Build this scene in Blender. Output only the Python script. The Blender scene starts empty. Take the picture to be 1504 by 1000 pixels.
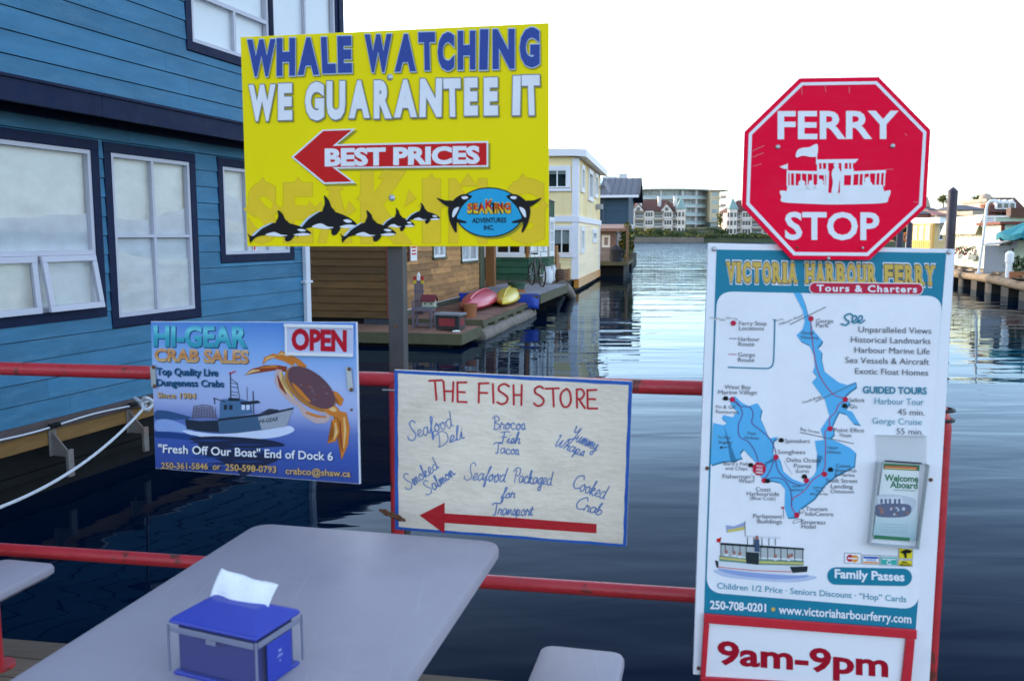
import bpy, bmesh, math, random
from mathutils import Vector, Matrix, noise
R = math.radians
rng = random.Random(7)
sc = bpy.context.scene
col = sc.collection

# ------------------------------------------------------------------ camera
F_PX, PITCH, CAM_Z = 1300.0, math.atan(153 / 1300), 2.05
cd = bpy.data.cameras.new('camera')
cam = bpy.data.objects.new('camera', cd)
col.objects.link(cam)
cd.sensor_width = 36.0
cd.lens = 36.0 * F_PX / 1504
cd.clip_start, cd.clip_end = 0.05, 6000
cam.location = (0, 0, CAM_Z)
cam.rotation_euler = (R(90) - PITCH, 0, 0)
cd.dof.use_dof = True
cd.dof.focus_distance = 9.0
cd.dof.aperture_fstop = 6.5
sc.camera = cam

# ------------------------------------------------------------------ sky, sun, exposure
SUN_EL, SUN_AZ = R(11), R(-50)          # azimuth measured to the right of the viewing direction
wd = bpy.data.worlds.new('World')
sc.world = wd
wd.use_nodes = True
nt = wd.node_tree
sky = nt.nodes.new('ShaderNodeTexSky')
sky.sky_type = 'NISHITA'
sky.sun_disc = False
sky.sun_elevation = SUN_EL
sky.sun_rotation = SUN_AZ
sky.air_density, sky.dust_density, sky.ozone_density = 0.8, 1.6, 2.0
bg = nt.nodes['Background']
bg.inputs['Strength'].default_value = 0.15
hs = nt.nodes.new('ShaderNodeHueSaturation')          # thin evening haze takes some colour out of the sky
hs.inputs['Saturation'].default_value = 0.72
nt.links.new(sky.outputs[0], hs.inputs['Color'])
nt.links.new(hs.outputs[0], bg.inputs['Color'])
sd = bpy.data.lights.new('sun', 'SUN')
sd.energy, sd.angle, sd.color = 0.6, R(0.5), (1.0, 0.78, 0.52)
sun = bpy.data.objects.new('sun', sd)
col.objects.link(sun)
sdir = Vector((math.sin(SUN_AZ) * math.cos(SUN_EL), math.cos(SUN_AZ) * math.cos(SUN_EL), math.sin(SUN_EL)))
sun.rotation_euler = sdir.to_track_quat('Z', 'Y').to_euler()
sc.view_settings.view_transform = 'Standard'
sc.view_settings.look = 'None'
sc.view_settings.exposure = 2.4
sc.view_settings.gamma = 1.0
try:
    sc.cycles.use_denoising = True
    sc.cycles.max_bounces = 8
    sc.cycles.transparent_max_bounces = 12
    sc.cycles.caustics_reflective = False
    sc.cycles.caustics_refractive = False
except Exception:
    pass

# ------------------------------------------------------------------ rays of the measured camera
def ray(x, y):
    xc, yc = (x - 752) / F_PX, -(y - 500) / F_PX
    s, c = math.sin(PITCH), math.cos(PITCH)
    return Vector((xc, yc * s + c, yc * c - s))
CAM = Vector((0, 0, CAM_Z))
def G(x, y, z=0.0):                     # world point of a ray at height z
    d = ray(x, y)
    return CAM + d * ((z - CAM_Z) / d.z)
def DY(x, y, Y):                        # world point of a ray at distance Y
    d = ray(x, y)
    return CAM + d * (Y / d.y)
def hit(x, y, p, n):                    # ray against a plane
    d = ray(x, y)
    return CAM + d * ((p - CAM).dot(n) / d.dot(n))

# ------------------------------------------------------------------ materials
MATS = {}
def mat(name, color, rough=0.6, metal=0.0, var=0.15, scale=6.0, bump=0.0, bdist=0.02, bdetail=5, bscale=40.0, spec=0.5, stretch=(1, 1, 1), island=0.0,
        dirt=None, dirt_amt=0.35, dirt_scale=3.0, dirt_edge=(0.5, 0.75), scratch=0.0, trans=0.0, alpha=1.0, grad=None, coat=0.0, ior=1.45):
    if name in MATS:
        return MATS[name]
    m = bpy.data.materials.new(name)
    m.use_nodes = True
    t = m.node_tree
    b = t.nodes['Principled BSDF']
    N, K = t.nodes.new, t.links.new
    tc = N('ShaderNodeTexCoord')
    mp = N('ShaderNodeMapping')
    mp.inputs['Scale'].default_value = stretch
    K(tc.outputs['Object'], mp.inputs['Vector'])
    cur = None
    rgb = N('ShaderNodeRGB')
    rgb.outputs[0].default_value = (*color, 1)
    cur = rgb.outputs[0]
    if grad:                            # printed colour bands along one generated axis
        axis, stops = grad
        sp = N('ShaderNodeSeparateXYZ')
        K(tc.outputs['Generated'], sp.inputs[0])
        rp = N('ShaderNodeValToRGB')
        els = rp.color_ramp.elements
        while len(els) < len(stops):
            els.new(0.5)
        for e, (p, c) in zip(els, stops):
            e.position = p
            e.color = (*c, 1)
        K(sp.outputs[axis], rp.inputs[0])
        cur = rp.outputs[0]
    def vary(src, fac_out, amt):
        mr = N('ShaderNodeMapRange')
        mr.inputs['To Min'].default_value = 1 - amt
        mr.inputs['To Max'].default_value = 1 + amt
        K(fac_out, mr.inputs['Value'])
        mx = N('ShaderNodeMix')
        mx.data_type = 'RGBA'
        mx.blend_type = 'MULTIPLY'
        mx.inputs['Factor'].default_value = 1
        K(src, mx.inputs[6])
        cb = N('ShaderNodeCombineColor')
        for i in range(3):
            K(mr.outputs[0], cb.inputs[i])
        K(cb.outputs[0], mx.inputs[7])
        return mx.outputs[2]
    if var:
        nz = N('ShaderNodeTexNoise')
        nz.inputs['Scale'].default_value = scale
        nz.inputs['Detail'].default_value = 6
        nz.inputs['Roughness'].default_value = 0.65
        K(mp.outputs[0], nz.inputs['Vector'])
        cur = vary(cur, nz.outputs[0], var * 2)
    if island:
        ge = N('ShaderNodeNewGeometry')
        cur = vary(cur, ge.outputs['Random Per Island'], island)
    if dirt:
        nd = N('ShaderNodeTexNoise')
        nd.inputs['Scale'].default_value = dirt_scale
        nd.inputs['Detail'].default_value = 8
        nd.inputs['Roughness'].default_value = 0.7
        K(mp.outputs[0], nd.inputs['Vector'])
        mr = N('ShaderNodeMapRange')
        mr.inputs['From Min'].default_value = dirt_edge[0]
        mr.inputs['From Max'].default_value = dirt_edge[1]
        mr.inputs['To Max'].default_value = dirt_amt
        K(nd.outputs[0], mr.inputs['Value'])
        mx = N('ShaderNodeMix')
        mx.data_type = 'RGBA'
        K(mr.outputs[0], mx.inputs['Factor'])
        K(cur, mx.inputs[6])
        mx.inputs[7].default_value = (*dirt, 1)
        cur = mx.outputs[2]
    if scratch:                             # fine hairline scuffs in two directions
        for k, (sx, sy, rz) in enumerate(((90, 2.2, 0.5), (2.6, 110, 0.2), (70, 1.6, -0.9))):
            m2 = N('ShaderNodeMapping')
            m2.inputs['Rotation'].default_value = (0, 0, rz)
            m2.inputs['Scale'].default_value = (sx, sy, 1)
            K(tc.outputs['Object'], m2.inputs['Vector'])
            n2 = N('ShaderNodeTexNoise')
            n2.inputs['Scale'].default_value = 1.0
            n2.inputs['Detail'].default_value = 1
            K(m2.outputs[0], n2.inputs['Vector'])
            r2 = N('ShaderNodeMapRange')
            r2.inputs['From Min'].default_value = 0.70
            r2.inputs['From Max'].default_value = 0.76
            r2.inputs['To Max'].default_value = scratch
            K(n2.outputs[0], r2.inputs['Value'])
            x2 = N('ShaderNodeMix')
            x2.data_type = 'RGBA'
            K(r2.outputs[0], x2.inputs['Factor'])
            K(cur, x2.inputs[6])
            x2.inputs[7].default_value = ((0.62, 0.6, 0.64, 1), (0.16, 0.15, 0.17, 1), (0.55, 0.53, 0.57, 1))[k]
            cur = x2.outputs[2]
    K(cur, b.inputs['Base Color'])
    rn = N('ShaderNodeTexNoise')
    rn.inputs['Scale'].default_value = scale * 1.7
    K(mp.outputs[0], rn.inputs['Vector'])
    rr = N('ShaderNodeMapRange')
    rr.inputs['To Min'].default_value = max(0, rough * 0.8)
    rr.inputs['To Max'].default_value = min(1, rough * 1.2)
    K(rn.outputs[0], rr.inputs['Value'])
    K(rr.outputs[0], b.inputs['Roughness'])
    b.inputs['Metallic'].default_value = metal
    b.inputs['Specular IOR Level'].default_value = spec
    b.inputs['IOR'].default_value = ior
    b.inputs['Coat Weight'].default_value = coat
    b.inputs['Transmission Weight'].default_value = trans
    b.inputs['Alpha'].default_value = alpha
    if bump:
        bn = N('ShaderNodeTexNoise')
        bn.inputs['Scale'].default_value = bscale
        bn.inputs['Detail'].default_value = bdetail
        K(mp.outputs[0], bn.inputs['Vector'])
        bp = N('ShaderNodeBump')
        bp.inputs['Strength'].default_value = bump
        bp.inputs['Distance'].default_value = bdist
        K(bn.outputs[0], bp.inputs['Height'])
        K(bp.outputs[0], b.inputs['Normal'])
    MATS[name] = m
    return m

def ink(name, color, rough=0.45):
    return mat('ink_' + name, color, rough, 0, 0.05, 12, spec=0.2)

# ------------------------------------------------------------------ mesh builder
class MB:
    def __init__(self):
        self.v, self.f, self.m, self.mats = [], [], [], []
    def mi(self, m):
        if m not in self.mats:
            self.mats.append(m)
        return self.mats.index(m)
    def add(self, verts, faces, m):
        o = len(self.v)
        self.v += [Vector(p) for p in verts]
        self.f += [[i + o for i in f] for f in faces]
        k = self.mi(m)
        self.m += [k] * len(faces)
        return self
    def box(self, x0, x1, y0, y1, z0, z1, m, W=None):
        p = [(x, y, z) for z in (z0, z1) for y in (y0, y1) for x in (x0, x1)]
        if W:
            p = [W(*q) for q in p]
        return self.add(p, [(0, 2, 3, 1), (4, 5, 7, 6), (0, 1, 5, 4), (2, 6, 7, 3), (0, 4, 6, 2), (1, 3, 7, 5)], m)
    def beam(self, a, b, w, h, m, up=(0, 0, 1)):      # bar of width w and height h from a to b
        a, b = Vector(a), Vector(b)
        d = (b - a).normalized()
        s = d.cross(Vector(up))
        if s.length < 1e-4:
            s = d.cross(Vector((0, 1, 0)))
        s.normalize()
        u = s.cross(d)
        p = [q + s * i * w / 2 + u * j * h / 2 for q in (a, b) for j in (-1, 1) for i in (-1, 1)]
        return self.add(p, [(0, 2, 3, 1), (4, 5, 7, 6), (0, 1, 5, 4), (2, 6, 7, 3), (0, 4, 6, 2), (1, 3, 7, 5)], m)
    def tube(self, pts, r, m, n=10, caps=True):
        pts = [Vector(p) for p in pts]
        rs = r if isinstance(r, (list, tuple)) else [r] * len(pts)
        vs, fs = [], []
        ref = None
        for i, p in enumerate(pts):
            d = (pts[min(i + 1, len(pts) - 1)] - pts[max(i - 1, 0)]).normalized()
            if ref is None:
                ref = Vector((0, 0, 1)) if abs(d.z) < 0.9 else Vector((1, 0, 0))
            s = d.cross(ref).normalized()
            u = s.cross(d)
            ref = u
            for k in range(n):
                a = 2 * math.pi * k / n
                vs.append(p + (s * math.cos(a) + u * math.sin(a)) * rs[i])
        for i in range(len(pts) - 1):
            for k in range(n):
                k2 = (k + 1) % n
                fs.append((i * n + k, i * n + k2, (i + 1) * n + k2, (i + 1) * n + k))
        if caps:
            fs.append(tuple(range(n - 1, -1, -1)))
            fs.append(tuple((len(pts) - 1) * n + k for k in range(n)))
        return self.add(vs, fs, m)
    def lathe(self, prof, m, c=(0, 0, 0), n=18):     # profile of (radius, z)
        c = Vector(c)
        return self.tube_prof(prof, m, c, n)
    def tube_prof(self, prof, m, c, n):
        vs, fs = [], []
        for r, z in prof:
            for k in range(n):
                a = 2 * math.pi * k / n
                vs.append(c + Vector((r * math.cos(a), r * math.sin(a), z)))
        for i in range(len(prof) - 1):
            for k in range(n):
                k2 = (k + 1) % n
                fs.append((i * n + k, i * n + k2, (i + 1) * n + k2, (i + 1) * n + k))
        fs.append(tuple(range(n - 1, -1, -1)))
        fs.append(tuple((len(prof) - 1) * n + k for k in range(n)))
        return self.add(vs, fs, m)
    def prism(self, poly, d, m):                      # polygon swept along vector d
        poly = [Vector(p) for p in poly]
        d = Vector(d)
        n = len(poly)
        fs = [tuple(range(n)), tuple(range(2 * n - 1, n - 1, -1))]
        fs += [(i, n + i, n + (i + 1) % n, (i + 1) % n) for i in range(n)]
        return self.add(poly + [p + d for p in poly], fs, m)
    def leaves(self, c, rad, n, size, m, shell=0.45, sd=0):
        g = random.Random(sd or rng.randint(1, 10 ** 6))
        c = Vector(c)
        mats = m if isinstance(m, (list, tuple)) else [m]
        for i in range(n):
            while True:
                p = Vector((g.uniform(-1, 1), g.uniform(-1, 1), g.uniform(-1, 1)))
                if shell < p.length < 1:
                    break
            nn = noise.noise(p * 2.3 + Vector((sd, 3.1, 7.7)))
            p = p * (0.92 + 0.32 * nn)
            q = c + Vector((p.x * rad[0], p.y * rad[1], p.z * rad[2]))
            a = Vector((g.gauss(0, 1), g.gauss(0, 1), g.gauss(0, 1))).normalized()
            b = a.cross(Vector((g.gauss(0, 1), g.gauss(0, 1), g.gauss(0, 1)))).normalized()
            s = size * g.uniform(0.6, 1.3)
            self.add([q - a * s, q - b * s * 0.45, q + a * s, q + b * s * 0.45], [(0, 1, 2, 3)], mats[i % len(mats)])
        return self
    def build(self, name, parent=None, smooth=False, off=None, bevel=0.0, weld=False, recalc=True):
        me = bpy.data.meshes.new(name)
        o0 = off if off is not None else Vector()
        me.from_pydata([tuple(p - o0) for p in self.v], [], self.f)
        for m in self.mats:
            me.materials.append(m)
        me.polygons.foreach_set('material_index', self.m)
        bm = bmesh.new()
        bm.from_mesh(me)
        if weld:
            bmesh.ops.remove_doubles(bm, verts=bm.verts, dist=1e-5)
        if recalc: bmesh.ops.recalc_face_normals(bm, faces=bm.faces)
        bm.to_mesh(me)
        bm.free()
        if smooth:
            me.polygons.foreach_set('use_smooth', [True] * len(me.polygons))
            try:
                me.set_sharp_from_angle(angle=R(38))
            except Exception:
                pass
        me.update()
        ob = bpy.data.objects.new(name, me)
        col.objects.link(ob)
        if parent is not None:
            ob.parent = parent
        if bevel:
            md = ob.modifiers.new('bevel', 'BEVEL')
            md.width = bevel
            md.segments = 2
            md.limit_method = 'ANGLE'
        return ob

def tag(o, label=None, cat=None, group=None, kind=None):
    if label: o['label'] = label
    if cat: o['category'] = cat
    if group: o['group'] = group
    if kind: o['kind'] = kind
    return o
def thing(name, label, cat, loc=(0, 0, 0), rz=0.0, group=None):
    o = bpy.data.objects.new(name, None)
    o.empty_display_size = 0.2
    col.objects.link(o)
    o.location = loc
    o.rotation_euler = (0, 0, rz)
    return tag(o, label, cat, group)
def copy_tree(o, parent=None):
    c = o.copy()
    col.objects.link(c)
    if parent is not None:
        c.parent = parent
    for ch in list(o.children):
        copy_tree(ch, c)
    return c

# ------------------------------------------------------------------ walls, siding, windows (used by every house)
class Wall:                              # s along the wall, z up, n outwards, in the house's own frame
    def __init__(self, o, d, n):
        self.o, self.d, self.n = Vector(o), Vector(d).normalized(), Vector(n).normalized()
    def __call__(self, s, z, n=0.0):
        return self.o + self.d * s + self.n * n + Vector((0, 0, z))
    def box(self, mb, s0, s1, z0, z1, n0, n1, m):
        return mb.box(s0, s1, n0, n1, z0, z1, m, lambda s, n, z: self(s, z, n))
def siding(mb, W, s0, s1, z0, z1, h, m, openings=(), lap=0.014, butt=(1.8, 3.6), g=rng, base=0.004, groove=0.0):
    k = 0
    z = z0
    while z < z1 - 0.01:
        zt = min(z + h, z1)
        cuts = [(max(a, s0), min(b, s1)) for a, b, c, d in openings if min(d, zt) - max(c, z) > 0.05]
        spans, cur = [], s0
        for a, b in sorted(cuts):
            if a > cur: spans.append((cur, a))
            cur = max(cur, b)
        if cur < s1: spans.append((cur, s1))
        pieces = [(a, b, z, zt) for a, b in spans]
        for a, b, c, d in openings:          # the slivers of a board left below and above an opening
            a2, b2 = max(a, s0), min(b, s1)
            if min(d, zt) - max(c, z) > 0.05 and b2 > a2:
                if c - z > 0.012: pieces.append((a2, b2, z, c))
                if zt - d > 0.012: pieces.append((a2, b2, d, zt))
        z_, zt_ = z, zt
        for a, b, z, zt in pieces:
            p = a
            while p < b - 1e-4:
                q = p + g.uniform(*butt)
                if b - q < 0.5: q = b
                e = 0.0015 if q < b else 0
                j = g.uniform(-0.0015, 0.0015)
                mb.add([W(p, z, base), W(q - e, z, base), W(q - e, z + j, lap + base), W(p, z + j, lap + base), W(p, zt + (0.004 - groove if not groove else -groove), base if not groove else lap * 0.7), W(q - e, zt + (0.004 if not groove else -groove), base if not groove else lap * 0.7)],
                       [(3, 2, 5, 4), (0, 1, 2, 3), (1, 5, 2), (0, 3, 4)], m)
                p = q
        z = zt_
        k += 1
def window(root, W, s0, s1, z0, z1, trim, tw, sash, cols=1, rows=1, curtain=None, glass=None, sill=False, deep=0.05, proud=0.03, sw=0.035, inner=None):
    t = MB()                              # trim boards, butted end to end
    W.box(t, s0, s1, z1 - tw, z1, 0.001, proud, trim)
    W.box(t, s0 - (0.03 if sill else 0), s1 + (0.03 if sill else 0), z0, z0 + tw * (0.8 if sill else 1), 0.001, proud + (0.03 if sill else 0), trim)
    W.box(t, s0, s0 + tw, z0 + tw, z1 - tw, 0.001, proud - 0.002, trim)
    W.box(t, s1 - tw, s1, z0 + tw, z1 - tw, 0.001, proud - 0.002, trim)
    win = t.build('window', root, bevel=0.003 if proud > 0.02 else 0)
    a, b, c, d = s0 + tw, s1 - tw, z0 + tw, z1 - tw
    s = MB()
    W.box(s, a, b, d - sw, d, -0.03, proud - 0.012, sash)
    W.box(s, a, b, c, c + sw, -0.03, proud - 0.012, sash)
    W.box(s, a, a + sw, c + sw, d - sw, -0.03, proud - 0.012, sash)
    W.box(s, b - sw, b, c + sw, d - sw, -0.03, proud - 0.012, sash)
    for i in range(1, cols):
        x = a + (b - a) * i / cols
        W.box(s, x - sw * 0.45, x + sw * 0.45, c + sw, d - sw, -0.03, proud - 0.014, sash)
    for i in range(1, rows):
        y = c + (d - c) * i / rows
        W.box(s, a + sw, b - sw, y - sw * 0.4, y + sw * 0.4, -0.028, proud - 0.016, sash)
    s.build('sash', win)
    g = MB()
    face = (0, 1, 2, 3) if W.d.cross(Vector((0, 0, 1))).dot(W.n) > 0 else (3, 2, 1, 0)
    g.add([W(a, c, -0.008), W(b, c, -0.008), W(b, d, -0.008), W(a, d, -0.008)], [face], glass or M_glass)
    g.build('pane', win, recalc=False)
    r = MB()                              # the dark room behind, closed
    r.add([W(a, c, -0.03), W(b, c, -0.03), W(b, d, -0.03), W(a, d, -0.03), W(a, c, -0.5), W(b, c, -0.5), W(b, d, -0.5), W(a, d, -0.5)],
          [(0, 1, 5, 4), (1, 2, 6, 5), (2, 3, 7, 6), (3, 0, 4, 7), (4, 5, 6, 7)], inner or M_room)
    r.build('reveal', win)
    if curtain:
        cu = MB()
        n, vs = 28, []
        f0, f1 = curtain[1], curtain[2]
        ph = rng.uniform(0, 6)
        k = 22
        for i in range(n + 1):
            for j in range(k + 1):
                u, v = i / n, j / k
                x, z = a + (b - a) * u, c + (d - c) * (f0 + (f1 - f0) * v)
                q = Vector((x * 1.1 + z * 0.9 + ph, z * 1.6 - x * 0.5, ph))
                w = 0.05 * noise.noise(q) + 0.022 * noise.noise(q * 2.7) + 0.006 * math.sin(u * 40 + ph + 2 * v)
                vs.append(W(x, z, -0.055 + w * 0.3))
        cu.add(vs, [(i * (k + 1) + j, (i + 1) * (k + 1) + j, (i + 1) * (k + 1) + j + 1, i * (k + 1) + j + 1) for i in range(n) for j in range(k)], curtain[0])
        cu.build('curtain', win, smooth=True)
        if curtain[0].name == 'white_sheet_curtain':      # overlapping sheets added, their tone steps standing in for fold shading
            for lv, top in enumerate((0.62, 0.34)):
                cu = MB()
                n2, k2, vs = 24, 8, []
                t0, t1 = top + rng.uniform(-.08, .1), top + rng.uniform(-.08, .1)
                for i in range(n2 + 1):
                    u = i / n2
                    zt_ = t0 + (t1 - t0) * u + 0.02 * noise.noise(Vector((u * 6, ph, lv * 3.0))) - 0.03 * math.sin(math.pi * u)
                    for j in range(k2 + 1):
                        v = j / k2
                        x, z = a + (b - a) * u, c + (d - c) * zt_ * v
                        vs.append(W(x, z, -0.030 + 0.010 * lv + 0.008 * noise.noise(Vector((x * 2.2, z * 3 + lv * 5, ph)))))
                cu.add(vs, [(i * (k2 + 1) + j, (i + 1) * (k2 + 1) + j, (i + 1) * (k2 + 1) + j + 1, i * (k2 + 1) + j + 1) for i in range(n2) for j in range(k2)], M_sheet_fold if lv == 0 else curtain[0])
                cu.build('curtain', win, smooth=True)
    return win

# shared materials
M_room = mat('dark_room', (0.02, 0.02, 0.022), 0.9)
M_glass = None
def glass_material():
    m = bpy.data.materials.new('window_glass')
    m.use_nodes = True
    t = m.node_tree
    for n in list(t.nodes): t.nodes.remove(n)
    out = t.nodes.new('ShaderNodeOutputMaterial')
    mix = t.nodes.new('ShaderNodeMixShader')
    lw = t.nodes.new('ShaderNodeLayerWeight')
    lw.inputs['Blend'].default_value = 0.5
    pw = t.nodes.new('ShaderNodeMath'); pw.operation = 'POWER'; pw.inputs[1].default_value = 4.0
    fr = t.nodes.new('ShaderNodeMath'); fr.operation = 'MULTIPLY_ADD'; fr.inputs[1].default_value = 0.9; fr.inputs[2].default_value = 0.07
    t.links.new(lw.outputs['Facing'], pw.inputs[0])
    t.links.new(pw.outputs[0], fr.inputs[0])
    tr = t.nodes.new('ShaderNodeBsdfTransparent')
    tr.inputs[0].default_value = (0.96, 0.97, 0.97, 1)
    gl = t.nodes.new('ShaderNodeBsdfGlossy')
    gl.inputs['Roughness'].default_value = 0.015
    bp = t.nodes.new('ShaderNodeBump')
    bp.inputs['Strength'].default_value = 0.12
    bp.inputs['Distance'].default_value = 0.02
    nz = t.nodes.new('ShaderNodeTexNoise')
    nz.inputs['Scale'].default_value = 1.6
    tc = t.nodes.new('ShaderNodeTexCoord')
    K = t.links.new
    K(tc.outputs['Object'], nz.inputs['Vector'])
    K(nz.outputs[0], bp.inputs['Height'])
    K(bp.outputs[0], gl.inputs['Normal'])
    K(fr.outputs[0], mix.inputs[0])
    K(tr.outputs[0], mix.inputs[1])
    K(gl.outputs[0], mix.inputs[2])
    K(mix.outputs[0], out.inputs[0])
    return m
M_glass = glass_material()
M_white = mat('white_paint', (0.78, 0.78, 0.76), 0.5, var=0.05, scale=9)
M_dkgreen = mat('foliage_dark', (0.035, 0.065, 0.02), 0.7, var=0.2, island=0.5)
M_green = mat('foliage_mid', (0.07, 0.105, 0.028), 0.7, var=0.2, island=0.5)
M_yelgreen = mat('foliage_yellow', (0.24, 0.19, 0.03), 0.7, var=0.2, island=0.5)
M_bark = mat('bark', (0.09, 0.06, 0.04), 0.9)
M_steel = mat('galvanised_steel', (0.42, 0.43, 0.45), 0.4, 0.8, var=0.15, scale=20)
M_rust = mat('rusty_steel', (0.16, 0.07, 0.035), 0.85, 0.2, var=0.25, scale=30)

# ------------------------------------------------------------------ SETTING: water, dock, far shore
def water():
    m = bpy.data.materials.new('harbour_water')
    m.use_nodes = True
    t = m.node_tree
    b = t.nodes['Principled BSDF']
    N, K = t.nodes.new, t.links.new
    tc = N('ShaderNodeTexCoord')
    def layer(scale, stretch, detail, rot, rough=0.5):
        mp = N('ShaderNodeMapping')
        mp.inputs['Scale'].default_value = stretch
        mp.inputs['Rotation'].default_value = (0, 0, rot)
        K(tc.outputs['Object'], mp.inputs['Vector'])
        nz = N('ShaderNodeTexNoise')
        nz.inputs['Scale'].default_value = scale
        nz.inputs['Detail'].default_value = detail
        nz.inputs['Roughness'].default_value = rough
        nz.inputs['Distortion'].default_value = 0.5
        K(mp.outputs[0], nz.inputs['Vector'])
        return nz.outputs[0]
    a = layer(0.9, (0.26, 1.05, 1), 2.0, R(3))
    c = layer(3.0, (0.38, 1.0, 1), 2.0, R(-8))
    d = layer(0.16, (0.6, 1, 1), 1.0, 0.4)
    ad = N('ShaderNodeMath'); ad.operation = 'MULTIPLY_ADD'
    K(c, ad.inputs[0]); ad.inputs[1].default_value = 0.13; K(a, ad.inputs[2])
    # patches of calm and of breeze
    mr = N('ShaderNodeMapRange')
    mr.inputs['From Min'].default_value = 0.35
    mr.inputs['From Max'].default_value = 0.65
    mr.inputs['To Min'].default_value = 0.45
    mr.inputs['To Max'].default_value = 1.15
    K(d, mr.inputs['Value'])
    # open water beyond the houses is ruffled by the breeze
    sp = N('ShaderNodeSeparateXYZ')
    K(tc.outputs['Object'], sp.inputs[0])
    far = N('ShaderNodeMapRange')
    far.inputs['From Min'].default_value = 45
    far.inputs['From Max'].default_value = 130
    far.inputs['To Min'].default_value = 1.0
    far.inputs['To Max'].default_value = 13.0
    K(sp.outputs[1], far.inputs['Value'])
    m2 = N('ShaderNodeMath'); m2.operation = 'MULTIPLY'
    K(mr.outputs[0], m2.inputs[0]); K(far.outputs[0], m2.inputs[1])
    mu = N('ShaderNodeMath'); mu.operation = 'MULTIPLY'
    K(ad.outputs[0], mu.inputs[0]); K(m2.outputs[0], mu.inputs[1])
    bp = N('ShaderNodeBump')
    bp.inputs['Strength'].default_value = 1.0
    bp.inputs['Distance'].default_value = WAVE
    K(mu.outputs[0], bp.inputs['Height'])
    # deep body colour under a mirror whose strength follows a Fresnel-like power law
    lw = N('ShaderNodeLayerWeight'); lw.inputs['Blend'].default_value = 0.5
    K(bp.outputs[0], lw.inputs['Normal'])
    pw = N('ShaderNodeMath'); pw.operation = 'POWER'; pw.inputs[1].default_value = 7.5
    K(lw.outputs['Facing'], pw.inputs[0])
    gl = N('ShaderNodeBsdfGlossy'); gl.inputs['Roughness'].default_value = 0.025; gl.inputs['Color'].default_value = (0.72, 0.88, 1.0, 1)
    K(bp.outputs[0], gl.inputs['Normal'])
    df = N('ShaderNodeBsdfDiffuse'); df.inputs['Color'].default_value = (0.0004, 0.006, 0.02, 1)
    mx = N('ShaderNodeMixShader')
    K(pw.outputs[0], mx.inputs[0]); K(df.outputs[0], mx.inputs[1]); K(gl.outputs[0], mx.inputs[2])
    K(mx.outputs[0], t.nodes['Material Output'].inputs['Surface'])
    t.nodes.remove(b)
    mb = MB()
    mb.add([(-900, -60, 0), (900, -60, 0), (900, 420, 0), (-900, 420, 0)], [(0, 1, 2, 3)], m)
    tag(mb.build('water'), kind='structure')
WAVE = 0.027
water()

def land():
    mb = MB()
    m = mat('shore_ground', (0.06, 0.07, 0.03), 0.95, var=0.3, scale=0.08, bump=0.5, bscale=1.5, dirt=(0.05, 0.07, 0.025), dirt_amt=0.9, dirt_scale=0.05)
    xs = [-900, -300] + [i * 20 for i in range(-3, 16)] + [420, 900]
    ys = [296.6, 300, 310, 322, 340, 370, 420, 600, 1200, 3000]
    vs = []
    for j, y in enumerate(ys):
        for x in xs:
            z = (-1.0 if j == 0 else 1.75 + min(y - 300, 60) * 0.05 + noise.noise(Vector((x * 0.03, y * 0.03, 0))) * 0.9 * (j > 1) + (max(0, 60 - abs(x - 70)) * 0.035 if 2 <= j <= 5 else 0))
            vs.append((x, y, z))
    n = len(xs)
    fs = [(j * n + i, j * n + i + 1, (j + 1) * n + i + 1, (j + 1) * n + i) for j in range(len(ys) - 1) for i in range(n - 1)]
    mb.add(vs, fs, m)
    tag(mb.build('ground', smooth=True), kind='structure')
land()

# ------------------------------------------------------------------ FOREGROUND: dock, railing, tables
DOCK_Z = 0.45
M_deck = mat('weathered_deck_wood', (0.16, 0.12, 0.085), 0.85, var=0.25, scale=5, stretch=(1, 12, 1), island=0.35, bump=0.3, bscale=20)
M_red = mat('red_railing_paint', (0.46, 0.022, 0.03), 0.38, var=0.12, scale=14, dirt=(0.09, 0.03, 0.018), dirt_amt=0.9, dirt_scale=9, dirt_edge=(.58, .62), bump=0.15, bscale=60, coat=0.2)
HU, HL = 0.469, 1.141                    # drops of the two rails below the camera
ru0, ru1 = G(0, 541, CAM_Z - HU), G(1035, 570, CAM_Z - HU)
FD = (ru1 - ru0).normalized()            # fence direction, level
FN = Vector((FD.y, -FD.x, 0))            # towards the viewer
FO = ru0 + (ru1 - ru0) * ((0 - ru0.x) / (ru1.x - ru0.x))
FO.z = 0
def fence(x, z, n=0.0):                  # point on the fence plane above world x
    return FO + FD * (x / FD.x) + FN * n + Vector((0, 0, z))

def dock():
    mb = MB()
    n = 0
    p = -0.22
    while n < 34:                        # planks run along the railing
        w = 0.14
        a, b = fence(-5.2, DOCK_Z, p), fence(4.2, DOCK_Z, p)
        q = FN * w * 0.965
        mb.prism([a, b, b + q, a + q], (0, 0, -0.04), M_deck)
        p += w
        n += 1
    a, b = fence(-5.2, DOCK_Z - 0.042, -0.235), fence(4.2, DOCK_Z - 0.042, -0.235)
    mb.prism([a, b, b + FN * 0.05, a + FN * 0.05], (0, 0, -0.22), M_deck)
    a, b = fence(-5.2, DOCK_Z - 0.08, -0.1), fence(4.2, DOCK_Z - 0.08, -0.1)
    mb.prism([a, b, b + FN * 4.4, a + FN * 4.4], (0, 0, -0.55), mat('float_hull', (0.03, 0.03, 0.03), 0.9))
    tag(mb.build('dock', bevel=0.004), kind='structure')
dock()

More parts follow.
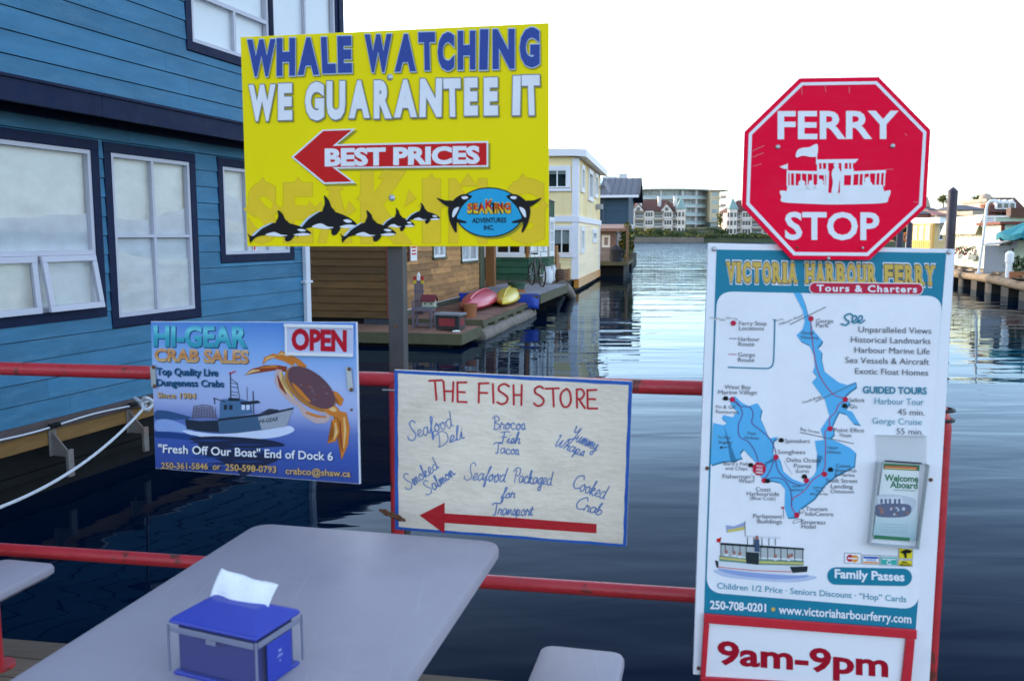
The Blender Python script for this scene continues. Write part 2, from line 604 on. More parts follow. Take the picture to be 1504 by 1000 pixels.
XE = 1.29
def railing():
    root = thing('railing', 'red painted two-rail pipe railing with chipped paint along the dock edge', 'railing', fence(0, DOCK_Z))
    o = root.location
    zu, zl = CAM_Z - HU, CAM_Z - HL
    r = 0.0235
    rad = 0.10
    pts = [fence(-5.0, zu), fence(-3, zu), fence(-1.2, zu), fence(0, zu)]
    for k in range(7):
        a = k / 6 * math.pi / 2
        pts.append(fence(XE - rad + rad * math.sin(a), zu - rad + rad * math.cos(a)))
    MB().tube(pts, r, M_red, 14).build('upper_rail', root, True, o)
    MB().tube([fence(-5.0, zl), fence(-2, zl), fence(XE - 0.02, zl)], r, M_red, 14).build('lower_rail', root, True, o)
    for x in (-4.2, -1.925, -0.385):
        mb = MB()
        mb.tube([fence(x, DOCK_Z - 0.02), fence(x, zu - 0.012)], r * 0.93, M_red, 14)
        mb.tube([fence(x, DOCK_Z), fence(x, DOCK_Z + 0.012)], 0.06, M_red, 14)
        mb.build('post', root, True, o)
    mb = MB()
    mb.tube([fence(XE, DOCK_Z - 0.02), fence(XE, zu - rad + 0.002)], r, M_red, 14)
    mb.tube([fence(XE, DOCK_Z), fence(XE, DOCK_Z + 0.012)], 0.06, M_red, 14)
    p = mb.build('post', root, True, o)
    k = mat('black_rubber', (0.012, 0.012, 0.014), 0.5)
    for z in (zu - 0.045, zu - 0.075):
        c = fence(XE, z)
        c2 = MB().tube([c + FD * (0.027 * math.cos(t)) + FN * (0.027 * math.sin(t)) for t in [i * math.pi / 8 for i in range(17)]], 0.005, k, 8)
        c2.build('strap', p, True, o)
railing()

# a short rusty chain tied round the post beside the painted board
def chain():
    root = thing('chain', 'short rusty chain wound round the red railing post beside the hand painted board', 'chain', fence(-0.385, 0.95))
    mb = MB()
    pts = [G(560 + i * 4.6, 750 + i * 1.7, 0) for i in range(6)]
    for i in range(7):
        a, b = DY(559 + i * 4.6, 749 + i * 1.9, 2.82), DY(565.5 + i * 4.6, 752 + i * 1.9, 2.82)
        d = (b - a)
        s = Vector((0, 0, 1)) if i % 2 else Vector((0.0, 1, 0))
        loop = [(a + b) / 2 + d * 0.75 * math.cos(t) + s * 0.008 * math.sin(t) for t in [k * math.pi / 6 for k in range(13)]]
        mb.tube(loop, 0.0032, M_rust, 6, caps=False)
    o = mb.build('link', root, True, root.location)
chain()

# tables
M_resin = mat('grey_lilac_table_resin', (0.34, 0.315, 0.36), 0.45, var=0.07, scale=2.2, bump=0.08, bscale=220, dirt=(0.25, 0.235, 0.27), dirt_amt=0.45, dirt_scale=3.5, scratch=0.10, spec=0.4)
M_tableleg = mat('dark_table_steel', (0.03, 0.03, 0.035), 0.5, 0.4)
TZ = CAM_Z - 0.85
def slab(mb, o, u, v, w, l, t, rad, m):
    """slab with rounded far corners; o = far left corner, u across, v towards the viewer"""
    pts = []
    for cx, cy, a0 in ((rad, rad, 180), (w - rad, rad, 270), (w - rad, l - rad, 0), (rad, l - rad, 90)):
        for k in range(7):
            a = R(a0 + k * 15)
            pts.append(o + u * (cx + rad * math.cos(a)) + v * (cy + rad * math.sin(a)))
    ch = 0.012
    c = o + u * w / 2 + v * l / 2
    rings = []
    for z, s in ((-t, ch), (-t + ch, 0), (-ch, 0), (-ch * 0.3, ch * 0.3), (0, ch)):
        ring = []
        for p in pts:
            q = p - c
            lu, lv = q.dot(u), q.dot(v)
            ring.append(c + u * (lu - math.copysign(min(s, abs(lu)), lu)) + v * (lv - math.copysign(min(s, abs(lv)), lv)) + Vector((0, 0, z)))
        rings.append(ring)
    n = len(pts)
    vs = [p for r_ in rings for p in r_]
    fs = [(i * n + k, i * n + (k + 1) % n, (i + 1) * n + (k + 1) % n, (i + 1) * n + k) for i in range(4) for k in range(n)]
    fs += [tuple(range(n - 1, -1, -1)), tuple(4 * n + k for k in range(n))]
    mb.add(vs, fs, m)
def picnic_table(name, label, o, ang, w=0.755, l=1.85, gap=0.115, bw=0.235):
    u = Vector((math.cos(ang), -math.sin(ang), 0))
    v = Vector((-math.sin(ang), -math.cos(ang), 0))
    o = Vector(o)
    base = o + u * w / 2 + v * l / 2
    base.z = DOCK_Z
    root = thing(name, label, 'picnic table', base)
    b = root.location
    mb = MB(); slab(mb, o, u, v, w, l, 0.045, 0.05, M_resin); mb.build('tabletop', root, True, b)
    dz = Vector((0, 0, -0.29))
    for s in (0, 1):
        mb = MB()
        slab(mb, o + dz + (u * (w + gap) if s else u * (-gap - bw)), u, v, bw, l, 0.04, 0.035, M_resin)
        mb.build('bench', root, True, b)
    for t in (0.35, l - 0.35):
        mb = MB()
        c = o + u * w / 2 + v * t
        f = lambda x, z: Vector((c.x, c.y, z)) + u * x
        zt = o.z - 0.05
        for s in (-1, 1):
            mb.tube([f(s * 0.62, DOCK_Z + 0.02), f(s * 0.60, DOCK_Z + 0.35), f(s * 0.5, zt - 0.27), f(s * 0.22, zt - 0.255), f(s * 0.16, zt - 0.1), f(s * 0.16, zt)], 0.02, M_tableleg, 10)
        mb.tube([f(-0.6, zt - 0.262), f(0.6, zt - 0.262)], 0.018, M_tableleg, 10)
        mb.build('leg', root, True, b)
    return root
T0 = G(378, 766, TZ)
TA = R(12.6)
picnic_table('picnic_table', 'grey resin picnic table in front, carrying the blue napkin dispenser', T0, TA)
bz = TZ - 0.29
e = G(86, 826, bz)
u_ = Vector((math.cos(TA), -math.sin(TA), 0))
picnic_table('picnic_table', 'grey table at the left edge of the photo, only one bench corner showing', e - u_ * (0.755 + 0.115 + 0.235) + Vector((0, 0, 0.29)), TA)

# napkin dispenser on the table
def dispenser():
    zl_ = TZ + 0.112
    A, B, C = G(251, 909, zl_), G(375, 936, zl_), G(437, 893, zl_)
    ux = (B - A); uy = (C - B)
    ux.z = uy.z = 0
    L, D = ux.length, uy.length
    ux.normalize()
    uy = Vector((-ux.y, ux.x, 0))
    D = max(0.1, min(D, 0.13))
    root = thing('napkin_dispenser', 'blue napkin dispenser with clear plastic sides standing on the grey table', 'napkin dispenser', (A + ux * L / 2 + uy * D / 2) - Vector((0, 0, 0.112)))
    base = Vector(root.location)
    W = lambda x, y, z: ux * x + uy * y + Vector((0, 0, z))
    blue = mat('blue_plastic', (0.025, 0.045, 0.36), 0.35, var=0.06, scale=20, spec=0.5)
    dblue = mat('blue_card_insert', (0.026, 0.028, 0.165), 0.4, var=0.06)
    clear = bpy.data.materials.new('clear_acrylic')
    clear.use_nodes = True
    cb = clear.node_tree.nodes['Principled BSDF']
    cb.inputs['Base Color'].default_value = (0.8, 0.82, 0.86, 1)
    cb.inputs['Roughness'].default_value = 0.08
    cb.inputs['Alpha'].default_value = 0.02
    cb.inputs['Specular IOR Level'].default_value = 0.25
    MATS['clear'] = clear
    a, d = L / 2, D / 2
    mb = MB(); mb.box(-a + .008, a - .008, -d + .008, d - .008, 0.008, 0.1, dblue, W); mb.build('body', root, bevel=0.004)
    mb = MB(); mb.box(-a, a, -d, d, 0, 0.0075, blue, W); mb.build('base', root, bevel=0.002)
    # clear shell, four thin walls with brighter edges
    mb = MB()
    t = 0.003
    mb.box(-a, a, -d - t, -d, 0.008, 0.103, clear, W); mb.box(-a, a, d, d + t, 0.008, 0.103, clear, W)
    mb.box(-a - t, -a, -d, d, 0.008, 0.103, clear, W); mb.box(a, a + t, -d, d, 0.008, 0.103, clear, W)
    mb.build('clear_shell', root)
    rim = mat('frosted_plastic_edge', (0.19, 0.20, 0.28), 0.3, var=0.05)
    mb = MB()
    for sx in (-1, 1):
        for sy in (-1, 1):
            mb.box(sx * (a + 0.0045) - 0.0022, sx * (a + 0.0045) + 0.0022, sy * (d + 0.0045) - 0.0022, sy * (d + 0.0045) + 0.0022, 0.008, 0.104, rim, W)
            mb.build('corner_strip', root, bevel=0.0015)
            mb = MB()
    mb.box(-a, a, -d - .0065, -d - .0035, 0.09, 0.102, rim, W); mb.box(a + .0035, a + .0065, -d, d, 0.09, 0.102, rim, W)
    mb.box(-.012, .012, -d - .0064, -d - .0036, 0.08, 0.0895, rim, W)
    mb.build('shell_edge', root, bevel=0.0015)
    mb = MB()                             # raised blue panel on the short side with its mark
    mb.box(a + .004, a + .0065, -d * 0.62, d * 0.5, 0.01, 0.088, blue, W)
    mb.build('side_panel', root, bevel=0.002)
    pale = mat('pale_print', (0.3, 0.34, 0.62), 0.5)
    mb = MB()
    for (y0, y1, z0, z1) in ((-.013, .005, .050, .0515), (-.010, .002, .0535, .055), (-.008, 0, .060, .064), (-.0055, -.0025, .040, .043)):
        mb.box(a + .0066, a + .0072, y0, y1, z0, z1, pale, W)
    mb.build('printed_mark', root)
    # lid: hipped top
    mb = MB()
    vs = [W(-a - .004, -d - .004, .105), W(a + .004, -d - .004, .105), W(a + .004, d + .004, .105), W(-a - .004, d + .004, .105),
          W(-a - .004, -d - .004, .113), W(a + .004, -d - .004, .113), W(a + .004, d + .004, .113), W(-a - .004, d + .004, .113),
          W(-a * .62, -d * .15, .138), W(a * .62, -d * .15, .138), W(a * .62, d * .3, .138), W(-a * .62, d * .3, .138)]
    mb.add(vs, [(0, 3, 2, 1), (0, 1, 5, 4), (1, 2, 6, 5), (2, 3, 7, 6), (3, 0, 4, 7), (4, 5, 9, 8), (5, 6, 10, 9), (6, 7, 11, 10), (7, 4, 8, 11), (8, 9, 10, 11)], blue)
    mb.build('lid', root, bevel=0.005)
    # the napkin pulled up through the slot
    nap = thing('napkin', 'white paper napkin sticking up out of the blue dispenser', 'napkin', base + Vector((0, 0, 0.135)))
    paper = mat('napkin_paper', (0.86, 0.88, 0.9), 0.85, var=0.02, bump=0.2, bscale=90)
    mb = MB()
    nx, nz = 26, 9
    vs = []
    for i in range(nx + 1):
        for j in range(nz + 1):
            s, h = i / nx, j / nz
            x = -a * .72 + 1.38 * a * s + 0.012 * h
            y = 0.01 + 0.006 * math.sin(s * 9) * (1 - h) + 0.026 * h * h + 0.0022 * math.sin(s * 13 + h * 3)
            z = -0.01 + 0.06 * h * (1 - 0.05 * math.sin(s * 3.1)) - 0.012 * s * h
            vs.append(W(x, y, z))
    mb.add(vs, [(i * (nz + 1) + j, (i + 1) * (nz + 1) + j, (i + 1) * (nz + 1) + j + 1, i * (nz + 1) + j + 1) for i in range(nx) for j in range(nz)], paper)
    sheet = mb.build('napkin_sheet', nap, True)
    md = sheet.modifiers.new('thickness', 'SOLIDIFY'); md.thickness = 0.0015
dispenser()

# ------------------------------------------------------------------ SIGNS: artwork is laid out on each sign's own plane
CAPH = None
TEXT_CACHE = {}
def text_mesh(body, bold, shear=0.0, res=3, spacing=1.0):
    k = (body, bold, shear, spacing)
    if k in TEXT_CACHE: return TEXT_CACHE[k]
    cu = bpy.data.curves.new('lettering', 'FONT')
    cu.body = body
    cu.offset = bold
    cu.shear = shear
    cu.resolution_u = res
    cu.space_character = spacing
    ob = bpy.data.objects.new('lettering', cu)
    col.objects.link(ob)
    dg = bpy.context.evaluated_depsgraph_get()
    me = ob.evaluated_get(dg).to_mesh()
    vs = [v.co.copy() for v in me.vertices]
    fs = [list(p.vertices) for p in me.polygons]
    ob.evaluated_get(dg).to_mesh_clear()
    bpy.data.objects.remove(ob)
    bpy.data.curves.remove(cu)
    TEXT_CACHE[k] = (vs, fs)
    return vs, fs
def cap_height():
    vs, _ = text_mesh('H', 0.0)
    return max(v.y for v in vs)

LAY = 0.0007
class Sign:
    def __init__(self, name, label, cat, c, yaw, tilt, base_px, ox=0, oy=0, k=1.0, origin=None, lift=0.0):
        y, t = R(yaw), R(tilt)
        Rv = Vector((math.cos(y), math.sin(y), 0))
        Nf = Vector((-math.sin(y), math.cos(y), 0))          # away from the viewer
        U = Vector((0, 0, 1)) * math.cos(t) + Nf * math.sin(t)
        self.n = Rv.cross(U)                                  # towards the viewer
        self.R, self.U = Rv, U
        if self.n.dot(CAM - (c + CAM)) < 0: self.n = -self.n
        self.p = CAM + c + self.n * lift
        self.root = thing(name, label, cat, self.raw(*base_px)) if name else None
        self.o = Vector(self.root.location) if name else Vector()
        self.zoom(ox, oy, k)
    def zoom(self, ox, oy, k):
        self.ox, self.oy, self.k = ox, oy, k
    def raw(self, x, y):
        return hit(x, y, self.p, self.n)
    def at(self, x, y, l=0.0):            # picture coordinates (of the zoomed crop) to the sign's surface, l layers up
        return self.raw(self.ox + x / self.k, self.oy + y / self.k) + self.n * (l * LAY)
    def panel(self, quad, th, m, rad=0.0, name='panel', parent=None, bev=0.0015, l=0):
        q = [self.at(*p) for p in quad]
        pts = []
        if rad:
            for i in range(4):
                a, b, c = q[i - 1], q[i], q[(i + 1) % 4]
                d1, d2 = (a - b).normalized() * rad, (c - b).normalized() * rad
                for s in range(5):
                    t_ = s / 4
                    pts.append(b + d1 * (1 - t_) ** 2 + d2 * t_ ** 2)
        else:
            pts = q
        pts = [p + self.n * l * LAY for p in pts]
        return MB().prism(pts, -self.n * th, m).build(name, parent or self.root, off=self.o, bevel=bev)
    def poly(self, mb, pts, m, l=1):
        v = [self.at(x, y, l) for x, y in pts]
        b = bmesh.new()
        f = b.faces.new([b.verts.new(p) for p in v])
        r = bmesh.ops.triangulate(b, faces=[f], ngon_method='BEAUTY')
        b.verts.index_update()
        mb.add([x.co for x in b.verts], [[q.index for q in f2.verts] for f2 in b.faces], m)
        b.free()
    def line(self, mb, pts, w, m, l=1, closed=False, caps=True):
        pts = [Vector((x, y)) for x, y in pts]
        if closed: pts.append(pts[0])
        for a, b in zip(pts, pts[1:]):
            d = b - a
            if d.length < 1e-6: continue
            s = Vector((-d.y, d.x)).normalized() * w / 2
            mb.add([self.at(*(a + s), l), self.at(*(b + s), l), self.at(*(b - s), l), self.at(*(a - s), l)], [(0, 1, 2, 3)], m)
        if caps:
            for i, p in enumerate(pts):
                self.disc(mb, p.x, p.y, w / 2, w / 2, m, l + 0.12 + 0.1 * (i % 2), 8)
    def curve(self, mb, pts, w, m, l=1, n=6, closed=False):
        self.line(mb, smooth_pts(pts, n, closed), w, m, l, closed)
    def blob(self, mb, pts, m, l=1, n=5):
        self.poly(mb, smooth_pts(pts, n, True), m, l)
    def disc(self, mb, x, y, rx, ry, m, l=1, n=24, rot=0.0):
        c, s = math.cos(rot), math.sin(rot)
        pts = [(x + c * rx * math.cos(t) - s * ry * math.sin(t), y + s * rx * math.cos(t) + c * ry * math.sin(t)) for t in [2 * math.pi * i / n for i in range(n)]]
        mb.add([self.at(*p, l) for p in pts], [tuple(range(n))], m)
    def text(self, mb, body, a, b, h, m, l=1, bold=0.0, shear=0.0, up=None, top=None, spacing=1.0, grow=0.0):
        """body fitted between baseline points a and b (left, right), cap height h; up = direction of the letters"""
        vs, fs = text_mesh(body, bold, shear, 3, spacing)
        base = vs
        if grow:                           # same letters, swollen outline, registered on the unswollen ones
            vs0, _ = text_mesh(body, bold - grow, shear, 3, spacing)
            base = vs0
        x0, x1 = min(v.x for v in base), max(v.x for v in base)
        a, b = Vector(a), Vector(b)
        d = b - a
        ch = CAP
        if up is None: up = (0, -1)
        up = Vector(up)
        out = []
        for v in vs:
            u = (v.x - x0) / (x1 - x0)
            hh = h + ((top or h) - h) * u
            p = a + d * u + up * (v.y / ch * hh)
            out.append(self.at(p.x, p.y, l))
        mb.add(out, fs, m)
    def screw(self, x, y, r=6, name='screw', m=None):
        mb = MB()
        c = self.at(x, y)
        rr = (self.at(x + r, y) - c).length
        q = self.n.to_track_quat('Z', 'Y')
        for (r0, z0), (r1, z1) in zip(((rr, 0.0005), (rr * 0.95, 0.003)), ((rr * 0.95, 0.003), (rr * 0.45, 0.0055))):
            mb.tube([c + self.n * z0, c + self.n * z1], [r0, r1], m or M_steel, 12)
        return mb.build(name, self.root, off=self.o)
    def done(self, mb, name, parent=None):
        return mb.build(name, parent or self.root, off=self.o)
def smooth_pts(pts, n=6, closed=False):
    P = [Vector(p) for p in pts]
    out = []
    N = len(P)
    for i in range(N if closed else N - 1):
        p0 = P[(i - 1) % N] if closed or i > 0 else P[0]
        p1, p2 = P[i], P[(i + 1) % N]
        p3 = P[(i + 2) % N] if closed or i + 2 < N else P[-1]
        for k in range(n):
            t = k / n
            out.append(0.5 * ((2 * p1) + (p2 - p0) * t + (2 * p0 - 5 * p1 + 4 * p2 - p3) * t * t + (3 * p1 - p0 - 3 * p2 + p3) * t ** 3))
    if not closed: out.append(P[-1])
    return [(p.x, p.y) for p in out]
CAP = cap_height()

# ---- yellow whale watching sign -------------------------------------------------
def whale_sign():
    S = Sign('whale_watching_sign', 'large yellow whale watching sign with red arrow and swimming orcas', 'sign', Vector((-0.39, 2.93, 0.31)), -10.4, 0.36, (590, 362))
    yel = mat('sign_yellow', (0.92, 0.73, 0.001), 0.42, var=0.03, scale=5, spec=0.12, bump=0.03, bscale=4)
    S.panel([(353, 55), (806, 34), (806, 362), (363, 362)], 0.006, yel)
    S.zoom(340, 20, 2.777)
    gold = ink('gold', (0.84, 0.57, 0.02)); dgold = ink('dark_gold', (0.72, 0.54, 0.008))
    blue = ink('royal_blue', (0.035, 0.07, 0.30)); white = ink('white', (0.8, 0.8, 0.82)); grey = ink('mid_grey', (0.2, 0.2, 0.22))
    red = ink('red', (0.6, 0.008, 0.01)); black = ink('black', (0.007, 0.006, 0.007)); cyan = ink('cyan', (0.02, 0.36, 0.62))
    pale = ink('pale_blue', (0.5, 0.6, 0.72)); shade = ink('sign_shadow', (0.33, 0.29, 0.02))
    # large gold letters printed behind
    mb = MB()
    for ch, x0, x1, yt in (('S', 60, 195, 705), ('E', 205, 340, 705), ('A', 345, 500, 705), ('K', 520, 745, 660), ('I', 772, 860, 690), ('N', 880, 1050, 690), ('G', 1090, 1285, 690)):
        yb = 922
        for dx, mm, ll in ((-3, dgold, 1), (0, gold, 2)):
            S.text(mb, ch, (x0 + 8 + dx, yb), (x1 - 8 - dx, yb), yb - yt - dx, mm, ll, bold=0.045)
            mx = (x0 + x1) / 2
            for cx in (mx,):
                S.poly(mb, [(cx - 34 + dx, yt + 14), (cx, yt - 34 + dx * 2), (cx + 34 - dx, yt + 14)], mm, ll + 0.3)
            S.poly(mb, [(x0 - 8 + dx, yt + 95), (x0 + 22, yt + 60 + dx), (x0 + 40, yt + 130)], mm, ll + 0.4)
            S.poly(mb, [(x1 + 8 - dx, yt + 95), (x1 - 22, yt + 60 + dx), (x1 - 40, yt + 130)], mm, ll + 0.5)
    S.done(mb, 'background_lettering')
    # headline, one letter at a time with the sign's uneven set
    def heads(rows, fill, edge, eoff):
        mb = MB()
        for ch, x0, x1, yb, yt, tilt in rows:
            up = (tilt, -1)
            S.text(mb, ch, (x0 + 4, yb + 4), (x1 + 4, yb + 4 - (x1 - x0) * 0.02), yb - yt, shade, 4, bold=0.062 + eoff, up=up, grow=eoff)
            S.text(mb, ch, (x0, yb), (x1, yb - (x1 - x0) * 0.02), yb - yt, edge, 5, bold=0.062 + eoff, up=up, grow=eoff)
            S.text(mb, ch, (x0, yb), (x1, yb - (x1 - x0) * 0.02), yb - yt, fill, 6, bold=0.062, up=up)
        return mb
    A = []
    for ch, x0, x1, t in (('W', 66, 182, 0), ('H', 186, 262, 0), ('A', 272, 360, 0), ('L', 372, 428, -.04), ('E', 436, 494, -.02),
                          ('W', 545, 655, 0), ('A', 667, 754, .02), ('T', 766, 834, -.02), ('C', 842, 910, 0), ('H', 924, 996, 0.0), ('I', 1012, 1046, 0.02), ('N', 1066, 1156, 0), ('G', 1176, 1258, 0)):
        f = (x0 - 66) / 1190
        A.append((ch, x0, x1, 248 - f * 40 + rng.uniform(-3, 3), 122 - f * 50 + rng.uniform(-3, 3), t))
    S.done(heads(A, blue, pale, 0.022), 'headline')
    A = []
    for ch, x0, x1, t in (('W', 72, 182, 0), ('E', 192, 250, 0), ('G', 302, 380, 0), ('U', 390, 466, 0), ('A', 480, 566, 0), ('R', 582, 656, 0), ('A', 664, 758, 0), ('N', 768, 858, 0.02),
                          ('T', 868, 938, -.02), ('E', 950, 1006, 0), ('E', 1030, 1088, 0), ('I', 1146, 1178, 0.02), ('T', 1188, 1262, -.03)):
        f = (x0 - 70) / 1190
        A.append((ch, x0, x1, 430 - f * 30 + rng.uniform(-3, 3), 302 - f * 36 + rng.uniform(-3, 3), t))
    S.done(heads(A, white, grey, 0.022), 'slogan')
    # red arrow
    arrow = [(245, 586), (372, 475), (508, 470), (430, 534), (1048, 521), (1048, 626), (430, 633), (508, 692), (378, 696)]
    mb = MB()
    S.poly(mb, [(x + 8, y + 9) for x, y in arrow], shade, 2.8)
    S.poly(mb, arrow, white, 3.4)
    cx, cy = 560, 583
    S.poly(mb, [(255, 586), (376, 480), (492, 476), (414, 541), (1041, 528), (1041, 619), (412, 627), (492, 686), (382, 689)], red, 4.2)
    S.text(mb, 'BEST PRICES', (382, 620), (1014, 609), 64, white, 5.2, bold=0.05)
    S.done(mb, 'arrow')
    # orcas
    body = [(0, .93), (.06, .80), (.16, .62), (.3, .47), (.42, .40), (.55, .38), (.72, .45), (.88, .56), (.98, .68), (1, .75), (.93, .80), (.8, .80), (.7, .82), (.6, .86), (.5, .82), (.38, .80), (.25, .80), (.12, .86), (.03, 1)]
    fin = [(.44, .42), (.47, .2), (.46, 0), (.54, .12), (.58, .28), (.64, .42)]
    flip = [(.6, .8), (.58, .95), (.62, 1.0), (.68, .95), (.73, .8)]
    tail = [(0, .86), (-.03, .74), (.03, .82), (.1, .8), (.05, .9), (.02, 1.06)]
    belly = [(.26, .78), (.4, .7), (.52, .78), (.62, .8), (.5, .84), (.36, .82)]
    jaw = [(.72, .78), (.86, .73), (.99, .76), (.92, .81), (.8, .815)]
    eye = [(.78, .62), (.86, .6), (.92, .66), (.84, .68)]
    back = [(.05, .78), (.2, .54), (.38, .39), (.36, .43), (.2, .60), (.08, .81)]
    for x0, x1, y0, y1 in ((705, 852, 772, 858), (605, 748, 792, 888), (265, 512, 742, 905), (450, 672, 802, 930), (74, 326, 802, 930)):
        mb = MB()
        f = lambda q: [(x0 + (x1 - x0) * a, y0 + (y1 - y0) * b) for a, b in q]
        b0 = {705: 2.6, 605: 3.0, 265: 3.0, 450: 4.4, 74: 4.4}[x0]
        S.blob(mb, f(body), black, b0); S.blob(mb, f(fin), black, b0 + .15); S.blob(mb, f(flip), black, b0 + .3); S.blob(mb, f(tail), black, b0 + .2)
        S.blob(mb, f(belly), white, b0 + .6); S.blob(mb, f(jaw), white, b0 + .6); S.blob(mb, f(eye), white, b0 + .6); S.blob(mb, f(back), pale, b0 + .6)
        S.done(mb, 'whale_picture')
    # round emblem
    mb = MB()
    S.disc(mb, 1060, 818, 140, 102, shade, 3.2, 40); S.disc(mb, 1052, 811, 140, 102, black, 3.7, 40); S.disc(mb, 1052, 811, 135, 97, cyan, 4.3, 40)
    for s in (-1, 1):
        g = lambda q: [(1052 + s * x, y) for x, y in q]
        S.blob(mb, g([(70, 745), (110, 738), (150, 765), (168, 800), (160, 850), (140, 890), (132, 888), (138, 850), (118, 800), (95, 770)]), black, 5)
        S.blob(mb, g([(150, 765), (180, 762), (214, 752), (190, 775), (160, 790)]), black, 5.2)
        S.blob(mb, g([(140, 850), (100, 855), (92, 850), (120, 840), (150, 835)]), black, 5.4)
        S.blob(mb, g([(90, 746), (112, 748), (105, 758), (88, 754)]), white, 5.8)
        S.blob(mb, g([(122, 790), (145, 800), (150, 830), (140, 825)]), white, 5.8)
    yl = ink('bright_yellow', (0.8, 0.5, 0.02)); rd = ink('red', (0.6, 0.008, 0.01))
    S.text(mb, 'SEAKING', (962, 816), (1142, 814), 40, black, 5.0, bold=0.06)
    for ch, x0, x1, h in (('S', 962, 984, 36), ('E', 988, 1008, 36), ('A', 1011, 1034, 36), ('K', 1036, 1070, 52), ('I', 1074, 1082, 40), ('N', 1086, 1110, 40), ('G', 1114, 1140, 40)):
        S.text(mb, ch, (x0, 813), (x1, 813), h, yl, 5.8, bold=0.05)
        S.text(mb, ch, (x0 + 1.5, 811 - h * .3), (x1 - 1.5, 811 - h * .3), h * .62, rd, 6.6, bold=0.03)
    S.text(mb, 'ADVENTURES', (982, 854), (1122, 852), 19, black, 5.2, bold=0.03)
    S.text(mb, 'INC.', (1030, 882), (1072, 882), 18, black, 5.2, bold=0.03)
    S.done(mb, 'emblem')
    S.screw(647, 261, 13); S.screw(655, 752, 13)
    # the square post behind the sign
    a = DY(586, 545, 2.985)
    post = thing('sign_post', 'grey galvanised square post carrying the yellow sign', 'post', (a.x, a.y, DOCK_Z))
    y = R(-10.4)
    w = 0.026
    top = S.raw(586, 150).z
    Wp = lambda x, yy, z: Vector((x * math.cos(y) - yy * math.sin(y), x * math.sin(y) + yy * math.cos(y), z))
    m = mat('weathered_post_steel', (0.075, 0.072, 0.072), 0.6, 0.5, var=0.3, scale=10, dirt=(0.09, 0.06, 0.045), dirt_amt=0.7, dirt_scale=5, stretch=(1, 1, 0.3))
    mb = MB(); mb.box(-w, w, -w, w, -0.3, top - DOCK_Z, m, Wp)
    mb.box(-w * 0.8, w * 0.8, -w * 0.8, w * 0.8, top - DOCK_Z + 0.0005, top - DOCK_Z + 0.004, m, Wp)
    mb.build('square_tube', post, bevel=0.004)
    for z in (1.3, 0.9, 0.5):
        MB().tube([Wp(0, -w - 0.0, z), Wp(0, -w - 0.004, z)], 0.006, M_rust, 10).build('bolt', post)
whale_sign()

